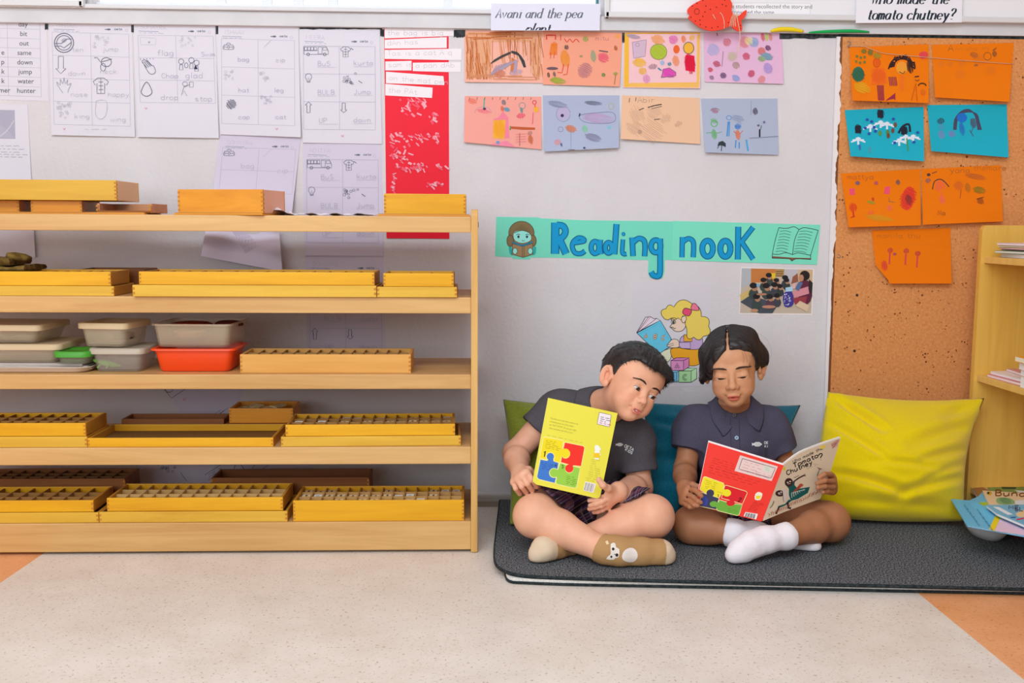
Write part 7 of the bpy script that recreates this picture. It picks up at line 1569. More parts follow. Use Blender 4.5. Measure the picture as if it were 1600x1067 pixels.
# socks
TAN, CRM = (180, 138, 92), (216, 192, 164)
def sock(name, parent, pts, rs, cuff_pt, cuff_dir, toe, toe_r, base, tip, flat=None, seed=0.0, cv=()):
    k = Sdf(); k.chain(pts, rs, k=.016)
    k.plane(cuff_pt, cuff_dir, .002); fold(k, .0010, 90, seed)
    if flat is not None: k.plane((0, 0, MZ+.0006), (0, 0, -1), .008)
    for q3 in cv: carve(k, *q3)
    V, Q = k.mesh(.0020); V = relax(V, Q, 1, .4); c = vcol(base, len(V)); m = np.linalg.norm(V-toe, axis=1) < toe_r; c[m] = np.array(alb(tip)); return k, np_mesh(name, V, Q, SOCKM, parent, c)
mR = lerp(anR, toeR, .5)
kR, skR = sock('sock', boy, [lerp(knR, anR, .84), anR+np.array((.004, 0, 0)), J(968, 862, -.530), J(1000, 863, -.526), J(1032, 864, -.522), J(1036, 869, -.522)], [.0310, .0290, .0315, .0305, .0270, .0240], lerp(knR, anR, .925), (knR-anR), J(1058, 864, -.522), .042, TAN, CRM, True, seed=.4)
kL, skL = sock('sock', boy, [lerp(knL, anL, .9), anL, lerp(anL, toeL, .55), J(850, 858, -.503), J(840, 867, -.508)], [.029, .029, .029, .026, .020], lerp(knL, anL, .95), (knL-anL), J(836, 860, -.512), .050, TAN, CRM, True, seed=1.4)
def c9(*a): return [(880+x/5.928, 720+y/5.928) for x, y in a]
dm = Depth(kR, 930, 838, 1040, 886); d = Draw(dm, step=2)
d.poly(c9((440, 770), (480, 760), (490, 800), (520, 820), (515, 890), (480, 900), (470, 915), (400, 910), (420, 880), (440, 860)), (226, 214, 204), 2)
d.poly(c9((545, 880), (560, 840), (600, 810), (640, 806), (675, 830), (690, 870), (680, 910), (640, 940), (580, 932), (550, 910)), (226, 212, 204), 3)
for x, y, r_ in ((463, 816, 2.2), (446, 888, 1.7), (497, 872, 2.5)): d.ell(*c9((x, y))[0], r_, r_*1.1, (52, 40, 34), 10)
d.stroke(c9((470, 862), (488, 872)), .8, (60, 46, 40)); d.poly(c9((390, 745), (412, 735), (425, 770), (400, 775)), (226, 200, 160)); d.mb.build('bear_face', skR, recalc=False)
# collar, placket and the embroidered fish
def collar_ring(parent, nb, up, front, sdf, mat, rn=.041, rise=.012, drop=.034, wback=.030, wfront=.052, tip=26, name='collar'):
    """a turned-down polo collar: from its front edge round the back of the neck to the other front edge"""
    a = np.array(up, float); a /= np.linalg.norm(a); f = np.array(front, float); f -= a*(f @ a); f /= np.linalg.norm(f); r = np.cross(a, f); n = 44; rows = [[], [], [], [], []]
    for i in range(n+1):
        s_ = -1+2*i/n; q = abs(s_); sg = 1 if s_ >= 0 else -1; th = sg*math.radians(180-(180-5)*q); fr = max(0, (q-.55)/.45); tho = th+sg*math.radians(tip*fr**2)
        d0 = f*math.cos(th)+r*math.sin(th); d1 = f*math.cos(tho)+r*math.sin(tho); w_ = wback+(wfront-wback)*fr
        h0 = -.004-.014*fr**1.5
        rows[0].append(nb+d0*(rn-.002)+a*h0); rows[1].append(nb+d0*(rn+.002)+a*(h0+rise*(1-.75*fr))); rows[2].append(nb+d0*(rn+.0065)+a*(h0+rise*(1-.85*fr)-.003))
        rows[3].append(nb+d0*(rn+.008+w_*.30)+(d1-d0)*(w_*.5)+a*(h0-w_*.28)); rows[4].append(nb+d1*(rn+.006+w_*.62)+a*(h0-w_*.72))
    for k, off in ((2, .0045), (3, .0045), (4, .0035)):
        X = np.array(rows[k])
        for _ in range(6):
            dv = sdf.ev(X.astype(f32)); G = sdf.grad(X.astype(f32), .003); mv = (off-dv) if k == 4 else np.maximum(off-dv, 0); X = X+G*np.clip(mv, -.01, .01)[:, None]
        rows[k] = list(X)
    R_ = [[Vector(p) for p in rw] for rw in rows]; mb = MB(); mb.grid(R_, mat); o = mb.build(name, parent, recalc=False)
    sd = o.modifiers.new('cloth', 'SOLIDIFY'); sd.thickness = .0026; sd.offset = 0; sb = o.modifiers.new('soft', 'SUBSURF'); sb.levels = 1; sb.render_levels = 1; return o
collar_ring(boy, lerp(nb, nk, .22), (nk-nb)+.04*tR, np.array((.35, -1.0, -.25)), sh, POLO, .043)
dmS = Depth(sh, 900, 640, 1010, 780, 3.0)
d = shirt_logo(dmS, 968, 694.5, .85, boy); write(d, 'OETA', 975, 698, 2.5, .9, (226, 226, 226), ang=.45); write(d, 'KIDS', 976, 703.5, 2.2, .8, (226, 226, 226), ang=.5); d.mb.build('embroidered_logo', shirt_o, recalc=False)
# the yellow picture book he holds
e1 = Vector(TRb-TLb); e2 = Vector(BLb-TLb); nb_ = e1.cross(e2).normalized(); nb_ = nb_ if nb_.y < 0 else -nb_
bk = thing('picture_book', 'yellow backed picture book with a jigsaw design in the boy\'s hands', 'book', Vector((TLb+BRb)/2))
p0 = Vector(TLb)
def mpB(px, py, L=0): return Ppl(px, py, p0, nb_)+nb_*(.00003*L)
corn = smooth_path([(856.5, 622), (856.5, 622)], 2)
ol = [(856.5, 621.5), (965, 645.5), (938.5, 773), (936.5, 777.5), (932, 778.5), (838, 757), (832.5, 752), (833, 747)]
mb = MB(); q = [mpB(*p) for p in ol]; mb.prism([p-nb_*.0012 for p in q], (-nb_)*.0045, M((238, 232, 220), .9)); mb.build('page_block', bk)
d = Draw(mpB); d.mb.prism(q, (-nb_)*.0010, M((228, 216, 66), .45, .35))
def c5b(*a): return [(820+x/5.927, 610+y/5.927) for x, y in a]
def jig(d, pts, col, edge=(240, 226, 150)): p = smooth_path(pts, 3, True) if False else pts; d.stroke(p, 2.2, edge, closed=True); d.poly(p, col)
def arcp(cx, cy, r, a0, a1, n=8): return [(cx+r*math.cos(math.radians(a0+(a1-a0)*i/n)), cy+r*math.sin(math.radians(a0+(a1-a0)*i/n))) for i in range(n+1)]
Yp = c5b(*([(176, 440), (190, 434), (345, 464), (354, 478), (343, 545)]+arcp(372, 582, 48, -120, 130)+[(338, 610), (325, 668), (268, 652)]+arcp(236, 616, 42, 30, -210, 8)+[(208, 640), (140, 622)]))
Rp = c5b(*([(372, 482), (540, 516), (552, 530), (520, 700), (440, 692), (430, 690), (334, 664), (345, 612)]+arcp(375, 585, 46, 140, -110)+[(360, 530)]))
Bp = c5b(*([(146, 640), (205, 652), (222, 640)]+arcp(237, 612, 34, 150, 400)+[(266, 656), (312, 672), (302, 726)]+arcp(270, 762, 42, -60, -300)+[(290, 800), (276, 856), (130, 820), (114, 800)]))
Gp = c5b(*([(328, 674), (380, 690)]+arcp(412, 726, 40, 215, -40)+[(448, 704), (510, 720), (478, 890), (464, 902), (300, 866), (290, 850), (298, 800)]+arcp(270, 764, 40, 60, 290)+[(308, 735)]))
jig(d, Yp, (246, 212, 32)); jig(d, Bp, (66, 118, 196)); jig(d, Gp, (150, 200, 70)); jig(d, Rp, (240, 50, 40)); ci = c5b((412, 722))[0]; d.ell(ci[0], ci[1], 6.4, 6.4, (240, 50, 40)); ci = c5b((236, 612))[0]; d.ell(ci[0], ci[1], 5.6, 5.8, (66, 118, 196)); ci = c5b((376, 582))[0]; d.ell(ci[0], ci[1], 7, 7.4, (246, 212, 32)); ci = c5b((270, 762))[0]; d.ell(ci[0], ci[1], 6.4, 6.6, (150, 200, 70)); d.ell(*c5b((330, 760))[0], 4, 5, (150, 200, 70)); d.ell(*c5b((330, 560))[0], 4, 6, (246, 212, 32)); d.ell(*c5b((430, 680))[0], 4, 4, (240, 50, 40)); d.ell(*c5b((236, 665))[0], 4, 4, (66, 118, 196))
TX = (176, 164, 70); an_ = .215
for i, tx in enumerate(('The little ant in this book wants to do', 'something new, but all his elders', 'say "NOT NOW". Do you get angry', 'when someone says that to you?')): print_text(d, tx, *c5b((234-i*4, 262+i*30))[0], 2.6, TX, an_, wide=.78)
lines_text(d, *c5b((200, 412))[0], c5b((535, 0))[0][0], 1, 2, .6, TX, 0, an_, .7)
for (x, y, n_, w_) in ((190, 460, 5, 115), (150, 665, 4, 100), (380, 790, 5, 80)): lines_text(d, *c5b((x, y))[0], c5b((x+w_, 0))[0][0], n_, 2.9, .55, (130, 110, 50) if y < 500 else (40, 70, 130) if y < 700 else (80, 120, 40), .2, an_, .6)
write(d, '1', *c5b((158, 614))[0], 5.0, 1.5, (40, 36, 30), slant=.2); write(d, '4', *c5b((274, 706))[0], 2.6, 1, (40, 50, 80)); write(d, '3', *c5b((336, 720))[0], 3, .9, (80, 110, 40))
d.poly(c5b((690, 202), (800, 228), (782, 338), (670, 310)), (236, 222, 226)); d.stroke(c5b((690, 202), (800, 228), (782, 338), (670, 310)), .7, (120, 90, 100), closed=True)
for i in range(4): lines_text(d, *c5b((700-i*3, 244+i*18))[0], c5b((770, 0))[0][0], 1, 2, 1.1, (70, 60, 90) if i < 3 else (180, 60, 80), .25, an_, .5)
d.poly(c5b((646, 516), (676, 506), (706, 545), (690, 560), (700, 600), (640, 600), (650, 560)), (240, 236, 226), 2); d.poly(c5b((640, 578), (694, 578), (690, 624), (640, 620)), (240, 190, 40)); d.poly(c5b((646, 624), (686, 626), (684, 640), (644, 636)), (238, 234, 226))
for i in range(11): lines_text(d, *c5b((610-i*5+(i % 3)*6, 636+i*19))[0], c5b((690-i*2, 0))[0][0], 1, 2, .5, TX, .3, an_*.9, .6)
d.poly(c5b((560, 842), (660, 864), (636, 948), (540, 926)), (236, 226, 220))
for i in range(9): x = 568+i*9.2; d.stroke(c5b((x, 852+i*2), (x-18, 924+i*2)), .5 if i % 3 else .9, (90, 84, 84), bump=False)
d.build('back_cover', bk)
# ------------------------------------------------------------------ girl
gc, GR = view_frame(1144.5, 573, -.290, math.radians(10), math.radians(-3), math.radians(-6)); gs = .905
girl = person('person with tied dark hair in a slate polo and white socks, reading a red book', P(1150, 812, Y=-.22))
pel = J(1152, 792, -.205); che = J(1148, 698, -.215); nb = J(1147, 638, -.225); shR = J(1085, 660, -.22); shL = J(1204, 662, -.22)
elR = J(1070, 734, -.245); wrR = J(1071, 762, -.405); elL = J(1230, 738, -.235); wrL = J(1286, 757, -.375)
hipR = J(1126, 800, -.235); hipL = J(1180, 800, -.235); knR = J(1083, 820, -.385); knL = J(1296, 815, -.395); anR = J(1146, 833, -.435); anL = J(1228, 838, -.492); toeR = J(1268, 852, -.440); toeL = J(1148, 866, -.530)
za = (che-pel)/np.linalg.norm(che-pel); xa = (shL-shR)/np.linalg.norm(shL-shR); ya = np.cross(za, xa); ya /= np.linalg.norm(ya); xa = np.cross(ya, za); TG = np.array([xa, ya, za]).T
s = Sdf()
s.cap(pel, che, .072, .070, k=.03); s.ell(che, (.086, .056, .080), TG, k=.03); s.cap(hipR, hipL, .068, k=.03); s.cap(lerp(nb, che, .2), shR, .032, .031, k=.03); s.cap(lerp(nb, che, .2), shL, .032, .031, k=.03)
for sh_, el, wr in ((shR, elR, wrR), (shL, elL, wrL)):
    s.cap(sh_, el, .031, .0255, k=.02); s.cap(el, lerp(el, wr, .35), .0262, .0262, k=.012); s.cap(lerp(el, wr, .35), wr, .0260, .0178, k=.012)
for hp, kn, an in ((hipR, knR, anR), (hipL, knL, anL)):
    s.cap(hp, kn, .060, .043, k=.03); s.ell(kn, (.042, .043, .041), k=.02); c_ = lerp(kn, an, .38); s.cap(kn, c_, .037, .036, k=.014); s.cap(c_, an, .036, .0235, k=.014)
s.cap(anR, lerp(anR, toeR, .5), .021, .016, k=.02); s.cap(anL, lerp(anL, toeL, .4), .021, .015, k=.02)
s.frame(gc, GR, gs); nk = s.w((0, .022, -.055)); s.home(); s.cap(nk, nb, .035, .039, k=.02)
s.frame(gc, GR, gs); head(s, -.0160, .0017, mouth=.0008); s.home()
bsR = [J(1076, 763, -.436), J(1073, 771, -.438), J(1070, 778, -.434), J(1067, 784, -.426)]
fgR = [[J(1086, 766, -.456), J(1093, 772, -.472), J(1096, 775, -.474)], [J(1084, 777, -.460), J(1091, 783, -.475), J(1095, 785, -.476)], [J(1079, 784, -.456), J(1085, 789, -.472), J(1090, 790, -.474)], [J(1073, 789, -.446), J(1078, 792, -.460), J(1083, 792, -.464)]]
hand(s, wrR, bsR, fgR, [J(1082, 758, -.428), J(1094, 762, -.436), J(1103, 766, -.440)], r=.0062, wr=.0175)
bsL = [J(1299, 744, -.392), J(1301, 752, -.394), J(1302, 760, -.392), J(1301, 767, -.388)]
fgL = [[J(1298, 741, -.420), J(1288, 741, -.442), J(1280, 746, -.444)], [J(1301, 752, -.424), J(1289, 751, -.446), J(1277, 755, -.450)], [J(1301, 761, -.424), J(1289, 760, -.446), J(1278, 762, -.452)], [J(1300, 769, -.416), J(1292, 768, -.436), J(1286, 769, -.446)]]
hand(s, wrL, bsL, fgL, [J(1290, 744, -.392), J(1278, 738, -.398), J(1268, 734, -.404)], r=.0062, wr=.0175)
carve(s, S0, A0, S1); carve(s, S0, B0, S1); s.plane((0, 0, MZ+.0008), (0, 0, -1), .008)
GIRL = s
V, Q = s.mesh(HB); V = relax(V, Q, 1, .35); L = head_local(V, gc, GR, gs); SKG = (176, 117, 82); cl_ = vcol(SKG, len(V)); hm = (np.abs(L[:, 0]) < .085) & (np.abs(L[:, 1]) < .115) & (np.abs(L[:, 2]) < .105); cl_[hm] = face_colour(L[hm], (208, 150, 112), (188, 76, 68), .16)
np_mesh('body', V, Q, skin_mat('brown_skin', SKG), girl, cl_)
for sd in (-1, 1):
    eyeball('eye', girl, gc, GR, gs, sd, (.0, -.9, -.34)); brows(girl, s, gc, GR, gs, sd, .0062, 300, .00030, rise=.0026, tilt=.0055); lashes(girl, s, gc, GR, gs, sd, -.0142, .5, length=.0068)
# parted, tied-back hair
h = Sdf().frame(gc, GR, gs); h.ell((0, .015, .030), (.0755, .0900, .0780), k=.02); h.ell((0, -.024, .041), (.0615, .0575, .0515), k=.02)
YS = np.array([-.12, -.085, -.070, -.055, -.044, -.034, -.024, -.014, -.004, .012, .026, .036, .05, .14]); TS = np.array([.060, .058, .055, .046, .032, .012, -.010, -.016, .000, .014, .018, -.03, -.055, -.062])
def gcut(X):
    t = np.interp(X[:, 1], YS, TS); xl = np.maximum(-X[:, 0]-.004, 0); tl = np.where(X[:, 1] < -.02, .060-1.05*xl**1.0*.85-(xl/.052)**3*.030, -.022); tl = np.where(X[:, 1] > .03, t, tl)
    t = np.where(X[:, 0] < -.004, np.minimum(t, tl) if True else tl, t); return ((t-X[:, 2])*.6).astype(f32)
h.fun(gcut, None, None, .009, 'i')
h.ell((-.0640, -.022, .018), (.0135, .034, .044), (0, -.18, .25), k=.018); h.ell((-.072, -.012, -.010), (.009, .018, .026), (0, .3, 0), k=.014); h.cap((-.074, -.022, -.010), (-.085, -.034, -.024), .0055, .001, k=.008); h.cap((-.071, -.006, -.018), (-.082, -.014, -.034), .005, .001, k=.008)
h.ell((.0660, .030, .018), (.019, .030, .036), k=.018); h.ell((.044, .022, .074), (.024, .030, .021), (0, .35, 0), k=.016); h.ell((.078, .036, .012), (.014, .018, .024), k=.012)
def part_cut(X):
    e = (np.sqrt((X[:, 0]/.069)**2+((X[:, 1]-.016)/.083)**2+((X[:, 2]-.026)/.074)**2)-1)*.072
    return (-np.maximum(np.maximum(np.abs(X[:, 0]+.004+.05*np.maximum(X[:, 1]+.02, 0))-.0016-.22*np.maximum(e, 0), X[:, 1]-.012), .03-X[:, 2])).astype(f32)
h.fun(part_cut, None, None, .0016, 'i')
_o2, _R2m, _s2 = gc.copy(), GR.copy(), gs
h.pr.append((lambda X: (lambda Lx: f32(.0009)*np.sin(Lx[:, 1]*330+1.6*np.sin(Lx[:, 2]*50+Lx[:, 0]*30))+f32(.0006)*np.sin(Lx[:, 1]*760+2.0*np.sin(Lx[:, 2]*40)))(((X-_o2.astype(f32)) @ _R2m.astype(f32))/f32(_s2)), None, None, .001, 'd'))
h.home(); V, Q = h.mesh(.0020); V = relax(V, Q, 1, .3); hair = np_mesh('hair', V, Q, HAIRM, girl)
# strands combed from the parting over the cap
ns = 2000; rng = np.random.default_rng(5); side = np.where(np.arange(ns) % 2 == 0, -1.0, 1.0); y0_ = rng.uniform(-.082, .055, ns); x0_ = -.004+side*np.where(rng.random(ns) < .6, rng.uniform(.0045, .014, ns), rng.uniform(.014, .055, ns))
O = np.stack([x0_, y0_, np.full(ns, .22)], 1); Ow = gc+(O*gs) @ GR.T; Dw = np.tile(GR @ np.array((0, 0, -1.0)), (ns, 1)); Pp, ok = h.trace(Ow, Dw, t0=.05); Pp = Pp[ok]; side = side[ok]; y0_ = y0_[ok]
paths = [Pp.copy()]; cur = Pp.copy()
for it in range(15):
    N_ = h.grad(cur.astype(f32), .002); Lc = head_local(cur, gc, GR, gs)
    fl = np.stack([side*np.clip(1.1-9*np.abs(Lc[:, 0]), .05, 1.1), np.where(side > 0, .55+.2*np.sin(y0_*40), .10+.25*(Lc[:, 2] < .02)), -np.clip(np.abs(Lc[:, 0])*15-.15, .05, 1.25)], 1) @ GR.T
    fl -= N_*np.einsum('ij,ij->i', fl, N_)[:, None]; fl /= np.maximum(np.linalg.norm(fl, axis=1, keepdims=True), 1e-6); cur = cur+fl*.0095
    N_ = h.grad(cur.astype(f32), .002); dv = h.ev(cur.astype(f32)); cur = cur-N_*(dv-.0003)[:, None]; paths.append(cur.copy())
paths = np.stack(paths, 1); mb = MB(); rg = random.Random(1)
bodyd = s.ev(paths.reshape(-1, 3).astype(f32)).reshape(paths.shape[:2])
for pth, bd in zip(paths, bodyd):
    n_ = len(pth); Lc = head_local(pth, gc, GR, gs); stop = n_
    for i in range(1, n_):
        if bd[i] < .0006 or Lc[i, 2] < -.05 or (Lc[i, 1] > .07): stop = i; break
    if stop < 4: continue
    r0 = rg.uniform(.0004, .00075); mb.tube([Vector(p) for p in pth[:stop]], [r0*(.5+.5*math.sin(math.pi*min(1, .25+i/stop*.75))) for i in range(stop)], HAIRM, 4, caps=False)
def wisp(*pl, r=.00025): mb.tube([Vector(gc+GR @ (np.array(p)*gs)) for p in smooth_path(pl, 5)], r, HAIRM, 3, caps=False)
wisp((.030, -.070, .050), (.034, -.078, .036), (.032, -.077, .022)); wisp((.036, -.066, .048), (.041, -.073, .032), (.040, -.072, .018)); wisp((.048, -.058, .036), (.056, -.060, .016), (.060, -.052, -.004), (.062, -.046, -.014))
for k in range(7): wisp((.052+k*.002, -.052+k*.004, .036), (.060+k*.001, -.050+k*.004, .016), (.0635, -.044+k*.003, .0+k*.002), r=.0004)
wisp((.060, .03, .085), (.092, .03, .06), (.101, .03, .02), (.086, .03, .004), r=.00012); wisp((.072, .03, .05), (.090, .032, .04), (.093, .03, .015), (.080, .03, .006), r=.00015)
for k in range(12): wisp((-.066-k*.0012, -.03+k*.003, .025), (-.075-k*.001, -.034+k*.003, -.0), (-.079-(k % 4)*.003, -.036+k*.003, -.020-(k % 3)*.006), r=.0005)
mb.build('hair_strands', hair, recalc=False)['kind'] = 'stuff'
# polo
sh = Sdf(); g = .010
sh.cap(pel, che, .072, .072, k=.03, g=g+.006); sh.ell(che, (.086, .056, .080), TG, k=.03, g=g+.004); sh.cap(lerp(nb, che, .22), shR, .032, .031, k=.035, g=g); sh.cap(lerp(nb, che, .22), shL, .032, .031, k=.035, g=g)
for a_, b_ in ((shR, elR), (shL, elL)): e = lerp(a_, b_, .56); tube_cut(sh, a_, e, .040, .0440, k=.022)
sh.cap(che, lerp(shR, elR, .2), .05, .036, k=.03); sh.cap(che, lerp(shL, elL, .2), .05, .036, k=.03); fold(sh, .0040, 38, 2.2)
sh.cap(nb-np.array((0, .006, .022)), lerp(nb, nk, 1.0), .018, .050, k=.006, op='s'); dn = pel-che; dn /= np.linalg.norm(dn); sh.plane(pel+dn*.02, dn); sh.plane((0, 0, MZ+.0012), (0, 0, -1), .004); carve(sh, S0, A0, S1); carve(sh, S0, B0, S1)
for (a_, b_, r_) in ((J(1112, 668, -.288), J(1100, 690, -.292), .005), (J(1188, 672, -.288), J(1199, 690, -.292), .005), (J(1120, 705, -.296), J(1135, 718, -.30), .005), (J(1098, 690, -.290), J(1094, 712, -.285), .006), (J(1203, 690, -.290), J(1203, 716, -.285), .006)): sh.cap(a_, b_, r_, r_*.6, k=.012, op='s')
V, Q = sh.mesh(.0024); V = relax(V, Q, 1, .5); shirt_o = np_mesh('polo_shirt', V, Q, POLO2, girl)
dmS = Depth(sh, 1070, 640, 1240, 730, 3.0)
def jS(px, py, off): v = dmS(px, py); return np.array(v+(CAM-v).normalized()*off)
collar_ring(girl, lerp(nb, nk, .30), (nk-nb)+.02*za, np.array((-.02, -1.0, -.15)), sh, POLO2, .038)
d = Draw(dmS, step=3); d.stroke([(1141, 652), (1142, 690), (1143, 720)], .6, (40, 38, 50)); d.stroke([(1155, 655), (1156, 700), (1157, 720)], .6, (40, 38, 50)); d.mb.build('placket_seam', shirt_o, recalc=False)
for px, py, c_ in ((1147.5, 648.5, (76, 74, 86)), (1151, 684, (120, 150, 176))):
    mb = MB(); c0 = Vector(jS(px, py, .0012)); nrm = (CAM-c0).normalized(); mb.tube([c0-nrm*.001, c0+nrm*.0012], .0050, M(c_, .3, .5), 16); q_ = nrm.orthogonal().normalized(); r_ = nrm.cross(q_); mb.tube([c0+nrm*.0014+(q_*math.cos(a)+r_*math.sin(a))*.0036 for a in [2*math.pi*i/14 for i in range(14)]], .0009, M((206, 222, 232) if py > 660 else (110, 108, 120), .3), 5, True)
    for a in (0, 1): mb.tube([c0+nrm*.0012+q_*(.001-.002*a), c0+nrm*.0015+q_*(.001-.002*a)], .0006, M((40, 40, 50)), 6)
    mb.build('button', shirt_o)
d = shirt_logo(dmS, 1183, 694, 1.15, girl); write(d, 'OE', 1194, 693.5, 2.2, .9, (230, 230, 232)); write(d, 'KI', 1194.5, 699, 2.0, .8, (230, 230, 232)); d.mb.build('embroidered_logo', shirt_o, recalc=False)
# shorts
so = Sdf(); so.cap(hipR, hipL, .068, k=.03, g=.010); so.cap(pel, lerp(pel, che, .25), .076, k=.03, g=.004); tube_cut(so, hipR, lerp(hipR, knR, .5), .062, .056, k=.02, g=.006); tube_cut(so, hipL, lerp(hipL, knL, .40), .062, .056, k=.02, g=.006); so.cap(J(1150, 806, -.27), J(1155, 820, -.32), .04, .022, k=.03); fold(so, .0024, 55, 2.9); carve(so, S0, A0, S1); carve(so, S0, B0, S1); so.plane((0, 0, MZ+.0010), (0, 0, -1), .006); PUSH_G = [GIRL, so, sh]
V, Q = so.mesh(.0026); V = relax(V, Q, 2, .5); np_mesh('plaid_shorts', V, Q, PLAID, girl)
WHT = (236, 226, 230)
sock('sock', girl, [lerp(knR, anR, .72), anR, J(1180, 836, -.425), J(1215, 842, -.41), toeR], [.0305, .0285, .029, .026, .022], lerp(knR, anR, .84), (knR-anR), toeR, .001, WHT, WHT, True, seed=3.1, cv=((S0, A0, S1), (S0, B0, S1)))
sock('sock', girl, [lerp(knL, anL, .86), anL, J(1196, 843, -.503), J(1172, 851, -.514), J(1156, 861, -.524), J(1146, 868, -.530)], [.0290, .0265, .0275, .0275, .0235, .0175], lerp(knL, anL, .955), (knL-anL), toeL, .001, WHT, WHT, True, seed=4.1, cv=((S0, A0, S1), (S0, B0, S1)))
# the red backed picture book she reads
gb = thing('picture_book', 'red backed picture book about tomato chutney held open by the girl', 'book', Vector(J(1195, 770, -.46)))
def cover(name, quad_px, p0, pa, pb, col, bow):
    n_ = (Vector(pa)-Vector(p0)).cross(Vector(pb)-Vector(p0)).normalized(); n_ = n_ if n_.y < 0 else -n_; p0 = Vector(p0)
    def mp(px, py, L=0): return Ppl(px, py, p0, n_)+n_*(.00003*L)
    d = Draw(mp); q = [mp(*p) for p in quad_px]; d.mb.prism(q, (-n_)*.0008, M(col, .4, .35)); return d, q, n_
def c6b(*a): return [(1070+x/6.4, 670+y/6.4) for x, y in a]
dL, qL, nL = cover('back_cover', [(1107, 691), (1224.5, 727), (1191, 814), (1188, 814.5), (1086.5, 789)], S0, A0, A1, (238, 50, 36), 0)
mb = MB(); mb.prism([p-nL*.0012+Vector((0, 0, .0042)) for p in qL], (-nL)*.003, M((236, 224, 222), .9)); mb.build('page_block', gb)
d = dL; TXr = (166, 30, 26)
for i in range(5): lines_text(d, *c6b((275-i*9, 290+i*22))[0], c6b((510-i*6, 0))[0][0], 1, 3, .55, TXr, .08, .28, .8)
for i in range(3): lines_text(d, *c6b((250-i*8, 385+i*24))[0], c6b((765-i*50, 0))[0][0], 1, 3, .55, TXr, .05, .28, .8)
d.poly(c6b((553, 264), (930, 375), (868, 522), (497, 420)), (226, 196, 190)); d.stroke(c6b((575, 296), (905, 392), (862, 492), (540, 402)), 1.0, (110, 80, 90), closed=True)
for i in range(4): lines_text(d, *c6b((590-i*10, 325+i*28))[0], c6b((770-i*10, 0))[0][0], 1, 3, .6, (190, 90, 90), .1, .27, .8)
d.poly(c6b((796, 362), (880, 388), (862, 440), (778, 414)), (206, 206, 190)); lines_text(d, *c6b((800, 385))[0], c6b((860, 0))[0][0], 2, 3, .6, (150, 150, 140), .1, .27, .6); lines_text(d, *c6b((700, 428))[0], c6b((850, 0))[0][0], 2, 4, .6, (190, 110, 110), .1, .27, .8)
def jig2(pts, col): p = c6b(*pts); d.stroke(p, 1.8, (246, 220, 160), closed=True); d.poly(p, col)
jig2([(190, 482), (205, 480), (385, 545), (392, 565), (376, 622), (340, 690), (290, 672)]+arcp(255, 640, 36, 20, -190, 8)+[(220, 648), (152, 606)], (240, 214, 40))
jig2([(150, 630), (215, 654), (290, 676), (340, 694), (325, 745), (318, 806), (130, 765), (160, 700)], (62, 58, 84)); jig2([(402, 570), (415, 566), (610, 626), (622, 640), (575, 748), (370, 690), (382, 640)], (214, 30, 40)); jig2([(346, 712), (410, 732), (500, 752), (572, 760), (540, 858), (525, 864), (330, 815), (320, 800)], (110, 168, 60))
for x, y, rx, ry, c_ in ((255, 642, 6, 5.6, (62, 58, 84)), (420, 640, 6.6, 5.6, (240, 214, 40)), (385, 632, 4, 5, (240, 214, 40)), (458, 742, 6.6, 4.6, (214, 30, 40)), (290, 752, 6.4, 4.6, (110, 168, 60)), (330, 765, 4, 5, (110, 168, 60)), (200, 720, 5, 8, (60, 70, 150))): d.ell(*c6b((x, y))[0], rx, ry, c_)
write(d, '2', *c6b((525, 728))[0], 3.4, 1.2, (70, 10, 20), slant=.4); write(d, '1', *c6b((322, 684))[0], 2.6, .9, (90, 80, 20)); lines_text(d, *c6b((200, 510))[0], c6b((330, 0))[0][0], 5, 3, .5, (150, 120, 20), .2, .3, .7); lines_text(d, *c6b((425, 790))[0], c6b((500, 0))[0][0], 4, 3, .5, (70, 120, 40), .2, .3, .6)
d.poly(c6b((705, 650), (740, 630), (776, 650), (760, 700), (745, 712), (700, 705)), (240, 226, 200), 2); d.poly(c6b((712, 668), (762, 668), (750, 700), (710, 698)), (240, 206, 40))
for i in range(8): lines_text(d, *c6b((690-i*9, 725+i*11))[0], c6b((780-i*8, 0))[0][0], 1, 2, .45, TXr, .2, .27, .5)
d.poly(c6b((606, 830), (730, 850), (712, 905), (588, 872)), (240, 226, 222))
for i in range(11): x = 616+i*9; d.stroke(c6b((x, 838+i*1.6), (x-12, 876+i*2.2)), .7 if i % 3 else 1.2, (40, 36, 40), bump=False)
d.build('back_cover', gb)
dR, qR, nR = cover('front_cover', smooth_path([(1225, 726), (1250, 708), (1282, 695), (1313.5, 684.5)], 3)+[(1297, 738), (1282, 779), (1255, 789), (1225, 800), (1192, 814)], S0, B0, B1, (222, 200, 172), 0)
mb = MB(); mb.prism([p-nR*.0012+Vector((0, 0, .0030)) for p in qR], (-nR)*.003, M((240, 228, 224), .9)); mb.build('page_block', gb)
d = dR; TXk = (28, 22, 26)
write(d, 'Who made the', *c6b((1080, 345))[0], 2.5, .8, TXk, ang=-.44, slant=.25, wide=1.16); write(d, 'Tomato', *c6b((1088, 392))[0], 3.9, 1.5, TXk, ang=-.42, slant=.2, wide=1.18); write(d, 'Chutney', *c6b((1020, 466))[0], 3.9, 1.5, TXk, ang=-.43, slant=.2, wide=1.06); write(d, '?', *c6b((1338, 318))[0], 5.4, 1.7, TXk, ang=-.3, slant=.2)
lines_text(d, *c6b((1200, 395))[0], c6b((1330, 0))[0][0], 1, 3, .5, (110, 96, 86), 0, -.42, .7); lines_text(d, *c6b((1210, 408))[0], c6b((1330, 0))[0][0], 1, 3, .5, (110, 96, 86), 0, -.42, .7)
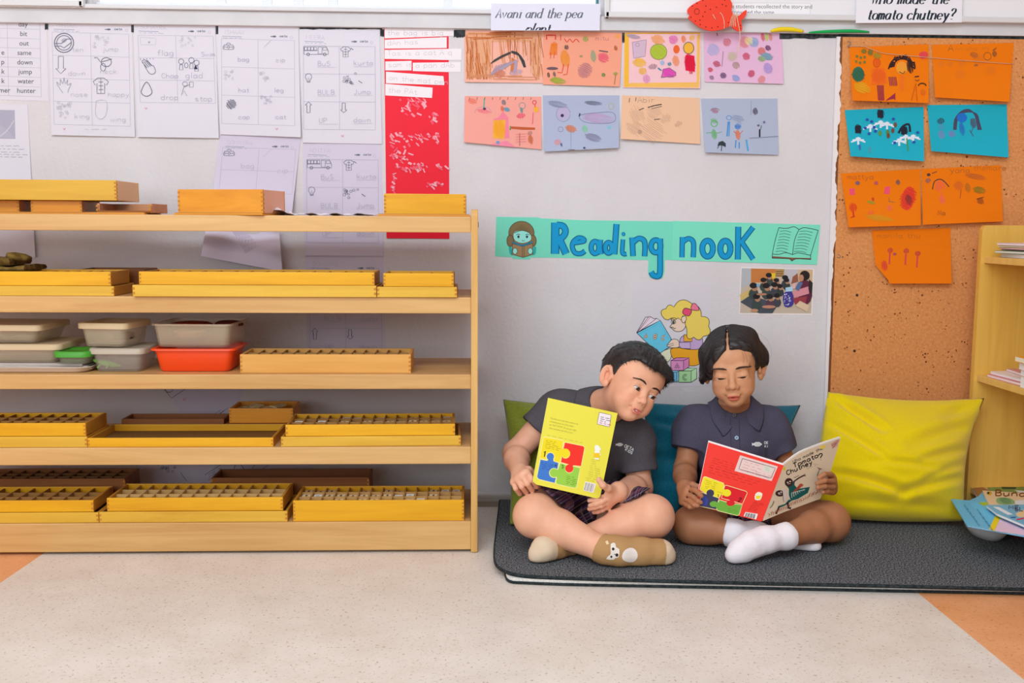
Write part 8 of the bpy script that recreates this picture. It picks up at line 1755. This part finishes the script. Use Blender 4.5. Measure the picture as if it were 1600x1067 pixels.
d.ell(*c6b((1380, 182))[0], 4.5, 2.6, (234, 204, 80), rot=-.4); d.ell(*c6b((992, 398))[0], 2.4, 3.2, (220, 196, 60)); d.poly(c6b((1460, 150), (1520, 110), (1548, 100), (1520, 170), (1475, 200)), (206, 150, 136)); d.stroke(c6b((1470, 170), (1510, 140)), .6, (150, 70, 60)); d.stroke(c6b((1480, 190), (1530, 120)), .6, (150, 70, 60))
DK, GN2 = (66, 34, 34), (20, 88, 84)
d.poly(c6b((1010, 560), (1100, 520), (1096, 560), (1130, 600), (1250, 580), (1230, 640), (1130, 700), (1060, 720), (1040, 660), (1040, 600)), GN2); d.poly(c6b(*oval(1040, 535, 42, 44)), DK); d.poly(c6b(*oval(950, 645, 46, 32)), DK); d.stroke(c6b((1085, 530), (1140, 490), (1190, 465)), 2.0, DK); d.stroke(c6b((1090, 490), (1140, 465)), .7, DK)
for k in range(3): d.stroke(c6b((1186, 468), (1202+k*4, 448+k*12)), .8, DK)
d.ell(*c6b((1028, 535))[0], 1.5, .9, (230, 220, 200)); d.ell(*c6b((1052, 525))[0], 1.5, .9, (230, 220, 200)); d.ell(*c6b((940, 642))[0], 1.5, .9, (230, 220, 200)); d.ell(*c6b((962, 632))[0], 1.5, .9, (230, 220, 200)); d.stroke(c6b((1026, 552), (1056, 544)), .6, (230, 220, 200)); d.stroke(c6b((936, 656), (966, 648)), .6, (230, 220, 200))
for k in range(7): d.stroke(c6b((1066+k*20, 640-k*4), (1070+k*20, 690-k*14)), 1.0, (206, 210, 196))
d.stroke(c6b((1066, 640), (1200, 604)), .9, (206, 210, 196)); d.poly(c6b((1040, 705), (1070, 715), (1010, 760), (940, 790), (930, 772), (1000, 750)), GN2); d.stroke(c6b((940, 780), (925, 820), (910, 850)), 2.6, DK); d.stroke(c6b((1025, 730), (1036, 790), (1060, 792)), 3.4, (40, 40, 50)); d.poly(c6b((975, 620), (1010, 590), (1030, 650), (1030, 700), (985, 730)), (216, 196, 186)); d.stroke(c6b((975, 625), (985, 728)), .7, DK); d.poly(c6b((1070, 640), (1150, 550), (1185, 560), (1150, 590), (1110, 620)), (170, 70, 50)); d.ell(*c6b((1160, 562))[0], 3.2, 2.4, (186, 80, 56))
d.stroke(c6b((850, 790), (875, 760), (890, 720)), .9, DK); rng_ = random.Random(4)
for k in range(26): x = 840+k*20; y = 880-k*9.6+rng_.uniform(-6, 3); d.stroke(c6b((x, y), (x+rng_.uniform(6, 22), y-rng_.uniform(20, 46))), .7, (176, 96, 66), bump=False); d.stroke(c6b((x+8, y-14), (x+rng_.uniform(-14, 0), y-34)), .5, (176, 96, 66), bump=False)
for k in range(5): d.stroke(c6b((1318+k*2, 470-k*4), (1345, 400), (1322+k*12, 384+k*4)), .7, DK, bump=False)
d.build('front_cover', gb)
# ================================================================== cushions, pressed in where the children lean on them
def cushion(name, label, cs, T, mat_, bow=.05, creases=(), sag=0.0, ear=.012, n=64, pw=.55, bows=None, push=()):
    """soft cushion between four corner points (tl, tr, br, bl); creases = (u0, v0, u1, v1, depth, width)"""
    cs = [Vector(c) for c in cs]; rg = random.Random(name+label)
    nx = (cs[1]-cs[0]).cross(cs[3]-cs[0]).normalized()
    if nx.y > 0: nx = -nx
    bows = bows or (bow, bow, bow, bow)
    mid = sum(cs, Vector())/4
    def pt(u, v, side):
        p = (cs[0]*(1-u)+cs[1]*u)*(1-v)+(cs[3]*(1-u)+cs[2]*u)*v
        su, sv = math.sin(math.pi*u), math.sin(math.pi*v)
        ed = (cs[3]+cs[2]-cs[0]-cs[1])/2; eu = (cs[1]+cs[2]-cs[0]-cs[3])/2
        p = p+ed*(bows[0]*su*(1-v)**3-bows[2]*su*v**3)+eu*(bows[3]*sv*(1-u)**3-bows[1]*sv*u**3)
        t = T*(max(su, 0)**pw)*(max(sv, 0)**pw)*(1+sag*(v-.5))
        if side > 0:
            for (a, b, c, d_, dep, wd) in creases:
                dx, dy = c-a, d_-b; L2 = dx*dx+dy*dy; k = max(0, min(1, ((u-a)*dx+(v-b)*dy)/L2)); ds = math.hypot(u-a-k*dx, (v-b-k*dy))
                t -= dep*(math.exp(-(ds/wd)**2)-.45*math.exp(-((ds-1.9*wd)/(1.2*wd))**2))*min(1, 4*su*sv+.15)*(1-.6*abs(2*k-1)**3)
            t += .0022*math.sin(9*u+5*v+rg0)*su*sv+.0016*math.sin(17*v-6*u)*su*sv
        else: t *= .55
        return p+nx*side*max(t, .0)
    rg0 = rg.uniform(0, 6)
    mb = MB(); us = [.5-.5*math.cos(math.pi*(i/n)) if False else i/n for i in range(n+1)]
    A = [[pt(u, v, 1) for u in us] for v in us]; B = [[pt(u, v, -1) for u in us[::-1]] for v in us]
    mb.grid(A, mat_); mb.grid(B, mat_)
    vv = np.array(mb.v); y0 = vv[:, 1].copy()
    for _ in range(90):
        m = np.zeros(len(vv), bool)
        for sd_ in push: m |= sd_.ev(vv.astype(f32)) < .004
        if not m.any(): break
        vv[m] += np.array((0, .0035, 0))
    for half in (slice(0, (n+1)**2), slice((n+1)**2, None)):      # the cloth gives way softly around the contact
        D = (vv[half, 1]-y0[half]).reshape(n+1, n+1); E = D.copy()
        for it in range(5):
            Q = np.pad(E, 1, mode='edge'); nb8 = [Q[a:a+n+1, b:b+n+1] for a in range(3) for b in range(3)]
            E = np.maximum.reduce(nb8) if it < 2 else np.maximum(D, sum(nb8)/9)
        vv[half, 1] = y0[half]+E.ravel()
    vv[:, 2] = np.maximum(vv[:, 2], MZ+.0006); vv[:, 1] = np.minimum(vv[:, 1], -WALLGAP)
    mb.v = [tuple(p) for p in vv]
    o = mb.build(name, None, recalc=False)
    bm = bmesh.new(); bm.from_mesh(o.data); bmesh.ops.remove_doubles(bm, verts=bm.verts, dist=.0004); bmesh.ops.recalc_face_normals(bm, faces=bm.faces); bm.to_mesh(o.data); bm.free()
    return tag(o, label, 'cushion')
GRN_C = rib_fabric('green_woven', (92, 104, 28), (146, 154, 48), 260.0, 'DIAGONAL', .95, .0010)
TEAL_C = rib_fabric('teal_ribbed', (0, 74, 96), (14, 116, 140), 105.0, 'X', .95, .0022)
YEL_C = rib_fabric('yellow_ribbed', (222, 190, 0), (238, 208, 6), 240.0, 'X', .95, .0006)
gz = MZ+.004; WALLGAP = PBT+.003
cushion('cushion', 'moss green woven cushion behind the boy', [P(786, 624, Y=-.075), P(1003, 634, Y=-.075), P(1008, 814, Z=MZ+.01), P(796, 820, Z=MZ+.006)], .062, GRN_C, .03,
        [(.04, .03, .3, .5, .008, .05), (.08, .5, .4, .75, .006, .05)], push=PUSH_B+PUSH_G)
cushion('cushion', 'teal ribbed cushion standing between and behind the children', [P(1006, 629, Y=-.075), P(1251, 633, Y=-.075), P(1236, 812, Z=MZ+.01), P(1004, 808, Z=MZ+.01)], .065, TEAL_C, .05,
        [(.02, .16, .35, .3, .010, .035), (.0, .5, .4, .56, .008, .04), (.02, .72, .4, .68, .006, .035), (.95, .08, .75, .4, .008, .05)], bows=(.02, .09, .0, .02), push=PUSH_G+PUSH_B)
cushion('cushion', 'bright yellow ribbed cushion in front of the cork pinboard', [P(1294, 612, Y=-.075), P(1538, 622, Y=-.150), P(1508, 814, Z=MZ+.016), P(1279, 807, Z=MZ+.016)], .100, YEL_C, .04,
        [(.02, .02, .36, .38, .020, .026), (.04, .28, .38, .62, .014, .022), (.3, .64, .72, .67, .008, .022), (.08, .70, .55, .86, .015, .026), (.5, .86, .94, .7, .013, .028), (.55, .5, .95, .25, .012, .05), (.62, .62, .97, .46, .009, .026), (.66, .76, .97, .58, .008, .022), (.98, .02, .78, .2, .012, .05), (.15, .9, .85, .93, .008, .03)],
        sag=.7, bows=(.045, .055, -.02, -.03), push=PUSH_G)
